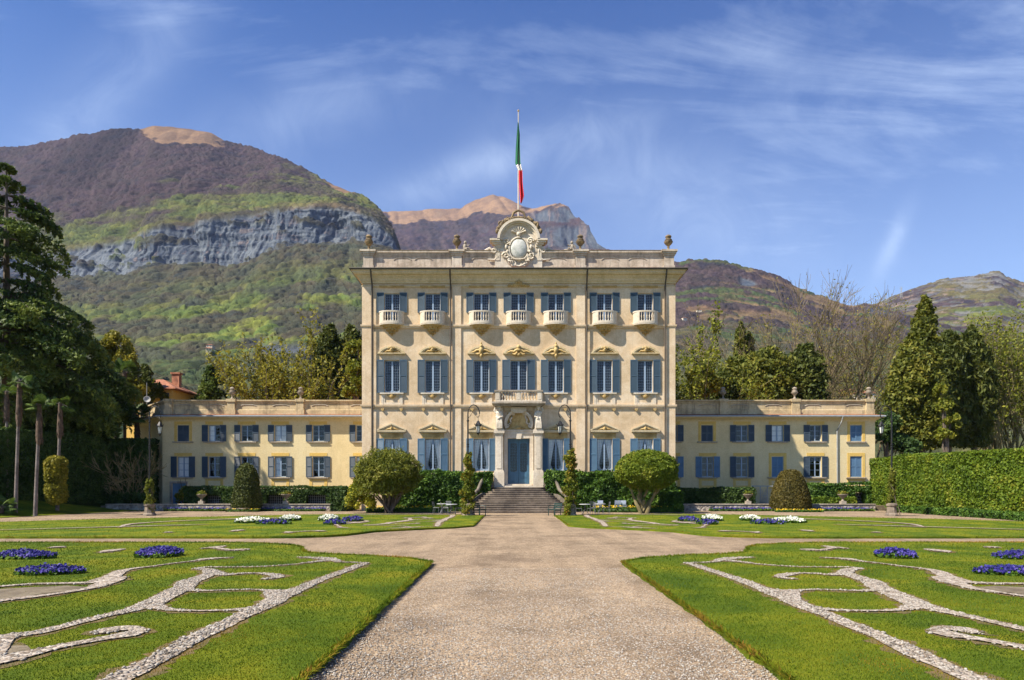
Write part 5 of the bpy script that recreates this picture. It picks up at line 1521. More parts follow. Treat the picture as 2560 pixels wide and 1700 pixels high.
mb = MB(); mb.box(-0.80, 0.80, -0.03, 0.003, -1.05, -0.78); mb.box(-0.80, -0.55, -0.03, 0.003, -0.78, -0.16); mb.box(0.55, 0.80, -0.03, 0.003, -0.78, -0.16); mb.box(-0.55, 0.55, -0.03, 0.003, -0.34, -0.16); apw_m = mb.mesh('ochre_apron', M_YBAND)
mb = MB(); mb.box(-0.92, 0.92, -0.16, 0.003, -0.12, -0.03); sillw_m = mb.mesh('sill', M_GREY)

M_STEP0 = stucco('weathered_urn_stone', (0.17, 0.14, 0.105), (0.27, 0.225, 0.17), (0.36, 0.30, 0.235), stain=0.5, big=1.5, bump=0.3)
def wing(name, label, side, ax_u, ax_l, path, mk):
    w = thing(name, label, 'building', (0, WY, 0))
    WO = (0, WY, 0)
    def part(mb, nm, m, smooth=None, parent=None): return mb.build(nm, m, parent or w, smooth, off=WO)
    x_out = -32.3 if side < 0 else 32.4
    holes = []
    ZU, ZL = 6.06, 2.82
    for x, k in ax_u: holes.append((x-0.53, x+0.53, ZU, ZU+1.46))
    for x, k in ax_l: holes.append((x-0.53, x+0.53, ZL, ZL+1.84))
    if side < 0: holes.append((-31.45, -30.15, 0.35, 2.25))
    mb = MB()
    xa, xb = (x_out, -11.5) if side < 0 else (11.5, x_out)
    wall_sheet(mb, xa, xb, 0.0, 8.3, WY, holes, 0.3)
    if side < 0:
        mb.quad((-38.6, 69.2, 0), (x_out, WY, 0), (x_out, WY, 8.3), (-38.6, 69.2, 8.3)); mb.quad((-38.6, 78, 0), (-38.6, 69.2, 0), (-38.6, 69.2, 8.3), (-38.6, 78, 8.3))
        mb.quad((-11.5, 78, 0), (-38.6, 78, 0), (-38.6, 78, 8.3), (-11.5, 78, 8.3))
    else:
        mb.quad((x_out, WY, 0), (x_out, 78, 0), (x_out, 78, 8.3), (x_out, WY, 8.3)); mb.quad((x_out, 78, 0), (11.5, 78, 0), (11.5, 78, 8.3), (x_out, 78, 8.3))
    part(mb, 'wall', M_YWALL)
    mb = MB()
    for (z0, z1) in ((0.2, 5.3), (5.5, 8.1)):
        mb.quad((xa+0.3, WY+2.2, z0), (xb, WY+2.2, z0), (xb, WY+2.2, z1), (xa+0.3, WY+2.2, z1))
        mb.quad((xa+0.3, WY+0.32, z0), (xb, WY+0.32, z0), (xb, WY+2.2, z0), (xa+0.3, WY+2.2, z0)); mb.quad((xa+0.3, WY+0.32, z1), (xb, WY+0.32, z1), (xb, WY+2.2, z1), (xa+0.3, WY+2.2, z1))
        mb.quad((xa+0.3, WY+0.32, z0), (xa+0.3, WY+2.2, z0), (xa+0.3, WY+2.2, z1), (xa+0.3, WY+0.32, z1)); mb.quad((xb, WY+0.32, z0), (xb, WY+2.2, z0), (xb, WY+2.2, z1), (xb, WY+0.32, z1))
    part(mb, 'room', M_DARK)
    part(MB().sweep(path, [(-0.02, 7.86), (0.05, 7.86), (0.08, 7.95), (0.18, 8.02), (0.30, 8.12), (0.52, 8.16), (0.55, 8.24), (-0.02, 8.28)]), 'cornice', M_YWALL)
    part(MB().sweep(path, [(0.05, 8.285), (0.58, 8.245), (0.66, 8.24), (0.68, 8.32), (0.62, 8.36), (0.05, 8.40)]), 'gutter', M_GUTZ)
    part(MB().sweep(path, [(0.60, 8.405), (-0.9, 8.66), (-0.9, 8.41), (0.3, 8.402)]), 'roof_tiles', M_TILE)
    poly = [(p[0], p[1]) for p in path]
    mb = MB(); mb.slab([(p[0]*0.995, p[1]+0.6) for p in poly]+([(-11.5, 78)] if side < 0 else [(11.5, 78)]), 8.30, 8.42); part(mb, 'roof', M_TILE)
    Q = path
    part(MB().sweep(Q, [(-0.55, 8.45), (-0.14, 8.45), (-0.14, 8.92), (-0.22, 8.96), (-0.22, 9.52), (-0.16, 9.58), (-0.16, 9.66), (-0.06, 9.72), (-0.06, 9.84), (-0.60, 9.86)]), 'parapet', M_WPARA)
    for px in mk['piers']:
        x = WX(px); mb = MB(); mb.box(x-0.34, x+0.34, WY+0.02, WY+0.62, 8.42, 9.66); mb.box(x-0.40, x+0.40, WY-0.02, WY+0.66, 8.42, 8.98); mb.box(x-0.42, x+0.42, WY-0.06, WY+0.70, 9.66, 9.92)
        part(mb, 'parapet_pier', M_WPARA)
        if px in mk['urns']: part(urn_mb(x, WY+0.32, 9.92, 0.98), 'urn_finial', M_STEP0, 40)
    for px in mk['panels']:
        x = WX(px); part(MB().tube(xz([(x-0.75, 9.28), (x-0.5, 9.38), (x, 9.40), (x+0.5, 9.38), (x+0.75, 9.28)], WY+0.20), 0.035, 5), 'panel_moulding', M_GREY)
    rw = random.Random(20+side)
    for x, k in ax_u:
        b = ob('ochre_band', band_m, w, (x, 0, ZU+1.52))
        if k == 'closed' or k == 'closedblue':
            s = cs_ub if k == 'closedblue' else cs_u
            f = ob('window', MB().box(-0.53, -0.50, -0.02, 0.05, 0, 1.5).box(0.50, 0.53, -0.02, 0.05, 0, 1.5).mesh('window', M_FRAME), w, (x, 0.10, ZU-0.02))
            ob('shutter', s, f, (-0.255, 0.0, 0)); ob('shutter', s, f, (0.255, 0.0, 0)); ob('ochre_surround', sur_u, w, (x, 0, ZU))
        else:
            make_window(w, x, 0, ZU, 1.06, 1.46, 0.55, ss_u, wp_u, sw_u, {'drawn': dc_u, 'half': sc_u, 'open': None}[k], shut_z=-0.02, rnd=rw, rights=x > -13.9 or side < 0, lefts=not (side > 0 and x < 14))
        ob('sill', sillw_m, w, (x, 0, ZU))
    for x, k in ax_l:
        ob('ochre_band', band_m, w, (x, 0, ZL+1.90))
        if k == 'closed':
            f = ob('window', MB().box(-0.53, -0.50, -0.02, 0.05, 0, 1.88).box(0.50, 0.53, -0.02, 0.05, 0, 1.88).mesh('window', M_FRAME), w, (x, 0.10, ZL-0.02))
            ob('shutter', cs_l, f, (-0.255, 0, 0)); ob('shutter', cs_l, f, (0.255, 0, 0)); ob('ochre_surround', sur_l, w, (x, 0, ZL))
        else:
            blue = k == 'openblue'
            make_window(w, x, 0, ZL, 1.06, 1.84, 0.55, ss_l, wp_l, sw_b if blue else sw_l, {'drawn': dc_l, 'half': sc_l, 'open': None, 'openblue': None}[k], shut_z=-0.02, rnd=rw)
        ob('sill', sillw_m, w, (x, 0, ZL))
        if not (side < 0 and x < -30): ob('ochre_apron', apw_m, w, (x, 0, ZL))
    return w, part
lu = [(-30.42, 'closed'), (-27.6, 'half'), (-24.65, 'open'), (-21.6, 'drawn'), (-18.15, 'open'), (-14.2, 'open')]
ll = [(-30.42, 'drawn'), (-27.6, 'open'), (-24.65, 'open'), (-21.6, 'half'), (-18.15, 'open'), (-14.2, 'half')]
lw, lpart = wing('villa_wing', 'low yellow two storey wing with a blue corner door and angled shaded end', -1, lu, ll,
     [(-38.6, 78), (-38.6, 69.2), (-32.3, WY), (-11.5, WY)], dict(piers=[420, 577, 749], urns=[577, 749], panels=[455, 537, 618, 700, 798, 896]))
mb = MB(); mb.box(-31.62, -31.45, WY-0.08, WY+0.003, 0.3, 2.42); mb.box(-30.15, -29.98, WY-0.08, WY+0.003, 0.3, 2.42); mb.box(-31.45, -30.15, WY-0.08, WY+0.003, 2.25, 2.42)
lpart(mb, 'door_surround', M_GREY)
mb = MB(); mb.box(-31.44, -30.81, WY+0.1, WY+0.16, 0.36, 2.24); mb.box(-30.79, -30.16, WY+0.1, WY+0.16, 0.36, 2.24)
for z in (0.6, 1.2): 
    for x in (-31.34, -30.70): mb.box(x, x+0.42, WY+0.085, WY+0.1, z, z+0.5)
lpart(mb, 'door', M_SHUTB)
lpart(MB().box(-33.4, -32.36, WY+0.0, WY+0.05, 0.0, 0.02), 'doorstep', M_GREY)
# a rolled white awning and pipe on the shaded end wall
ru = [(13.9, 'open'), (17.15, 'closed'), (20.32, 'open'), (23.55, 'drawn'), (27.0, 'open'), (30.68, 'closedblue')]
rl = [(13.9, 'openblue'), (17.2, 'openblue'), (20.32, 'open'), (23.55, 'closed'), (27.0, 'open'), (30.68, 'closed')]
rwg, rpart = wing('villa_wing', 'low yellow two storey wing with a slim grey drainpipe and closed blue shutters', 1, ru, rl,
     [(11.5, WY), (32.4, WY), (32.4, 78)], dict(piers=[1810, 1990, 2176], urns=[1810, 1990, 2176], panels=[1768, 1850, 1935, 2034, 2138]))
x = WX(2092)
rpart(MB().tube([(x+0.25, WY-0.66, 8.25), (x+0.22, WY-0.5, 7.9), (x-0.02, WY-0.10, 7.0), (x, WY-0.10, 1.3)], 0.06, 8), 'downpipe', M_PIPEG, 50)

# satellite dish on the end of the left wing
d = thing('satellite_dish', 'small round satellite dish on a thin mast above the shaded wing parapet', 'satellite dish', (GX(367, 66.5), 66.5, 9.86))
mb = MB().tube([(0, 0, 0), (0, 0, 2.2)], 0.03, 6); mb.build('mast', M_PIPEG, d)
mb = MB().lathe(0, 0, [(0.02, 0.0), (0.2, 0.03), (0.32, 0.09), (0.30, 0.10), (0.18, 0.05), (0.02, 0.03)], 14)
o = mb.build('dish', M_WHITEM, d, 40); o.location = (0.08, -0.1, 0.55); o.rotation_euler = (R(75), 0, R(30))

# ------------------------------------------------------------------ the stone stairs
M_STEP = stucco('worn_step_stone', (0.11, 0.085, 0.065), (0.19, 0.15, 0.112), (0.28, 0.225, 0.17), stain=0.55, big=0.8, bump=0.3, staincol=(0.08, 0.062, 0.048))
M_SCR = stucco('mossy_scroll_stone', (0.085, 0.070, 0.052), (0.15, 0.125, 0.095), (0.22, 0.185, 0.14), stain=0.5, big=1.2, bump=0.3, staincol=(0.05, 0.042, 0.032))
st = thing('stone_staircase', 'broad worn stone steps widening down from the blue front door', 'staircase', (0, 53.9, 0))
SO = (0, 53.9, 0)
NS = 12
for k in range(NS):
    z1 = 1.9*(NS-k)/NS; z0 = 1.9*(NS-k-1)/NS
    yf = 53.95-0.30*(k+1)
    hw = 2.05+0.155*k+(0.0022*k*k)
    mb = MB()
    P = [(-hw, 54.3), (-hw, yf+0.25), (-hw+0.3, yf), (hw-0.3, yf), (hw, yf+0.25), (hw, 54.3)]
    mb.slab(P, z0 if k < NS-1 else -0.05, z1-0.045)
    P2 = [(-hw-0.03, 54.3), (-hw-0.03, yf+0.23), (-hw+0.28, yf-0.035), (hw-0.28, yf-0.035), (hw+0.03, yf+0.23), (hw+0.03, 54.3)]
    mb.slab(P2, z1-0.045, z1-0.002*k*0)
    mb.build('step', M_STEP, st, off=SO)
mb = MB(); mb.box(-1.17, 1.17, 54.22, 54.99, 1.90, 2.03); mb.box(-1.05, 1.05, 54.55, 55.28, 2.03, 2.155)
mb.box(-2.1, 2.1, 53.98, 54.18, 1.0, 1.895)
mb.build('doorstep', M_STONE, st, off=SO)
for s in (-1, 1):     # curling side walls
    mb = MB()
    P = [(s*2.0, 53.9, 1.95), (s*2.15, 53.9, 2.45), (s*2.45, 53.8, 2.72), (s*2.8, 53.6, 2.62), (s*2.98, 53.3, 2.2), (s*3.15, 53.0, 1.72), (s*3.45, 52.6, 1.38), (s*3.72, 52.2, 1.22)]
    mb.tube(P, [0.10, 0.11, 0.12, 0.12, 0.13, 0.14, 0.14, 0.13], 9)
    mb.tube([(s*2.0, 53.9, 2.0), (s*2.35, 53.85, 1.86), (s*2.75, 53.55, 1.82)], [0.16, 0.16, 0.14], 8)
    # end scroll
    c = (s*3.72, 52.1, 1.0)
    pts = [(c[0]+s*(0.30-0.008*k)*math.cos(R(90-20*k)), c[1], c[2]+(0.30-0.008*k)*math.sin(R(90-20*k))) for k in range(30)]
    mb.tube(pts, 0.12, 8)
    mb.box(c[0]-0.3, c[0]+0.3, c[1]-0.2, c[1]+0.25, 0, 0.85)
    n = len(mb.v)
    Q = [(s*2.05, 53.75), (s*2.75, 53.45), (s*3.1, 52.95), (s*3.6, 52.2)]
    H = [1.55, 1.5, 1.25, 0.8]
    for i in range(3):
        a, b = Q[i], Q[i+1]
        dx, dy = b[0]-a[0], b[1]-a[1]; L = math.hypot(dx, dy); nx_, ny_ = dy/L*0.15, -dx/L*0.15
        V = [(a[0]-nx_, a[1]-ny_), (a[0]+nx_, a[1]+ny_), (b[0]+nx_, b[1]+ny_), (b[0]-nx_, b[1]-ny_)]
        m0 = len(mb.v)
        mb.v += [(V[0][0], V[0][1], 0), (V[1][0], V[1][1], 0), (V[2][0], V[2][1], 0), (V[3][0], V[3][1], 0), (V[0][0], V[0][1], H[i]), (V[1][0], V[1][1], H[i]), (V[2][0], V[2][1], H[i+1]), (V[3][0], V[3][1], H[i+1])]
        mb.f += [(m0+4, m0+5, m0+6, m0+7), (m0, m0+1, m0+5, m0+4), (m0+1, m0+2, m0+6, m0+5), (m0+2, m0+3, m0+7, m0+6), (m0+3, m0, m0+4, m0+7)]
    mb.build('side_scroll', M_SCR, st, 50, off=SO)

# ------------------------------------------------------------------ retaining walls and terraces
def rough_wall_mat():
    m, n, l, b = new_mat('rubble_wall')
    v = mapped(n, l)
    vo = n.new('ShaderNodeTexVoronoi'); vo.inputs['Scale'].default_value = 4.5; l.new(v, vo.inputs['Vector'])
    bw = n.new('ShaderNodeSeparateColor'); l.new(vo.outputs['Color'], bw.inputs[0])
    r = ramp(n, [(0.0, (0.17, 0.14, 0.12)), (0.5, (0.30, 0.26, 0.22)), (1.0, (0.42, 0.37, 0.32))]); l.new(bw.outputs[0], r.inputs[0])
    l.new(r.outputs[0], b.inputs['Base Color']); b.inputs['Roughness'].default_value = 0.9
    bp = n.new('ShaderNodeBump'); bp.inputs['Strength'].default_value = 0.9; bp.inputs['Distance'].default_value = 0.1; bp.invert = True
    l.new(vo.outputs['Distance'], bp.inputs['Height']); l.new(bp.outputs[0], b.inputs['Normal'])
    return m
M_RUB = rough_wall_mat()
def rwall(x0, x1, y, label):
    t = thing('retaining_wall', label, 'wall', ((x0+x1)/2, y, 0))
    MB().box(x0, x1, y, y+0.35, -0.02, 0.48).build('wall', M_RUB, t, off=t.location)
    MB().box(x0-0.02, x1+0.02, y-0.05, y+0.42, 0.48, 0.56).build('coping', M_GREY, t, off=t.location)
rwall(GX(270, 55.5), GX(826, 55), 55.2, 'low rubble retaining wall in front of the wing with the blue corner door')
rwall(GX(1702, 55), GX(2192, 55), 55.2, 'low rubble retaining wall in front of the wing with the grey drainpipe')
mb = MB(); mb.box(-34, GX(826, 55), 55.55, 61.99, -0.05, 0.40); struct(mb.build('garden_terrace', M_SOIL))
mb = MB(); mb.box(GX(1702, 55), 30.5, 55.55, 61.99, -0.05, 0.40); struct(mb.build('garden_terrace', M_SOIL))

# ------------------------------------------------------------------ greenery materials
G_HEDGE = foliage('hedge_leaves', [(0.0, (0.022, 0.052, 0.010)), (0.4, (0.050, 0.108, 0.014)), (0.75, (0.095, 0.175, 0.018)), (1.0, (0.165, 0.245, 0.028))], 0.25)
G_HEDGEL = foliage('bright_hedge_leaves', [(0.0, (0.050, 0.095, 0.008)), (0.4, (0.100, 0.160, 0.011)), (0.75, (0.165, 0.220, 0.016)), (1.0, (0.28, 0.28, 0.030))], 0.3)
G_DARKH = foliage('dark_hedge_leaves', [(0.0, (0.025, 0.052, 0.014)), (0.5, (0.052, 0.098, 0.022)), (1.0, (0.105, 0.160, 0.038))], 0.3)
G_YEW = foliage('yew_leaves', [(0.0, (0.045, 0.042, 0.008)), (0.5, (0.085, 0.070, 0.012)), (1.0, (0.135, 0.100, 0.020))], 0.15)
G_CONE = foliage('cone_leaves', [(0.0, (0.030, 0.045, 0.009)), (0.5, (0.062, 0.078, 0.014)), (1.0, (0.115, 0.120, 0.022))], 0.15)
G_OLIVE = foliage('olive_shrub_leaves', [(0.0, (0.075, 0.095, 0.010)), (0.45, (0.150, 0.170, 0.020)), (0.8, (0.235, 0.235, 0.034)), (1.0, (0.32, 0.29, 0.06))], 0.35)
G_ROUND = foliage('bright_shrub_leaves', [(0.0, (0.065, 0.105, 0.010)), (0.4, (0.130, 0.185, 0.014)), (0.8, (0.220, 0.260, 0.022)), (1.0, (0.33, 0.30, 0.05))], 0.35)
G_VARIE = foliage('yellow_variegated_leaves', [(0.0, (0.06, 0.10, 0.010)), (0.3, (0.16, 0.19, 0.015)), (0.55, (0.40, 0.37, 0.03)), (1.0, (0.62, 0.54, 0.05))], 0.3)
G_VINE = foliage('vine_leaves', [(0.0, (0.065, 0.095, 0.010)), (0.4, (0.15, 0.19, 0.018)), (0.7, (0.26, 0.22, 0.025)), (0.9, (0.34, 0.15, 0.02)), (1.0, (0.28, 0.08, 0.02))], 0.35)
G_GOLD = foliage('golden_shrub_leaves', [(0.0, (0.100, 0.105, 0.010)), (0.5, (0.23, 0.215, 0.022)), (1.0, (0.42, 0.35, 0.05))], 0.4)
G_CEDAR = foliage('cedar_needles', [(0.0, (0.026, 0.050, 0.016)), (0.4, (0.060, 0.098, 0.022)), (0.7, (0.125, 0.170, 0.030)), (1.0, (0.22, 0.25, 0.045))], 0.3, patch=0.4)
G_CONIF = foliage('conifer_leaves', [(0.0, (0.050, 0.066, 0.010)), (0.45, (0.110, 0.128, 0.016)), (0.8, (0.185, 0.180, 0.022)), (1.0, (0.26, 0.225, 0.034))], 0.3)
G_DCON = foliage('dark_conifer_leaves', [(0.0, (0.036, 0.054, 0.010)), (0.5, (0.080, 0.100, 0.016)), (1.0, (0.155, 0.155, 0.026))], 0.3)
G_SPRING = foliage('spring_leaves', [(0.0, (0.080, 0.110, 0.010)), (0.5, (0.170, 0.190, 0.018)), (1.0, (0.30, 0.28, 0.03))], 0.35)
G_BUD = foliage('budding_leaves', [(0.0, (0.13, 0.135, 0.014)), (0.5, (0.24, 0.22, 0.022)), (1.0, (0.36, 0.31, 0.04))], 0.4)
G_PALM = foliage('palm_leaves', [(0.0, (0.030, 0.060, 0.012)), (0.5, (0.070, 0.120, 0.022)), (1.0, (0.160, 0.210, 0.040))], 0.25)
G_BLUE = foliage('blue_pansy_petals', [(0.0, (0.016, 0.013, 0.105)), (0.5, (0.042, 0.038, 0.235)), (0.85, (0.10, 0.072, 0.33)), (1.0, (0.20, 0.155, 0.46))], 0.2)
G_WHITE = foliage('white_pansy_petals', [(0.0, (0.62, 0.64, 0.50)), (0.5, (0.80, 0.80, 0.72)), (1.0, (0.86, 0.84, 0.62))], 0.2)
G_YEL = foliage('yellow_pansy_petals', [(0.0, (0.62, 0.38, 0.02)), (0.5, (0.78, 0.52, 0.02)), (1.0, (0.84, 0.64, 0.08))], 0.2)
M_BARK = stucco('bark', (0.055, 0.042, 0.030), (0.11, 0.085, 0.060), (0.17, 0.135, 0.095), big=2.0, stain=0.3, bump=0.6)
M_BARKL = stucco('mossy_bark', (0.10, 0.085, 0.035), (0.18, 0.15, 0.065), (0.26, 0.21, 0.10), big=1.5, stain=0.2, bump=0.5)
M_PBARK = stucco('palm_trunk', (0.10, 0.080, 0.070), (0.17, 0.14, 0.125), (0.24, 0.20, 0.185), big=2.5, stain=0.3, bump=0.6)
M_SHAG = stucco('palm_fibre', (0.045, 0.028, 0.018), (0.090, 0.055, 0.035), (0.14, 0.09, 0.055), big=4.0, stain=0.3, bump=0.8)

def box_hedge(name, label, x0, x1, y0, y1, z0, z1, mat, dens, size, seed, wob=0.10, faces='ftlr', cat='hedge', rotz=0.0, gaps=None, group=None):
    """clipped hedge: a solid twiggy core and leaves all over its faces, surface gently uneven"""
    rg = np.random.default_rng(seed)
    P = []; N = []
    def face(n, f, nrm):
        u = rg.uniform(0, 1, n); v = rg.uniform(0, 1, n)
        p = f(u, v); P.append(p); N.append(np.repeat(np.array([nrm], float), n, 0))
    L, D, H = x1-x0, y1-y0, z1-z0
    o_ = np.ones
    if 'f' in faces: face(int(L*H*dens), lambda u, v: np.stack([x0+u*L, y0+0*u, z0+v*H], 1), (0, -1, 0))
    if 'b' in faces: face(int(L*H*dens), lambda u, v: np.stack([x0+u*L, y1+0*u, z0+v*H], 1), (0, 1, 0))
    if 't' in faces: face(int(L*D*dens), lambda u, v: np.stack([x0+u*L, y0+v*D, z1+0*u], 1), (0, 0, 1))
    if 'l' in faces: face(int(D*H*dens), lambda u, v: np.stack([x0+0*u, y0+u*D, z0+v*H], 1), (-1, 0, 0))
    if 'r' in faces: face(int(D*H*dens), lambda u, v: np.stack([x1+0*u, y0+u*D, z0+v*H], 1), (1, 0, 0))
    P = np.concatenate(P); N = np.concatenate(N)
    w = (fbm(P[:, 0]/1.3+P[:, 1]/1.7, P[:, 2]/1.1+P[:, 1]/2.1, seed, 3)-0.5)*2*wob*2.2+(fbm(P[:, 0]/0.35+P[:, 1]/0.4, P[:, 2]/0.35, seed+4, 2)-0.5)*wob*1.6
    P = P+N*(w+rg.normal(0, wob*0.35, len(P)))[:, None]
    if gaps is not None:
        k = np.ones(len(P), bool)
        for (a, b, c, d) in gaps: k &= ~((P[:, 0] > a) & (P[:, 0] < b) & (P[:, 2] > c) & (P[:, 2] < d+0.25*np.sin((P[:, 0]-a)/(b-a)*PI)) & (P[:, 1] < y0+0.8*D))
        P = P[k]; N = N[k]
    i = 0.14
    core = MB()
    if gaps:
        xsg = sorted(gaps); cur = x0+i
        for (a, b, c, d) in xsg:
            core.box(cur, a, y0+i, y1-i, z0, z1-i); core.box(a, b, y0+i, y1-i, d+0.1, z1-i); cur = b
        core.box(cur, x1-i, y0+i, y1-i, z0, z1-i)
    else: core.box(x0+i, x1-i, y0+i, y1-i, z0, z1-i)
    c = np.array([(x0+x1)/2, (y0+y1)/2, z0])
    t = thing(name, label, cat, tuple(c), rotz, group)
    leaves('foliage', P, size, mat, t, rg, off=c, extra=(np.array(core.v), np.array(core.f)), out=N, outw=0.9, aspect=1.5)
    return t

def lumpy(name_parent, blobs, n, size, mat, rg, off, sub=9, subr=0.38, shell=0.55, clip=None, name='foliage', aspect=1.6, hang=0.0, flat=1.0, up=0.3):
    """crown of many small leaf clumps gathered round larger masses; blobs = (centre, radii)"""
    C = []; vols = np.array([b[1][0]*b[1][1]*b[1][2] for b in blobs])**0.67; vols /= vols.sum()
    for b, fr in zip(blobs, vols):
        c = np.array(b[0]); r = np.array(b[1])
        d = rg.normal(size=(sub, 3)); d /= np.linalg.norm(d, axis=1)[:, None]
        d[:, 2] = np.where(d[:, 2] < -0.5, -d[:, 2]*0.6, d[:, 2])
        sc = c+d*r*rg.uniform(0.55, 0.95, (sub, 1))
        m = int(n*fr)
        k = rg.integers(0, sub, m)
        q = rg.normal(size=(m, 3)); q /= np.linalg.norm(q, axis=1)[:, None]
        rr = (rg.uniform(0, 1, m)**0.45)[:, None]
        C.append(sc[k]+q*rr*r*subr*np.array([1, 1, flat]))
    C = np.concatenate(C)
    if clip is not None: C = C[clip(C)]
    return leaves(name, C, size, mat, name_parent, rg, off=off, aspect=aspect, hang=hang, up=up)

def surf_shape(parent, f, n, size, mat, rg, off, name='foliage', core=None, jit=0.06, up=0.2, aspect=1.5):
    """leaves over a surface of revolution-like clipped shape f(u, a) -> point, normal"""
    u = rg.uniform(0, 1, n); a = rg.uniform(0, 2*PI, n)
    P, N = f(u, a)
    w = (fbm(P[:, 0]*1.6+P[:, 1]*1.1, P[:, 2]*1.6, int(rg.integers(99)), 3)-0.5)*jit*3
    P = P+N*(w+rg.normal(0, jit*0.5, n))[:, None]
    return leaves(name, P, size, mat, parent, rg, off=off, out=N, outw=0.8, extra=core, up=up, aspect=aspect)
def rev(cx, cy, prof):
    pr = np.array(prof, float)
    seg = np.linalg.norm(np.diff(pr, axis=0), axis=1)*(pr[:-1, 0]+pr[1:, 0]+0.05); cum = np.concatenate([[0], np.cumsum(seg)]); cum /= cum[-1]
    def f(u, a):
        r = np.interp(u, cum, pr[:, 0]); z = np.interp(u, cum, pr[:, 1])
        k = np.clip(np.searchsorted(cum, u)-1, 0, len(pr)-2)
        dr = pr[k+1, 0]-pr[k, 0]; dz = pr[k+1, 1]-pr[k, 1]; L = np.hypot(dr, dz)+1e-9
        N = np.stack([dz/L*np.cos(a), dz/L*np.sin(a), -dr/L], 1)
        return np.stack([cx+r*np.cos(a), cy+r*np.sin(a), z], 1), N
    return f
def rev_core(cx, cy, prof, k=0.9):
    m = MB(); n = 12
    for (r, z) in prof:
        for i in range(n): m.v.append((cx+r*k*math.cos(2*PI*i/n), cy+r*k*math.sin(2*PI*i/n), z))
    for j in range(len(prof)-1):
        for i in range(n): q = (i+1) % n; m.f.append((j*n+i, j*n+q, (j+1)*n+q, (j+1)*n+i))
    return np.array(m.v), np.array(m.f)

# ---- hedges along the villa
box_hedge('ivy_hedge', 'tall ivy green hedge along the villa wall beside the loose olive shrub', -10.6, -2.2, 53.35, 54.6, 0, 3.08, G_HEDGE, 230, 0.15, 1, 0.13, 'ftlr')
box_hedge('ivy_hedge', 'tall ivy green hedge along the villa wall behind the round bright shrub tree', 2.2, 12.2, 53.35, 54.6, 0, 3.08, G_HEDGE, 230, 0.15, 2, 0.13, 'ftlr')
lg = [(GX(515, 58), GX(556, 58), 0.3, 1.1), (GX(668, 58), GX(712, 58), 0.3, 1.15), (GX(768, 58), GX(818, 58), 0.3, 1.15)]
t = box_hedge('clipped_hedge', 'low dark clipped hedge with arched openings in front of the left wing', GX(466, 58), GX(862, 58), 57.6, 59.0, 0.38, 1.9, G_DARKH, 200, 0.13, 3, 0.08, 'ftlr', gaps=lg)
mb = MB(); mb.box(GX(826, 55), GX(866, 55), 54.2, 56.8, 0, 1.0)
box_hedge('clipped_hedge', 'dark clipped hedge block at the end of the low rubble wall beside the yellow bush', GX(828, 54), GX(868, 54), 53.6, 57.0, 0, 1.85, G_DARKH, 200, 0.13, 4, 0.08, 'ftlr')
box_hedge('clipped_hedge', 'low dark clipped hedge between the round shrub tree and the lattice gate', GX(1692, 58), GX(1882, 58), 57.4, 59.0, 0.38, 1.78, G_DARKH, 200, 0.13, 5, 0.09, 'ftlr')
box_hedge('clipped_hedge', 'low green clipped hedge between the beehive topiary and the tall bright hedge', GX(2012, 58), GX(2180, 58), 57.6, 59.0, 0.38, 2.15, G_HEDGE, 200, 0.13, 6, 0.09, 'ftlr', gaps=[(GX(2132, 58), GX(2160, 58), 0.3, 1.35)])
box_hedge('clipped_hedge', 'knee high hedge growing just behind the stone urn and the right low wall', GX(2025, 57), GX(2135, 57), 56.6, 57.2, 0.38, 1.0, G_HEDGEL, 200, 0.12, 7, 0.06, 'ftlr')
# the iron lattices behind the openings, seen against the dark basement
def lattice(x0, x1, y, z0, z1, label, name='iron_grille', diag=False, mat=M_IRON):
    t = thing(name, label, 'grille', ((x0+x1)/2, y, z0))
    mb = MB(); mb.box(x0, x1, y+0.12, y+0.2, z0, z1); mb.build('backing', M_DARK, t, off=t.location)
    mb = MB(); n = int((x1-x0)/0.16); 
    for k in range(n+1):
        x = x0+(x1-x0)*k/n
        if diag:
            for s in (-1, 1):
                xe = x+s*(z1-z0)*0.6
                if x0 <= xe <= x1: mb.tube([(x, y, z0), (xe, y, z1)], 0.012, 4)
        else: mb.box(x-0.012, x+0.012, y-0.012, y+0.012, z0, z1)
    for k in range(5):
        z = z0+(z1-z0)*k/4; mb.box(x0, x1, y+0.013, y+0.03, z-0.014, z+0.014)
    mb.build('bars', mat, t, off=t.location)
for (a, b, c, d), l in zip(lg, ('iron grille in the arched hedge opening left of the cone topiary', 'iron grille in the hedge opening behind the left stone urn', 'iron grille in the hedge opening nearest the yellow bush')):
    lattice(a, b, 58.4, 0.4, d+0.2, l, mat=M_PIPEG)
lattice(GX(2132, 58), GX(2160, 58), 58.4, 0.4, 1.4, 'small lattice window in the hedge beside the tall bright hedge', diag=True, mat=M_PIPEG)
t = thing('lattice_gate', 'grey lattice trellis gate beside the beehive topiary', 'gate', (GX(1911, 60), 60, 0.4))
x0, x1 = GX(1880, 60), GX(1935, 60)
mb = MB()
for x in (x0, (x0*0.62+x1*0.38), (x0*0.3+x1*0.7), x1): mb.box(x-0.04, x+0.04, 59.97, 60.05, 0.4, 1.95)
mb.box(x0, x1, 59.98, 60.06, 1.95, 2.04)
mb.build('gate_frame', M_PIPEG, t, off=t.location)
mb = MB()
a, b = x0*0.62+x1*0.38, x0*0.3+x1*0.7
for k in range(12):
    for s in (-1, 1):
        xs_ = a+(b-a)*k/11; mb.tube([(xs_, 60.0, 0.45), (min(b, max(a, xs_+s*0.5)), 60.0, 0.45+min(1.45, abs(min(b, max(a, xs_+s*0.5))-xs_)*2.6))], 0.012, 4)
mb.box(a, b, 60.0, 60.02, 1.15, 1.19)
mb.build('lattice_panel', M_PIPEG, t, off=t.location)

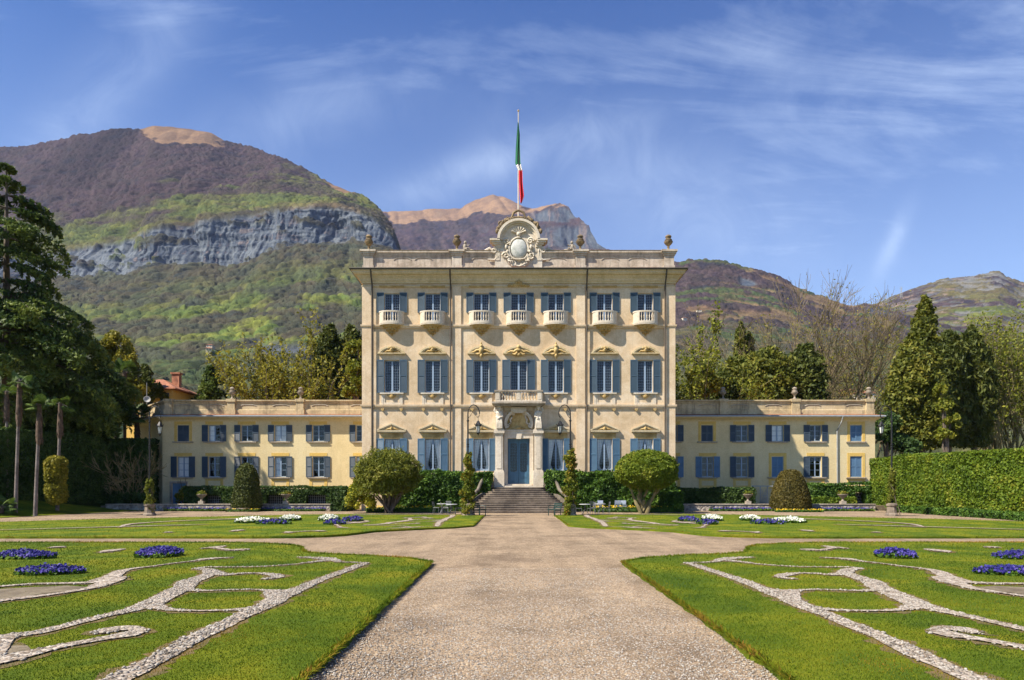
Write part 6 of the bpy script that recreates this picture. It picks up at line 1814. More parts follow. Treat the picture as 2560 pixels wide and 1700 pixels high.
# tall hedge walls on both sides of the court
def tall_hedge(name, label, p0, p1, depth, z1, mat, dens, size, seed, z0=0.0, round_end=False, wob=0.12, z0b=None, inner=1):
    """hedge wall from p0 to p1 (plan); leaves on the court side, top and both ends"""
    rg = np.random.default_rng(seed)
    a = np.array(p0, float); b = np.array(p1, float); L = np.linalg.norm(b-a); d = (b-a)/L; nrm = np.array([d[1], -d[0]])*inner
    H = z1-z0
    n1 = int(L*H*dens); u = rg.uniform(0, L, n1); v = rg.uniform(0, 1, n1)
    def pt(u, w, z): return np.stack([a[0]+d[0]*u+nrm[0]*w, a[1]+d[1]*u+nrm[1]*w, z], 1)
    P = [pt(u, 0*u, z0+v*H)]; N = [np.repeat([[nrm[0], nrm[1], 0]], n1, 0)]
    n2 = int(L*depth*dens*0.7); u = rg.uniform(0, L, n2); w = -rg.uniform(0, depth, n2); P.append(pt(u, w, np.full(n2, z1))); N.append(np.repeat([[0, 0, 1.]], n2, 0))
    for e, sg in ((0, -1), (L, 1)):
        n3 = int(depth*H*dens); w = -rg.uniform(0, depth, n3); P.append(pt(np.full(n3, float(e)), w, z0+rg.uniform(0, 1, n3)*H)); N.append(np.repeat([[d[0]*sg, d[1]*sg, 0]], n3, 0))
    P = np.concatenate(P); N = np.concatenate(N)
    w = (fbm((P[:, 0]+P[:, 1])/2.0, P[:, 2]/1.6, seed, 4)-0.5)*wob*3.5+(fbm((P[:, 0]+P[:, 1])/0.45, P[:, 2]/0.4, seed+4, 2)-0.5)*wob*1.5
    P = P+N*(w+rg.normal(0, wob*0.3, len(P)))[:, None]
    if round_end:
        uu = (P[:, 0]-a[0])*d[0]+(P[:, 1]-a[1])*d[1]
        k = np.clip((0.9-(L-uu))/0.9, 0, 1); P[:, 2] -= k*k*0.8*(P[:, 2]-z0)/H
    i = 0.2
    cs = [a+d*i-nrm*i, b-d*i*3-nrm*i, b-d*i*3-nrm*(depth-i), a+d*i-nrm*(depth-i)]
    core = MB()
    q = [(c[0], c[1]) for c in cs]
    if inner < 0: q = q[::-1]
    core.v += [(x, y, z0-0.5) for x, y in q]+[(x, y, z1-i) for x, y in q]
    core.f += [(0, 1, 5, 4), (1, 2, 6, 5), (2, 3, 7, 6), (3, 0, 4, 7), (4, 5, 6, 7)]
    c = np.array([*((a+b)/2), z0])
    t = thing(name, label, 'hedge', tuple(c))
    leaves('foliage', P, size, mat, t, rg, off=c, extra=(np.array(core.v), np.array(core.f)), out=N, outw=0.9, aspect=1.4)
    return t
tall_hedge('tall_hedge', 'long tall bright green clipped hedge wall on the right of the court', (31.3, 34), (29.8, 58), 2.2, 4.3, G_HEDGEL, 330, 0.125, 11, inner=-1)
box_hedge('box_edging', 'low clipped box edging along the foot of the tall bright hedge', 28.7, 29.7, 36, 53.5, 0, 0.42, G_HEDGE, 150, 0.13, 12, 0.05, 'ftlr')
tall_hedge('tall_hedge', 'long tall dark shaded hedge wall behind the slim palms', (-37.6, 40), (-34.6, 57.5), 2.5, 6.05, G_DARKH, 210, 0.13, 13, 0.6, True, inner=1)
tall_hedge('tall_hedge', 'dark shaded hedge between the hedge with palms and the angled wing end', (-37.8, 60.2), (-32.8, 61.0), 2.0, 6.2, G_DARKH, 150, 0.17, 14, 0.2, inner=1)

# ---- clipped topiary
def topiary(name, label, x, y, prof, mat, n, size, seed, z0=0.0, jit=0.05, cat='topiary'):
    rg = np.random.default_rng(seed)
    t = thing(name, label, cat, (x, y, z0))
    pr = [(r, z+z0) for r, z in prof]
    surf_shape(t, rev(x, y, pr), n, size, mat, rg, (x, y, z0), core=rev_core(x, y, pr), jit=jit)
    return t
topiary('cone_topiary', 'tall dark rounded cone topiary in front of the left wing', GX(617, 54), 54.0, [(1.05, 0.3), (1.14, 0.5), (1.12, 1.0), (1.0, 1.6), (0.92, 2.1), (0.86, 2.7), (0.70, 3.25), (0.42, 3.65), (0.02, 3.82)], G_CONE, 7000, 0.10, 21, 0.0, 0.05)
topiary('beehive_topiary', 'brown green beehive shaped topiary in front of the right wing', GX(1976, 54), 54.0, [(1.52, 0.25), (1.56, 0.45), (1.50, 0.9), (1.38, 1.5), (1.20, 2.1), (0.95, 2.7), (0.68, 3.12), (0.40, 3.24), (0.02, 3.27)], G_YEW, 9000, 0.085, 22, 0.0, 0.022)
topiary('column_shrub', 'golden green clipped column shrub on the shaded lawn by the palms', GX(140, 48), 48.0, [(0.10, 0.1), (0.55, 0.25), (0.68, 0.7), (0.62, 1.4), (0.50, 1.62), (0.62, 1.8), (0.68, 2.4), (0.64, 3.1), (0.40, 3.42), (0.02, 3.45)], G_GOLD, 3800, 0.13, 23, 0.62, 0.07)
# ---- bushes
rg = np.random.default_rng(31)
x0 = GX(893, 50)
t = thing('variegated_bush', 'yellow variegated bush spilling beside the loose olive shrub', 'bush', (x0, 50.3, 0))
lumpy(t, [((x0, 50.3, 1.1), (0.95, 0.9, 1.2)), ((x0+0.15, 50.4, 2.1), (0.65, 0.7, 0.75)), ((x0+0.5, 50.2, 0.7), (0.7, 0.7, 0.75))], 5200, 0.12, G_VARIE, rg, (x0, 50.3, 0), 14, 0.42, clip=lambda C: C[:, 2] > 0.02)
def stems(parent, base, tips, r0, r1, mat, rg, off, name='trunk', wig=0.12):
    mb = MB()
    for tp in tips:
        b = np.array(base)+rg.normal(0, 0.16, 3)*np.array([1, 1, 0]); e = np.array(tp)
        pts = []
        for k in range(7):
            s = k/6; p = b*(1-s)+e*s; p[2] = b[2]+(e[2]-b[2])*s**0.85; p += rg.normal(0, wig, 3)*(s*(1-s)*4)*0.5; pts.append(tuple(p))
        mb.tube(pts, [r0*(1-s/6.0)+r1*s/6.0 for s in range(7)], 6)
    return mb.build(name, mat, parent, 60, off=off)
xo = GX(968, 50)
t = thing('multi_stem_shrub', 'large loose olive green shrub on many thin stems left of the steps', 'shrub', (xo, 50.0, 0))
tips = [(xo+2.0*math.cos(a)*k, 50+1.4*math.sin(a)*k, 2.2+0.8*(1-k)) for a in np.linspace(0, 2*PI, 11)[:-1] for k in (0.45, 0.95)]
stems(t, (xo+0.15, 50, 0), tips, 0.085, 0.03, M_BARK, rg, (xo, 50, 0))
def dome(parent, c, r, n, leaf, mat, rg, off, low=-0.55, lumps=0.16, name='foliage', asp=1.8, fine=0.12, outw=0.5, depth=0.28):
    """dense rounded crown of fine leaves, softly lobed, thinning inwards"""
    d = rg.normal(size=(n*2, 3)); d /= np.linalg.norm(d, axis=1)[:, None]
    d = d[d[:, 2] > low+0.15*rg.normal(size=len(d))][:n]
    a = np.arctan2(d[:, 1], d[:, 0]); e = np.arcsin(d[:, 2])
    w = (fbm(a*2.2+5, e*2.6, int(rg.integers(99)), 3)-0.5)*2*lumps+(fbm(a*6+5, e*7, int(rg.integers(99)), 2)-0.5)*fine
    C = np.array(c)+d*np.array(r)*(1+w-depth*rg.uniform(0, 1, len(d))**2.2)[:, None]
    return leaves(name, C, leaf, mat, parent, rg, off=off, out=d, outw=outw, aspect=asp, up=0.3)
dome(t, (xo+0.0, 50, 2.95), (2.30, 1.9, 1.72), 17000, 0.085, G_OLIVE, rg, (xo, 50, 0), low=-0.78, lumps=0.20, asp=2.6, fine=0.24, depth=0.5)
dome(t, (xo-0.3, 49.9, 2.0), (1.75, 1.5, 1.1), 5000, 0.085, G_OLIVE, rg, (xo, 50, 0), low=-0.5, lumps=0.3, name='lower_foliage', asp=2.6, fine=0.3, depth=0.6)
xr = GX(1617, 50)
t = thing('round_shrub_tree', 'dense rounded bright green shrub tree on short bare stems right of the steps', 'shrub', (xr, 50.0, 0))
stems(t, (xr-0.35, 50, 0), [(xr-1.3, 50.1, 2.0), (xr-0.8, 49.8, 2.2), (xr+0.2, 50.1, 2.2), (xr+0.9, 49.9, 2.1), (xr+1.1, 50.2, 1.9), (xr-0.3, 50.4, 2.2)], 0.15, 0.06, M_BARKL, rg, (xr, 50, 0))
dome(t, (xr, 50, 3.12), (2.26, 2.05, 1.50), 24000, 0.085, G_ROUND, rg, (xr, 50, 0), low=-0.80, lumps=0.10, fine=0.16)
surf_shape(t, rev(xr, 50, [(0.7, 1.95), (1.5, 2.2), (1.85, 2.7), (1.9, 3.2), (1.6, 3.9), (0.9, 4.3), (0.02, 4.4)]), 3000, 0.12, G_ROUND, rg, (xr, 50, 0), name='inner_foliage', core=rev_core(xr, 50, [(0.7, 2.05), (1.4, 2.3), (1.7, 2.7), (1.75, 3.2), (1.4, 3.8), (0.7, 4.2), (0.02, 4.3)], 0.9))
box_hedge('ivy_hedge', 'shaggy dark green ground shrub behind the foot of the round shrub tree', GX(1655, 52), GX(1708, 52), 51.8, 53.2, 0, 1.5, G_HEDGE, 220, 0.14, 33, 0.16, 'ftlr', cat='shrub')

# ---- yellow pansy borders along the villa
def flower_strip(label, x0, x1, y, w, h, petals, seed, dens=70, size=0.085, cat='flower bed', group=None, edge=True):
    rg = np.random.default_rng(seed)
    t = thing('flower_bed', label, cat, ((x0+x1)/2, y, 0), 0, group)
    off = ((x0+x1)/2, y, 0)
    L = x1-x0
    n = int(L*w*300)
    P = np.stack([rg.uniform(x0, x1, n), y+rg.uniform(-w/2, w/2, n), h*rg.uniform(0.2, 0.85, n)], 1)
    core = MB().box(x0+0.06, x1-0.06, y-w/2+0.06, y+w/2-0.06, 0, h*0.6)
    leaves('leaves', P, 0.10, G_HEDGE, t, rg, off=off, extra=(np.array(core.v), np.array(core.f)), up=0.6)
    n = int(L*w*dens)
    P = np.stack([rg.uniform(x0, x1, n), y+rg.uniform(-w*0.42, w*0.46, n), h*rg.uniform(0.85, 1.25, n)], 1)
    P = P[fbm(P[:, 0]/0.5, P[:, 1]/0.5, seed, 2) > 0.36]
    leaves('blossoms', P, size, petals, t, rg, off=off, up=0.9, aspect=1.0, out=np.repeat([[0, -1., 0.2]], len(P), 0), outw=0.7)
    return t
flower_strip('clipped box border topped with yellow flowers along the hedge left of the steps', GX(915, 52), GX(1110, 52), 52.0, 0.7, 0.42, G_YEL, 41, 60, 0.10)
flower_strip('clipped box border topped with yellow flowers along the hedge right of the steps', GX(1484, 52), GX(1700, 52), 52.0, 0.7, 0.42, G_YEL, 42, 60, 0.10)
Y2 = 54.4
flower_strip('purple pansy strip below the low wall near the blue corner door', GX(414, Y2), GX(562, Y2), Y2, 1.0, 0.22, G_BLUE, 43, 110, 0.10)
flower_strip('orange yellow pansy strip around the foot of the cone topiary', GX(568, Y2-1), GX(650, Y2-1), Y2-1.2, 0.7, 0.2, G_YEL, 44, 70, 0.10)
flower_strip('purple pansy strip below the low wall right of the cone topiary', GX(645, Y2), GX(812, Y2), Y2, 1.0, 0.22, G_BLUE, 45, 110, 0.10)
flower_strip('purple pansy strip below the low wall left of the beehive topiary', GX(1775, Y2), GX(1930, Y2), Y2, 1.0, 0.22, G_BLUE, 46, 110, 0.10)
flower_strip('yellow pansy strip around the foot of the beehive topiary', GX(1925, Y2-1), GX(2040, Y2-1), Y2-2.1, 0.6, 0.2, G_YEL, 47, 90, 0.09)
flower_strip('purple pansy strip between the beehive topiary and the tall bright hedge', GX(2046, Y2), GX(2180, Y2), Y2, 1.0, 0.22, G_BLUE, 48, 110, 0.10)

def flower_patch(label, x, y, rx, ry, h, petals, seed, group, ang=0.0, dens=330, size=0.055):
    rg = np.random.default_rng(seed)
    t = thing('flower_patch', label, 'flower bed', (x, y, LAWN_Z), 0, group)
    def disk(n):
        r = np.sqrt(rg.uniform(0, 1, n)); a = rg.uniform(0, 2*PI, n); X = rx*r*np.cos(a); Y = ry*r*np.sin(a)
        c, s = math.cos(ang), math.sin(ang)
        return X*c-Y*s, X*s+Y*c, r
    n = int(rx*ry*PI*420); X, Y, r = disk(n)
    P = np.stack([X, Y, h*(1-0.55*r*r)*rg.uniform(0.1, 0.85, n)], 1)
    leaves('leaves', P, size*1.5, G_HEDGE, t, rg, up=0.5)
    n = int(rx*ry*PI*dens); X, Y, r = disk(n)
    P = np.stack([X, Y, h*(1-0.5*r*r)*rg.uniform(0.75, 1.15, n)], 1)
    P = np.repeat(P, 3, 0)+rg.normal(0, size*0.3, (3*len(P), 3))
    leaves('blossoms', P, size, petals, t, rg, up=0.6, aspect=1.05, out=np.repeat([[0, -1., 0.3]], len(P), 0), outw=0.7, rnd=np.repeat(rg.uniform(0, 1, n), 3))
    return t
flower_patch('blue pansy mound nearest the gravel path on the front left lawn', -10.06, 18.75, 0.60, 0.62, 0.24, G_BLUE, 51, None)
flower_patch('long blue pansy bed above the bare soil on the front left lawn', -10.5, 15.0, 0.70, 0.36, 0.17, G_BLUE, 52, None, 0.15)
flower_patch('blue pansy bed at the left frame edge of the front left lawn', -13.4, 18.25, 0.85, 0.42, 0.20, G_BLUE, 53, None, -0.1)
flower_patch('blue pansy mound nearest the gravel path on the front right lawn', 10.0, 18.5, 0.52, 0.55, 0.22, G_BLUE, 54, None)
flower_patch('long blue pansy bed above the bare soil on the front right lawn', 10.5, 14.9, 0.72, 0.36, 0.17, G_BLUE, 55, None, -0.15)
flower_patch('blue pansy bed at the right frame edge of the front right lawn', 13.1, 18.2, 0.65, 0.42, 0.18, G_BLUE, 56, None, 0.1)
for s, nm in ((-1, 'left'), (1, 'right')):
    flower_patch('long white pansy bed farthest from the path on the back %s lawn' % nm, s*14.2, 36.2, 0.85, 0.8, 0.24, G_WHITE, 61+s, None, 0, 130, 0.10)
    flower_patch('short white pansy bed behind the blue one on the back %s lawn' % nm, s*12.9, 38.2, 0.55, 0.7, 0.26, G_WHITE, 63+s, None, 0, 140, 0.10)
    flower_patch('flat blue pansy bed between two white ones on the back %s lawn' % nm, s*12.6, 34.8, 0.85, 0.6, 0.18, G_BLUE, 65+s, None, 0, 130, 0.10)
    flower_patch('white pansy mound nearest the path on the back %s lawn' % nm, s*10.7, 38.2, 0.55, 0.8, 0.28, G_WHITE, 67+s, None, 0, 140, 0.10)
    flower_patch('front blue pansy patch nearest the path on the back %s lawn' % nm, s*9.4, 34.5, 0.50, 0.6, 0.20, G_BLUE, 69+s, None, 0, 130, 0.10)
    flower_patch('rear blue pansy patch nearest the path on the back %s lawn' % nm, s*9.2, 37.4, 0.52, 0.7, 0.22, G_BLUE, 71+s, None, 0, 130, 0.10)

# ---- stone urns on the retaining walls
def stone_urn(px, label):
    x = GX(px, 55.4)
    t = thing('stone_urn', label, 'urn', (x, 55.4, 0.56), 0, 'stone urns on the low walls')
    MB().box(-0.20, 0.20, -0.20, 0.20, 0, 0.22).build('pedestal', M_GREY, t)
    MB().lathe(0, 0, [(0.14, 0.22), (0.10, 0.28), (0.07, 0.38), (0.10, 0.44), (0.22, 0.54), (0.34, 0.66), (0.38, 0.72), (0.40, 0.74), (0.40, 0.78), (0.34, 0.79), (0.30, 0.72)], 14).build('bowl', M_STEP0, t, 40)
    rg = np.random.default_rng(int(px))
    P = rg.normal(0, 1, (160, 3))*np.array([0.16, 0.16, 0.08])+np.array([0, 0, 0.86])
    leaves('plant', P, 0.10, G_VINE, t, rg)
stone_urn(504, 'stone urn on the low wall nearest the blue corner door')
stone_urn(715, 'stone urn on the low wall between the cone topiary and the yellow bush')
stone_urn(1870, 'stone urn on the low wall beside the lattice gate')
stone_urn(2107, 'stone urn on the low wall nearest the tall bright hedge')

# ------------------------------------------------------------------ lamp posts
M_LGLASS = plain('lantern_glass', (0.62, 0.62, 0.58), 0.15, var=0.1)
def lamp(label, x, y, face, vine_mat, vlabel, seed, vine_h, vine_r):
    t = thing('lamp_post', label, 'lamp post', (x, y, 0), 0, 'wrought iron lamp posts round the court')
    mb = MB().lathe(0, 0, [(0.42, 0), (0.42, 0.12), (0.34, 0.2), (0.30, 0.62), (0.36, 0.68), (0.36, 0.78), (0.2, 0.86)], 8); mb.build('base', M_STEP, t)
    P = [(0, 0, 0.8), (0, 0, 3.0), (0, 0, 6.3), (0, 0, 6.8)]
    P += [(face*(0.38-0.38*math.cos(R(a))), 0, 6.8+0.55*math.sin(R(a))) for a in (20, 45, 70, 90, 115, 140, 165, 180)]
    P += [(face*0.74, 0, 6.62), (face*0.66, 0, 6.52), (face*0.58, 0, 6.58)]
    rr = [0.075, 0.06, 0.05, 0.04]+[0.035]*8+[0.03, 0.028, 0.025]
    mb = MB().tube(P, rr, 8)
    for z in (3.05, 4.6, 4.75, 6.3): mb.lathe(0, 0, [(0.04, z-0.06), (0.085, z-0.03), (0.085, z+0.03), (0.04, z+0.06)], 8)
    mb.tube([(0.0, 0, 6.45), (face*0.16, 0, 6.62), (face*0.30, 0, 6.86), (face*0.22, 0, 6.98), (face*0.12, 0, 6.9)], 0.02, 5)
    mb.build('post', M_IRON, t, 50)
    lx = face*0.68
    mb = MB().tube([(lx, 0, 6.58), (lx, 0, 6.30)], 0.014, 5)
    mb.lathe(lx, 0, [(0.02, 6.32), (0.10, 6.24), (0.12, 6.16), (0.20, 6.06), (0.22, 5.98), (0.17, 5.96)], 6)
    for k in range(6):
        a = 2*PI*k/6; mb.tube([(lx+0.17*math.cos(a), 0.17*math.sin(a), 5.97), (lx+0.10*math.cos(a), 0.10*math.sin(a), 5.52)], 0.014, 4)
        mb.tube([(lx+0.20*math.cos(a), 0.20*math.sin(a), 6.0), (lx+0.26*math.cos(a), 0.26*math.sin(a), 6.12)], 0.018, 4)
    mb.lathe(lx, 0, [(0.12, 5.52), (0.12, 5.48), (0.05, 5.42), (0.02, 5.34)], 6)
    ln = mb.build('lantern', M_IRON, t, 40)
    MB().lathe(lx, 0, [(0.08, 5.53), (0.14, 5.95)], 6).build('lantern_glass', M_LGLASS, ln)
    rg = np.random.default_rng(seed)
    if vine_h > 0:
        v = thing('climbing_plant', vlabel, 'plant', (x, y, 0))
        bl = []
        z = 0.25
        while z < vine_h:
            s = 1-0.35*(z/vine_h)
            bl.append(((x+rg.normal(0, 0.08), y+rg.normal(0, 0.06), z), (vine_r*s*rg.uniform(0.85, 1.35), vine_r*s*1.1, 0.34))); z += 0.24
        lumpy(v, bl, int(1500*vine_h*vine_r/0.4), 0.10, vine_mat, rg, (x, y, 0), 7, 0.55, clip=lambda C: C[:, 2] > 0.02)
        stems(v, (x+0.2, y-0.1, 0), [(x+0.1, y, vine_h*0.9), (x-0.15, y, vine_h*0.8)], 0.035, 0.015, M_BARK, rg, (x, y, 0), name='stem')
    return t
lamp('iron lamp post with crook arm wrapped in reddish climbers left of the steps', -3.4, 45.0, 1, G_VINE, 'reddish green climbing plant round the lamp post left of the steps', 71, 3.9, 0.40)
lamp('iron lamp post with crook arm wrapped in green climbers right of the steps', 3.35, 45.0, -1, G_VINE, 'mostly green climbing plant round the lamp post right of the steps', 72, 4.2, 0.42)
lamp('iron lamp post in front of the angled shaded end of the left wing', -24.75, 45.7, 1, G_OLIVE, 'thin green climbing plant low on the lamp post by the shaded wing end', 73, 2.3, 0.26)
lamp('iron lamp post standing before the tall bright green hedge', 24.8, 45.5, -1, G_OLIVE, 'dark climbing plant on the lamp post before the tall bright hedge', 74, 2.9, 0.22)

# ------------------------------------------------------------------ benches, tables and chairs
def bench(label, x, y, rz):
    t = thing('garden_bench', label, 'bench', (x, y, 0), rz, 'green benches at the foot of the steps')
    mb = MB()
    for k in range(4): mb.box(-0.65, 0.65, -0.22+0.11*k, -0.13+0.11*k, 0.42, 0.455)
    mb.build('seat', M_GREEN, t)
    mb = MB()
    for k in range(3): mb.box(-0.65, 0.65, 0.235+0.02*k, 0.265+0.02*k, 0.52+0.12*k, 0.61+0.12*k)
    mb.build('backrest', M_GREEN, t)
    for s in (-1, 1):
        mb = MB()
        mb.tube([(s*0.55, -0.2, 0.0), (s*0.55, -0.2, 0.42)], 0.03, 6); mb.tube([(s*0.55, 0.22, 0.0), (s*0.55, 0.2, 0.44), (s*0.55, 0.30, 0.88)], 0.028, 6)
        mb.tube([(s*0.55, 0.27, 0.66), (s*0.55, 0.0, 0.68), (s*0.55, -0.22, 0.62), (s*0.55, -0.2, 0.42)], 0.025, 6); mb.tube([(s*0.55, -0.2, 0.38), (s*0.55, 0.2, 0.38)], 0.025, 6)
        mb.build('end_frame', M_GREEN, t, 50)
bench('dark green bench beside the lamp post left of the steps', GX(1199, 45.6), 45.6, R(70))
bench('dark green bench beside the lamp post right of the steps', GX(1386, 45.6), 45.6, R(-70))
M_CHAIR = plain('grey_metal_chair', (0.16, 0.165, 0.18), 0.45, 0.4, var=0.2)
M_CHAIRB = plain('pale_blue_chair', (0.42, 0.48, 0.66), 0.5, var=0.1)
M_TTOP = plain('pale_table_top', (0.55, 0.56, 0.58), 0.4, var=0.1)
def chair_meshes(m):
    seat = MB(); 
    for k in range(5): seat.box(-0.2, 0.2, -0.2+0.083*k, -0.14+0.083*k, 0.44, 0.46)
    seat.tube([(-0.21, -0.21, 0.45), (0.21, -0.21, 0.45), (0.21, 0.21, 0.45), (-0.21, 0.21, 0.45), (-0.21, -0.21, 0.45)], 0.012, 5)
    back = MB()
    for z in (0.62, 0.72, 0.82): back.box(-0.2, 0.2, 0.235+(z-0.62)*0.2, 0.25+(z-0.62)*0.2, z-0.03, z+0.03)
    back.tube([(-0.21, 0.2, 0.45), (-0.21, 0.29, 0.88), (0.21, 0.29, 0.88), (0.21, 0.2, 0.45)], 0.014, 5)
    legs = []
    for sx in (-1, 1):
        for sy in (-1, 1): legs.append(MB().tube([(sx*0.2, sy*0.19, 0.45), (sx*0.23, sy*0.22, 0.0)], 0.014, 5).mesh('leg', m))
    return seat.mesh('seat', m), back.mesh('backrest', m), legs
CM = chair_meshes(M_CHAIR); CMB = chair_meshes(M_CHAIRB)
def chair(x, y, rz, label, blue=False):
    t = thing('cafe_chair', label, 'chair', (x, y, 0), rz, 'pale blue chairs by the border' if blue else 'grey metal cafe chairs')
    s, b, l = CMB if blue else CM
    ob('seat', s, t); ob('backrest', b, t)
    for q in l: ob('leg', q, t)
tt = MB().lathe(0, 0, [(0.38, 0.70), (0.40, 0.71), (0.40, 0.735), (0.36, 0.74)], 20).mesh('table_top', M_TTOP, 40)
tl = [MB().tube([(0.05*c, 0.05*s, 0.70), (0.02*c, 0.02*s, 0.4), (0.32*c, 0.32*s, 0.0)], 0.016, 5).mesh('leg', M_CHAIR) for c, s in ((1, 0), (-0.5, 0.866), (-0.5, -0.866))]
def table(x, y, label):
    t = thing('cafe_table', label, 'table', (x, y, 0), 0, 'round cafe tables')
    ob('table_top', tt, t)
    for q in tl: ob('leg', q, t)
table(GX(1106, 49), 49.0, 'round cafe table nearest the yellow border left of the steps')
table(GX(1129, 47.6), 47.6, 'round cafe table in front nearest the vine lamp left of the steps')
chair(GX(1112, 47.4), 47.4, R(100), 'grey cafe chair at the near table left of the steps, back to the lawn')
chair(GX(1146, 48.0), 48.0, R(-80), 'grey cafe chair between the left tables and the vine lamp')
chair(GX(1117, 49.9), 49.9, R(-20), 'grey cafe chair behind the left tables by the border')
chair(GX(1092, 49.1), 49.1, R(80), 'grey cafe chair farthest left of the steps by its table')
table(GX(1462, 47.8), 47.8, 'round cafe table beside the vine lamp right of the steps')
table(GX(1500, 48.6), 48.6, 'round cafe table farther right along the yellow border')
chair(GX(1447, 47.4), 47.4, R(85), 'grey cafe chair between the right vine lamp and its table')
chair(GX(1478, 47.3), 47.3, R(-70), 'grey cafe chair between the two right tables')
chair(GX(1487, 49.2), 49.2, R(40), 'grey cafe chair behind the right tables by the border')
chair(GX(1515, 48.5), 48.5, R(-85), 'grey cafe chair at the far right end of the tables')
for px, l in ((1503, 'pale blue chair nearest the steps behind the right yellow border'), (1543, 'middle pale blue chair behind the right yellow border'), (1560, 'pale blue chair nearest the round shrub tree behind the border')):
    chair(GX(px, 52.75), 52.75, R(180 if px == 1543 else 160), l, True)

# ------------------------------------------------------------------ flagpole and flag
FX, FYY = GX(1296, 56), 56.2
t = thing('flagpole', 'slim pale flagpole rising behind the roof crest', 'flagpole', (FX, FYY, 19.4))
MB().tube([(0, 0, 0), (0, 0, 7), (0, 0, 13.4)], [0.07, 0.06, 0.035], 8).build('pole', M_STONE, t, 50)
MB().ell((0, 0, 13.48), (0.09, 0.09, 0.09)).build('ball_finial', M_OCHRE, t, 50)
fl = thing('flag', 'limp green white and red flag hanging from the flagpole', 'flag', (FX, FYY, 26.5))
M_FG = plain('flag_green', (0.010, 0.135, 0.050), 0.8, var=0.15); M_FW = plain('flag_white', (0.72, 0.70, 0.66), 0.8, var=0.08); M_FR = plain('flag_red', (0.62, 0.020, 0.030), 0.8, var=0.15)
nu, nv = 18, 40
zt, zbm = ZZ(307, FYY), ZZ(510, FYY)
def flagp(i, j):
    v = j/nv; u = i/nu          # v 0 top .. 1 bottom
    wl_ = np.interp(v, [0, 0.15, 0.35, 0.5, 0.58, 0.75, 0.92, 1.0], [0.04, 0.24, 0.34, 0.42, 0.30, 0.28, 0.34, 0.14])
    x0 = np.interp(v, [0, 0.3, 0.5, 0.6, 0.8, 1.0], [-0.05, -0.20, -0.26, 0.02, 0.08, 0.16])
    x = x0+wl_*u; y = -0.10+0.10*math.sin(u*9+v*3)*(0.4+v)
    return (x, y, zt+(zbm-zt)*v-26.5+0.10*u*(v-0.3))
for nm, m, a, b in (('green_band', M_FG, 0, 21), ('white_band', M_FW, 21, 24), ('red_band', M_FR, 24, 40)):
    mb = MB()
    for i in range(nu):
        for j in range(a, b): mb.quad(flagp(i, j), flagp(i, j+1), flagp(i+1, j+1), flagp(i+1, j))
    o = mb.build(nm, m, fl, 80)
    sd = o.modifiers.new('cloth', 'SOLIDIFY'); sd.thickness = 0.006

# ------------------------------------------------------------------ shaded lawn bank on the left
fr = np.array([(-29.6, 55.0), (-30.6, 53.5), (-31.4, 50), (-32.3, 43), (-33.0, 36), (-33.8, 26), (-34.5, 16)]); bk = np.array([(-33.0, 57.3), (-34.3, 56.5), (-35.6, 50), (-37.1, 43), (-38.2, 36), (-39.5, 26), (-41, 16)]); bz = np.array([0.10, 0.2, 0.9, 1.15, 1.25, 1.3, 1.3])
nU, nV = 60, 14
tt_ = np.linspace(0, 6, nU); V = []
for t_ in tt_:
    f_ = np.array([np.interp(t_, range(7), fr[:, 0]), np.interp(t_, range(7), fr[:, 1])]); b_ = np.array([np.interp(t_, range(7), bk[:, 0]), np.interp(t_, range(7), bk[:, 1])]); z_ = np.interp(t_, range(7), bz)
    for v_ in np.linspace(0, 1, nV):
        p = f_+(b_-f_)*v_; V.append((p[0], p[1], 0.03+z_*v_**1.25+0.05*math.sin(v_*9+t_*7)*v_*(1-v_)))
I = np.arange(nU*nV).reshape(nU, nV)
o = np_mesh('lawn', V, np.stack([I[:-1, :-1], I[:-1, 1:], I[1:, 1:], I[1:, :-1]], -1).reshape(-1, 4), M_LAWN, smooth=True); struct(o)
bpts = np.array(V)
def bank_z(x, y):
    return float(bpts[np.argmin((bpts[:, 0]-x)**2+(bpts[:, 1]-y)**2), 2])

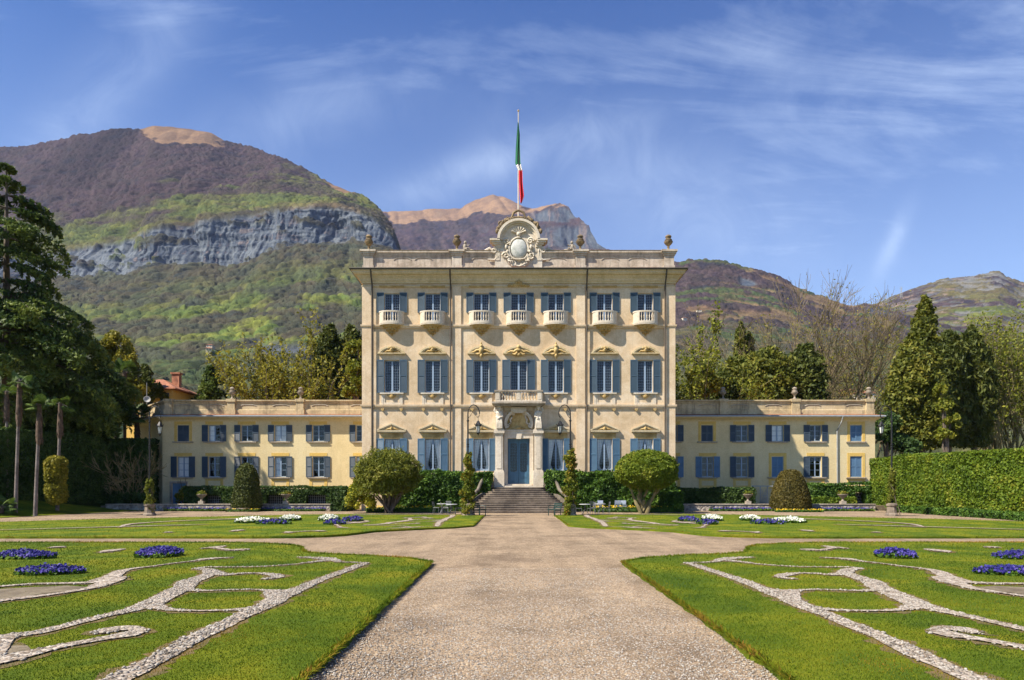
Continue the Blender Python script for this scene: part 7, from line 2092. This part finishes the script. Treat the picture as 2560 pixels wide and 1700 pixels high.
# ------------------------------------------------------------------ trees
def cedar(name, label, x, y, H, zl, Ls, mat, seed, dens=1.0, z0=0.0, levels=0.62, leaf=0.26, per=7, trunk_r=0.55, up=0.35, group=None):
    """conifer with whorls of long boughs that droop at the tips, foliage hanging in sprays under each bough"""
    rg = np.random.default_rng(seed)
    t = thing(name, label, 'tree', (x, y, z0), 0, group)
    mb = MB()
    mb.tube([(x, y, z0-0.2), (x+0.1, y, z0+H*0.35), (x, y, z0+H*0.7), (x, y, z0+H*0.99)], [trunk_r, trunk_r*0.75, trunk_r*0.4, 0.04], 9)
    C = []; S = []; tone = []
    z = zl[0]
    while z < H:
        L0 = np.interp(z, zl, Ls)
        n = per if (L0 > 6.5 or L0 < 1.5) else max(4, per-2)
        for k in range(n):
            a = rg.uniform(0, 2*PI); L = L0*rg.uniform(0.72, 1.12); rise = up*rg.uniform(0.5, 1.2)*(1.0 if z < H*0.6 else 0.35); dr = rg.uniform(0.30, 0.46)
            dx, dy = math.cos(a), math.sin(a)
            f = lambda s: z+L*(rise*s-(dr+rise*0.6)*s**2.2)
            if L > 2.0:
                mb.tube([(x+dx*L*s, y+dy*L*s, z0+f(s)) for s in (0, 0.3, 0.6, 0.9)], [0.05+0.010*L, 0.04+0.006*L, 0.03, 0.012], 4, cap=False)
            m = int((34+52*L)*dens)
            s = rg.uniform(0.12, 1.0, m)**0.75
            w = L*0.26*np.minimum(1, (1.05-s)*2.2)*np.minimum(1, s*3)+0.15
            q = rg.uniform(-1, 1, m)
            # side sprays come in distinct fingers
            fing = np.round(s*L/0.55)*0.55/L+rg.normal(0, 0.02, m); s2 = 0.35*s+0.65*np.clip(fing, 0.08, 1.03)
            lat = q*w
            zc = f(s2)-np.abs(lat)*0.32-rg.uniform(0, 1, m)**2*(0.25+0.10*L*s2)
            C.append(np.stack([x+dx*L*s2-dy*lat+dx*np.abs(lat)*0.35, y+dy*L*s2+dx*lat+dy*np.abs(lat)*0.35, z0+zc], 1))
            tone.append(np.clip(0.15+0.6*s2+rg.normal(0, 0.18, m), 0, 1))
        z += levels*rg.uniform(0.8, 1.25)*(1.0 if z < H*0.6 else 1.25)
    C = np.concatenate(C); tone = np.concatenate(tone)
    mb.build('trunk', M_BARK, t, 60, off=(x, y, z0))
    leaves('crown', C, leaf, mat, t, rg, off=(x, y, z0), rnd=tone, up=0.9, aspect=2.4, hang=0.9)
    return t
cedar('cedar_tree', 'huge dark cedar with drooping tiered boughs at the left frame edge', -42.0, 56.0, 28.6,
      [8.2, 10, 12, 14.6, 17, 19, 20.9, 22, 23.6, 25.5, 27, 28.6], [7.8, 8.8, 9.1, 9.0, 7.6, 5.2, 3.6, 4.3, 4.7, 3.2, 1.7, 0.4], G_CEDAR, 101, 2.1, 0.0, 0.95, 0.165, 7)
cedar('cedar_tree', 'young dark green cedar between the red roofed house and the budding tree', GX(530, 84), 84, 17.0, [7, 10, 13, 15.5, 17], [3.4, 3.2, 2.3, 1.2, 0.2], G_CEDAR, 102, 1.0, 0.0, 0.5, 0.28, 7, 0.3)
def bushy(name, label, x, y, blobs, n, leaf, mat, seed, trunk=None, sub=10, subr=0.40, cat='tree', group=None, hang=0.0, aspect=1.6, bark=None, tops=None, tr=0.3, up=0.3):
    """tree whose crown is built of leaf clumps round several masses, on a trunk with limbs that reach into them"""
    rg = np.random.default_rng(seed)
    t = thing(name, label, cat, (x, y, 0), 0, group)
    lumpy(t, blobs, n, leaf, mat, rg, (x, y, 0), sub, subr, hang=hang, aspect=aspect, name='crown', up=up)
    mb = MB(); low = min(b[0][2]-b[1][2]*0.4 for b in blobs)
    fork = max(0.6, low*0.7)
    mb.tube([(x, y, -0.2), (x+0.05, y, fork*0.5), (x, y, fork)], [tr, tr*0.85, tr*0.75], 8)
    for b in blobs:
        c = b[0]; m = ((x+c[0])/2+rg.normal(0, 0.2), (y+c[1])/2, fork+(c[2]-fork)*0.55)
        mb.tube([(x, y, fork-0.1), m, (c[0], c[1], c[2]+b[1][2]*0.4)], [tr*0.55, tr*0.33, 0.05], 6)
    mb.build('trunk', bark or M_BARK, t, 60, off=(x, y, 0))
    return t
def P_(px, py, d): return W(px, py, d)

def branchy(name, label, x, y, H, spread, seed, nstem=5, mat=None, bud=None, nbud=0, lean=(0, 0), depth=4, leafs=0.16, r0=0.16, group=None, upright=0.0, bark=None, fork=2):
    """leafless or budding tree: stems that fork again and again into fine twigs"""
    rg = np.random.default_rng(seed)
    t = thing(name, label, 'tree', (x, y, 0), 0, group)
    mb = MB(); tips = []
    def grow(p, d, L, r, lev):
        n = 4; pts = [p]; rr = [r]
        dd = np.array(d)
        for k in range(n):
            dd = dd+rg.normal(0, 0.10, 3)+np.array([0, 0, 0.05+0.07*upright]); dd /= np.linalg.norm(dd)
            p = p+dd*L/n; pts.append(p); rr.append(r*(1-0.42*(k+1)/n))
        mb.tube([tuple(q) for q in pts], rr, 5 if lev < 2 else 3, cap=False)
        if lev >= depth-1:
            tips.extend([(q, dd) for q in pts[1:]])
        if lev >= depth: return
        m = int(rg.integers(fork, fork+3)) if lev > 0 else int(rg.integers(4, 6))
        for k in range(m):
            s = rg.uniform(0.35, 1.0) if k else 1.0
            i = min(n, max(1, int(round(s*n)))); q = pts[i]
            ax = rg.normal(size=3); nd = dd+ax*(0.50-0.12*upright)*(0.6 if k == 0 else 1.0); nd[2] += 0.1; nd /= np.linalg.norm(nd)
            grow(q, nd, L*rg.uniform(0.52, 0.74), max(0.028, rr[i]*0.68), lev+1)
    for k in range(nstem):
        a = 2*PI*k/nstem+rg.uniform(-0.4, 0.4); sp = spread*rg.uniform(0.3, 1.0)
        d = np.array([math.cos(a)*sp+lean[0], math.sin(a)*sp*0.7+lean[1], 1.0]); d /= np.linalg.norm(d)
        grow(np.array([x+0.2*math.cos(a), y+0.2*math.sin(a), 0.0]), d, H*rg.uniform(0.40, 0.50), r0*rg.uniform(0.7, 1.1), 0)
    mb.build('trunk', bark or M_BARKL, t, 60, off=(x, y, 0))
    if nbud:
        k = rg.integers(0, len(tips), nbud); C = np.array([tips[i][0] for i in k])+rg.normal(0, 0.22, (nbud, 3))
        leaves('crown', C, leafs, bud or G_BUD, t, rg, off=(x, y, 0), up=0.4)
    return t

def full_conifer(name, label, px, d, rows, n, leaf, mat, seed, nl, lump=0.16, hang=0.6, asp=1.9):
    """dense conifer: rows = (py, left px, right px); a leafy body plus tufts standing out of it"""
    rg = np.random.default_rng(seed); x = GX(px, d)
    t = thing(name, label, 'tree', (x, d, 0))
    R_ = [(ZZ(py, d), GX((a+b)/2, d), max(0.05, (b-a)/2/FPX*d)) for py, a, b in rows][::-1]
    z_ = np.array([q[0] for q in R_]); c_ = np.array([q[1] for q in R_]); r_ = np.array([q[2] for q in R_])
    m = n; z = z_[0]+(z_[-1]-z_[0])*rg.uniform(0, 1, m*3); r = np.interp(z, z_, r_)
    k = rg.uniform(0, r_.max(), m*3) < r+0.25; z = z[k][:m]; r = r[k][:m]; m = len(z)
    a = rg.uniform(0, 2*PI, m)
    w = fbm(a*6/PI*1.6+seed, z/1.3, seed, 3)-0.5; w2 = fbm(a*12/PI*1.4, z/0.55, seed+5, 2)-0.5
    rad = r*(0.94+0.36*w+0.30*w2)-rg.uniform(0, 1, m)**2*0.5*r*0.5+rg.normal(0, 0.05, m)
    C = np.stack([np.interp(z, z_, c_)+rad*np.cos(a), d+rad*np.sin(a)*0.9, z-0.12*rg.uniform(0, 1, m)], 1)
    T = []
    for q in range(nl):
        zq = rg.uniform(z_[0], z_[-1]); rq = np.interp(zq, z_, r_)
        if rg.uniform(0, r_.max()) > rq+0.3: continue
        aq = rg.uniform(0, 2*PI); cc = np.array([np.interp(zq, z_, c_)+rq*0.97*math.cos(aq), d+rq*0.9*math.sin(aq), zq])
        s_ = lump*rq+0.12; T.append(cc+rg.normal(0, 0.55, (34, 3))*np.array([s_, s_, s_*1.1]))
    C = np.concatenate([C]+T)
    N = C-np.stack([np.interp(C[:, 2], z_, c_), np.full(len(C), d), C[:, 2]-0.8], 1); N /= np.linalg.norm(N, axis=1)[:, None]+1e-9
    V = MB(); nn = 10
    for zz2, cx2, r2 in R_:
        for i in range(nn): V.v.append((cx2+r2*0.62*math.cos(2*PI*i/nn), d+r2*0.55*math.sin(2*PI*i/nn), zz2))
    for jj in range(len(R_)-1):
        for i in range(nn): q2 = (i+1) % nn; V.f.append((jj*nn+i, jj*nn+q2, (jj+1)*nn+q2, (jj+1)*nn+i))
    leaves('crown', C, leaf, mat, t, rg, off=(x, d, 0), extra=(np.array(V.v), np.array(V.f)), out=N, outw=0.7, hang=hang, aspect=asp, up=0.2)
    MB().tube([(x, d, -0.2), (x, d, z_[0]+1.0), (x, d, z_[0]+3)], [0.35, 0.3, 0.2], 8).build('trunk', M_BARK, t, 60, off=(x, d, 0))
    return t
M_TAN = stucco('tan_bark', (0.105, 0.078, 0.042), (0.17, 0.125, 0.065), (0.24, 0.18, 0.09), big=1.5, stain=0.2, bump=0.4)  # lighter tan bark colour of the bare trees
# left of the villa
branchy('budding_tree', 'broad many stemmed tree with yellow green buds left of the villa', GX(752, 80), 80.0, 19.5, 0.62, 111, 12, bud=G_BUD, nbud=15000, depth=3, leafs=0.25, r0=0.20, upright=0.8, lean=(-0.10, 0), bark=M_BARK)
def spire(px, top, base, d, rpx, k=0):
    """stacked masses of an upright conifer"""
    out = []; n = 6
    for i in range(n):
        s = i/(n-1.0); py = base+(top-base)*s
        r = rpx/FPX*d*(math.sin(0.5+2.35*s)*0.9+0.12)
        c = W(px+k*(0.5-s)*0, py, d); out.append((c, (r, r, max(0.8, (base-top)/FPX*d/n*0.95))))
    return out
full_conifer('conifer_tree', 'dark bushy conifer right behind the budding tree', 824, 84, [(812, 822, 830), (835, 806, 842), (870, 792, 852), (920, 784, 858), (980, 782, 862), (1010, 786, 860)], 7500, 0.27, G_DCON, 112, 150, lump=0.26, hang=0.8)
full_conifer('conifer_tree', 'dark bushy conifer between its twin and the villa corner', 878, 86, [(816, 874, 884), (835, 862, 896), (870, 852, 906), (920, 848, 914), (980, 846, 916), (1010, 850, 910)], 7000, 0.27, G_DCON, 113, 140, lump=0.26, hang=0.8)
bushy('magnolia_tree', 'bright yellow green leafy tree against the left edge of the villa', GX(897, 70), 70, [(W(897, 870, 70), (1.0, 1.0, 1.2)), (W(888, 920, 70), (1.2, 1.1, 1.3)), (W(903, 965, 70), (1.3, 1.1, 1.3)), (W(880, 985, 70), (1.1, 1.1, 1.0))], 3600, 0.24, G_SPRING, 114, aspect=2.0)
bushy('evergreen_tree', 'dark evergreen under the cedar boughs behind the hedge with palms', -41.5, 60, [((-44, 60, 6), (3, 2.5, 3.2)), ((-40.5, 60, 6.5), (2.6, 2.4, 3.2)), ((-37.5, 61, 5.8), (2.2, 2, 2.8))], 9000, 0.26, G_DARKH, 115)
bushy('evergreen_tree', 'dark evergreen just right of the cedar above the angled wing end', GX(262, 66), 66, [(W(225, 985, 66), (2.0, 1.8, 2.2)), (W(262, 1000, 66), (2.2, 2.0, 2.4)), (W(288, 1040, 66), (1.8, 1.8, 1.9)), (W(240, 1060, 66), (2.2, 2, 2))], 8000, 0.24, G_DARKH, 116)
bushy('golden_tree', 'golden olive tree emerging behind the right boughs of the cedar', GX(288, 74), 74, [(W(262, 880, 74), (1.5, 1.4, 1.8)), (W(292, 865, 74), (1.5, 1.4, 1.6)), (W(318, 905, 74), (1.3, 1.3, 1.4)), (W(272, 935, 74), (1.7, 1.5, 1.8)), (W(310, 955, 74), (1.6, 1.5, 1.6)), (W(335, 985, 74), (1.3, 1.3, 1.4)), (W(290, 1000, 74), (1.7, 1.5, 1.6))], 9500, 0.23, G_GOLD, 117, hang=0.4)
bushy('evergreen_tree', 'dark green tree hanging over the satellite dish left of the red roofed house', GX(358, 78), 78, [(W(345, 935, 78), (1.3, 1.3, 1.5)), (W(372, 960, 78), (1.3, 1.3, 1.4)), (W(350, 985, 78), (1.6, 1.4, 1.5)), (W(385, 990, 78), (1.2, 1.2, 1.1))], 5000, 0.24, G_DCON, 118, hang=0.4)

# right of the villa
branchy('budding_tree', 'airy yellow green spring tree just right of the villa corner', GX(1722, 78), 78.0, 20.5, 0.42, 121, 5, bud=G_SPRING, nbud=11000, depth=3, leafs=0.24, r0=0.18, upright=0.3)
bushy('spring_tree', 'low yellow green leafy tree beside the airy spring tree', GX(1768, 76), 76, [(W(1752, 940, 76), (1.6, 1.4, 1.6)), (W(1778, 965, 76), (1.5, 1.4, 1.5)), (W(1745, 985, 76), (1.5, 1.4, 1.3))], 2600, 0.24, G_GOLD, 122)
for i, (px, top, r, lab, g) in enumerate(((1806, 935, 30, 'small dark conifer leftmost of the evergreen clump on the right', G_DCON), (1848, 892, 46, 'broad green conifer left in the evergreen clump on the right', G_CONIF), (1915, 872, 58, 'broadest conifer in the middle of the evergreen clump on the right', G_CONIF), (1968, 900, 50, 'lower dark conifer before the spiky one in the evergreen clump', G_DCON), (2012, 862, 40, 'spiky dark conifer rightmost of the evergreen clump on the right', G_DCON))):
    d = 80+2*(i % 2); h = 1030-top
    full_conifer('conifer_tree', lab, px, d, [(top-2, px-9, px+9), (top+h*0.06, px-r*0.5, px+r*0.45), (top+h*0.22, px-r*0.9, px+r*0.85), (top+h*0.55, px-r*1.1, px+r*1.1), (top+h*0.8, px-r*1.15, px+r*1.15), (1030, px-r, px+r)], 6500, 0.26, g, 123+i, 150, lump=0.24, hang=0.5)
full_conifer('cypress_tree', 'narrow pointed cypress rising behind the evergreen clump', 1852, 96, [(806, 1851, 1855), (830, 1842, 1862), (870, 1837, 1867), (920, 1834, 1870), (1000, 1834, 1870)], 4200, 0.24, G_CONIF, 130, 60)
full_conifer('cypress_tree', 'shorter cypress leaning against the narrow pointed one', 1873, 97, [(828, 1870, 1874), (850, 1864, 1882), (900, 1860, 1886), (1000, 1860, 1886)], 3000, 0.24, G_CONIF, 131, 40)
branchy('bare_tree', 'tall spreading bare tree with thin twigs against the sky on the right', GX(2030, 94), 94.0, 26.0, 0.55, 172, 6, bud=G_BUD, nbud=3000, depth=4, leafs=0.17, r0=0.34, lean=(-0.22, 0), bark=M_TAN, fork=4)
branchy('bare_tree', 'bare budding tree on several leaning stems right of the tall bare one', GX(2085, 100), 100.0, 23.0, 0.50, 133, 5, bud=G_BUD, nbud=5200, depth=4, leafs=0.18, r0=0.28, lean=(0.12, 0), bark=M_TAN)
branchy('bare_tree', 'bare budding tree half hidden behind the tall pointed conifer', GX(2190, 104), 104.0, 26.0, 0.42, 134, 4, bud=G_BUD, nbud=4200, depth=4, leafs=0.18, r0=0.28, lean=(0.05, 0), bark=M_TAN)
full_conifer('pointed_conifer', 'tall pointed conifer with tufted foliage behind the bright hedge', 2305, 70,
    [(738, 2310, 2316), (765, 2298, 2326), (800, 2287, 2333), (850, 2270, 2338), (900, 2244, 2345), (950, 2228, 2352), (1000, 2222, 2358), (1050, 2232, 2356), (1090, 2245, 2350), (1120, 2262, 2335)], 15000, 0.22, G_CONIF, 135, 260)
full_conifer('weeping_conifer', 'dark drooping conifer next to the tall pointed conifer', 2372, 75,
    [(826, 2364, 2374), (845, 2348, 2392), (880, 2342, 2402), (940, 2340, 2412), (1000, 2338, 2414), (1060, 2342, 2410), (1115, 2350, 2400)], 9000, 0.20, G_DCON, 136, 140, hang=1.8, asp=3.4)
full_conifer('weeping_conifer', 'tallest dark drooping conifer beside the yellow green stems', 2436, 76,
    [(816, 2424, 2432), (840, 2410, 2446), (880, 2402, 2466), (920, 2398, 2478), (980, 2396, 2482), (1050, 2396, 2474), (1115, 2400, 2462)], 10000, 0.20, G_DCON, 137, 160, hang=1.8, asp=3.4)
bushy('spring_tree', 'bright yellow green young tree glowing between the conifers behind the hedge', GX(2368, 66), 66, [(W(2352, 975, 66), (0.6, 0.6, 0.8)), (W(2362, 1015, 66), (0.8, 0.7, 0.9)), (W(2378, 1055, 66), (0.9, 0.8, 0.9)), (W(2360, 1090, 66), (0.9, 0.8, 0.9))], 1700, 0.22, G_SPRING, 138)
bushy('shrub', 'dark bushes behind the hedge at the right end of the wing', GX(2215, 66), 66, [(W(2200, 1090, 66), (0.9, 0.9, 1.0)), (W(2222, 1060, 66), (1.2, 1.1, 1.5)), (W(2240, 1110, 66), (1.5, 1.2, 1.2)), (W(2270, 1130, 66), (1.8, 1.2, 1.2))], 5200, 0.22, G_DARKH, 139, cat='shrub')
for i, (px, d, H, lab) in enumerate(((2470, 84, 20.5, 'upright yellow green budding tree nearest the drooping conifers'), (2505, 80, 21, 'upright budding tree second from the drooping conifers at right'), (2545, 83, 21.5, 'upright budding tree cut by the right frame edge'), (2590, 80, 21, 'upright budding tree just outside the right frame edge'))):
    branchy('budding_tree', lab, GX(px, d), d, H, 0.26, 140+i, 7, bud=G_SPRING, nbud=5600, depth=3, leafs=0.20, r0=0.15, upright=1.0)

# ---- palms
def palm(label, x, y, H, r, seed, shag=2.4, nf=22, lf=0.75, z0=None, lean=0.0):
    rg = np.random.default_rng(seed)
    z0 = bank_z(x, y) if z0 is None else z0
    t = thing('fan_palm', label, 'palm', (x, y, z0), 0)
    MB().tube([(0, 0, -0.15), (lean*0.3, 0, H*0.33), (lean*0.7, 0, H*0.66), (lean, 0, H)], [r*1.25, r, r*0.95, r], 8).build('trunk', M_PBARK, t, 60)
    mb = MB()
    mb.tube([(lean*0.85, 0, H-shag), (lean*0.9, 0, H-shag*0.8), (lean*0.95, 0, H-shag*0.4), (lean, 0, H+0.1)], [r*1.2, r*1.9, r*1.6, r*1.1], 9)
    for k in range(26):
        a = rg.uniform(0, 2*PI); z = H-shag*rg.uniform(0.05, 0.95); mb.tube([(lean+r*1.2*math.cos(a), r*1.2*math.sin(a), z), (lean+r*2.1*math.cos(a), r*2.1*math.sin(a), z-0.30)], [0.05, 0.015], 4)
    mb.build('fibre_skirt', M_SHAG, t, 60)
    V = []; F = []; Rn = []
    st_ = MB()
    for k in range(nf):
        a = rg.uniform(0, 2*PI); el = R(rg.uniform(-38, 72)); L = lf*rg.uniform(0.8, 1.2)
        d = np.array([math.cos(a)*math.cos(el), math.sin(a)*math.cos(el), math.sin(el)])
        b = np.array([lean, 0, H+0.05]); c = b+d*L+np.array([0, 0, -0.12*L])
        st_.tube([tuple(b), tuple((b+c)/2+np.array([0, 0, 0.05])), tuple(c)], 0.014, 4)
        u = np.cross(d, [0, 0, 1.0]); u /= np.linalg.norm(u)+1e-9; w = np.cross(u, d); rr = lf*rg.uniform(0.75, 1.0)
        for q in range(22):
            an = R(-130+260*q/21.0); dv = d*math.cos(an)+u*math.sin(an)
            tip = c+dv*rr+w*0.05*math.cos(an)+np.array([0, 0, -0.22*rr*abs(math.sin(an/1.4))-0.10])
            sd = np.cross(dv, w); mid = c+dv*rr*0.6; ww = 0.055*lf/0.75
            i0 = len(V); V += [c, mid+sd*ww, tip, mid-sd*ww]; F.append((i0, i0+1, i0+2, i0+3)); Rn += [rg.uniform(0.1, 0.9)]*4
    cr = np_mesh('crown', np.array(V), F, G_PALM, t, rnd=Rn)
    st_.build('leaf_stalk', M_PBARK, t)
    return t
palm('tall fan palm at the far left of the shaded bank with a short crown', GX(17, 48.5), 48.5, 7.6, 0.095, 151, 2.0, 9, 0.40)
palm('tallest fan palm second from the left on the shaded bank', GX(39, 45), 45.0, 8.6, 0.10, 152, 2.9, 12, 0.50, lean=0.25)
palm('fan palm third from the left with brown skirt on the shaded bank', GX(88, 45), 45.0, 7.3, 0.105, 153, 2.6, 11, 0.46, lean=0.28)
palm('fan palm standing right behind the golden column shrub', GX(143, 48.8), 48.8, 7.5, 0.105, 154, 2.4, 9, 0.52, lean=0.22)
palm('short fan palm among the trunks on the shaded bank', GX(33, 49.5), 49.5, 1.6, 0.08, 155, 0.6, 14, 0.6)
palm('low spreading palm cut by the left frame edge on the bank', GX(0, 44), 44.0, 0.35, 0.10, 156, 0.2, 16, 0.62)
palm('fan palm rising behind the dark hedge before the golden tree', GX(312, 68), 68.0, 13.2, 0.16, 157, 3.2, 22, 0.95, z0=0)
palm('fan palm rising behind the dark hedge beside the angled wing end', GX(343, 64), 64.0, 8.6, 0.15, 158, 3.6, 20, 0.9, z0=0)
branchy('bare_tree', 'small leafless reddish tree between the dark hedge and the angled wing end', GX(322, 57.5), 57.5, 5.6, 0.6, 159, 6, depth=3, r0=0.05)
rg = np.random.default_rng(160)
x = GX(325, 56.8); t = thing('low_shrub', 'low dark shrubs at the foot of the leafless reddish tree', 'shrub', (x, 56.8, 0))
lumpy(t, [((x-1.3, 56.8, 0.7), (0.9, 0.6, 0.7)), ((x, 56.8, 0.8), (0.9, 0.6, 0.8)), ((x+1.2, 56.9, 0.75), (0.9, 0.6, 0.75))], 2600, 0.15, G_DARKH, rg, (x, 56.8, 0), 9, 0.45, clip=lambda C: C[:, 2] > 0)
x = GX(424, 58.5); t = thing('climbing_rose', 'scraggly brownish climber on the wall left of the blue corner door', 'plant', (x, 61.2, 0.4))
lumpy(t, [((x, 61.3, 1.2), (0.7, 0.4, 1.0)), ((x-0.5, 61.3, 0.9), (0.5, 0.4, 0.7))], 700, 0.13, G_VINE, rg, (x, 61.2, 0.4), 9, 0.5)
stems(t, (x, 61.3, 0.4), [(x+0.4, 61.4, 2.2), (x-0.5, 61.4, 2.6), (x-0.1, 61.4, 2.9)], 0.04, 0.015, M_BARK, rg, (x, 61.2, 0.4), name='stem')

# ------------------------------------------------------------------ houses beyond
M_HYEL = stucco('house_yellow', (0.62, 0.36, 0.06), (0.70, 0.43, 0.09), (0.72, 0.48, 0.14), stain=0.2)
def hip_house(name, label, x, y, z0, w, dpt, hw, hr, wall, chim=True, wins=2, rz=0.0):
    t = thing(name, label, 'house', (x, y, z0), rz)
    MB().box(-w/2, w/2, -dpt/2, dpt/2, -8, hw).build('wall', wall, t)
    mb = MB(); o_ = 0.6; a, b = w/2+o_, dpt/2+o_; rl = max(0.3, w/2-dpt/2)
    mb.box(-a, a, -b, b, hw, hw+0.12)
    mb.v += [(-a, -b, hw+0.12), (a, -b, hw+0.12), (a, b, hw+0.12), (-a, b, hw+0.12), (-rl, 0, hw+hr), (rl, 0, hw+hr)]
    n = len(mb.v)-6; mb.f += [(n, n+1, n+5, n+4), (n+1, n+2, n+5), (n+2, n+3, n+4, n+5), (n+3, n, n+4)]
    rf = mb.build('roof', M_TILE, t)
    if chim:
        ch = MB(); cx = w*0.34; ch.box(cx-0.45, cx+0.45, -0.3, 0.3, hw+0.2, hw+hr+0.6); ch.box(cx-0.55, cx+0.55, -0.4, 0.4, hw+hr+0.6, hw+hr+0.8); ch.build('chimney', M_TILE, rf)
    for k in range(wins):
        wx = -w/2+w*(k+0.5)/wins
        f = ob('window', MB().box(wx-0.5, wx+0.5, -dpt/2-0.06, -dpt/2+0.0, hw-1.75, hw-0.4).mesh('window', M_SHUTW), t)
    return t
hip_house('house', 'yellow house with hipped red tile roof behind the left wing', GX(402, 82), 82.0, 12.0, 5.6, 5.4, 1.2, 1.6, M_HYEL, True, 3)
def far_house(label, px, py, w, dpt, hw, hr, wall, wins, rz=0.0):
    x, y, z = on_hill(px, py)
    return hip_house('house', label, x, y-2, z-1.0, w, dpt, hw, hr, wall, False, wins, rz)
far_house('tiny orange roofed house on the left hillside above the wing', 528, 876, 6, 5, 3.4, 1.6, M_YWALL, 2, 0.3)
far_house('tiny long grey roofed house on the green left hillside', 533, 866, 8, 5, 2.6, 1.2, M_GREY, 2, -0.2)
far_house('small long orange roofed house on the right hillside behind bare trees', 2156, 990, 15, 7, 4.2, 2.4, M_STONE, 4)
far_house('small ochre house beside the long orange roofed one on the hillside', 2110, 985, 9, 7, 3.6, 2, M_HYEL, 3)
far_house('tiny white house high on the right hill near the villa cornice', 1743, 775, 8, 6, 3, 1.6, M_STONE, 2)
far_house('tiny white house on the right hillside beside the villa wall', 1712, 795, 7, 6, 3, 1.6, M_STONE, 2, 0.4)

def pylon(label, px, py, d, h):
    x, y, z = on_hill(px, py); t = thing('power_pylon', label, 'pylon', (x, y, z-4))
    mb = MB(); b = h*0.09
    for sx in (-1, 1):
        for sy in (-1, 1): mb.tube([(sx*b, sy*b, 0), (0, 0, h+4)], h*0.012, 4)
    for k in range(1, 6):
        q = b*(1-k/6.5); z1 = (h+4)*k/6.5; mb.tube([(-q, -q, z1), (q, -q, z1), (q, q, z1), (-q, q, z1), (-q, -q, z1)], h*0.009, 4)
    mb.build('mast', M_PIPEG, t)
    mb = MB()
    for k in (0.72, 0.82, 0.92): mb.tube([(-h*0.16, 0, (h+4)*k), (h*0.16, 0, (h+4)*k)], h*0.010, 4)
    mb.build('cross_arm', M_PIPEG, t)
pylon('grey power pylon on the skyline of the rocky right hill, the higher one', 2251, 738, 1950, 30)
pylon('grey power pylon on the saddle left of the rocky right hill', 2215, 752, 1900, 24)

# ------------------------------------------------------------------ air
m = bpy.data.materials.new('haze_air'); m.use_nodes = True; n_ = m.node_tree.nodes; l_ = m.node_tree.links
n_.remove(n_['Principled BSDF'])
pv = n_.new('ShaderNodeVolumePrincipled')
pv.inputs['Color'].default_value = (0.52, 0.62, 1.0, 1)
pv.inputs['Density'].default_value = 0.00004
pv.inputs['Anisotropy'].default_value = 0.0
l_.new(pv.outputs[0], n_['Material Output'].inputs['Volume'])
hz_o = MB().box(-6600, 6600, -6600, 6600, -1.2, 2150).build('haze', m)
hz_o['kind'] = 'stuff'
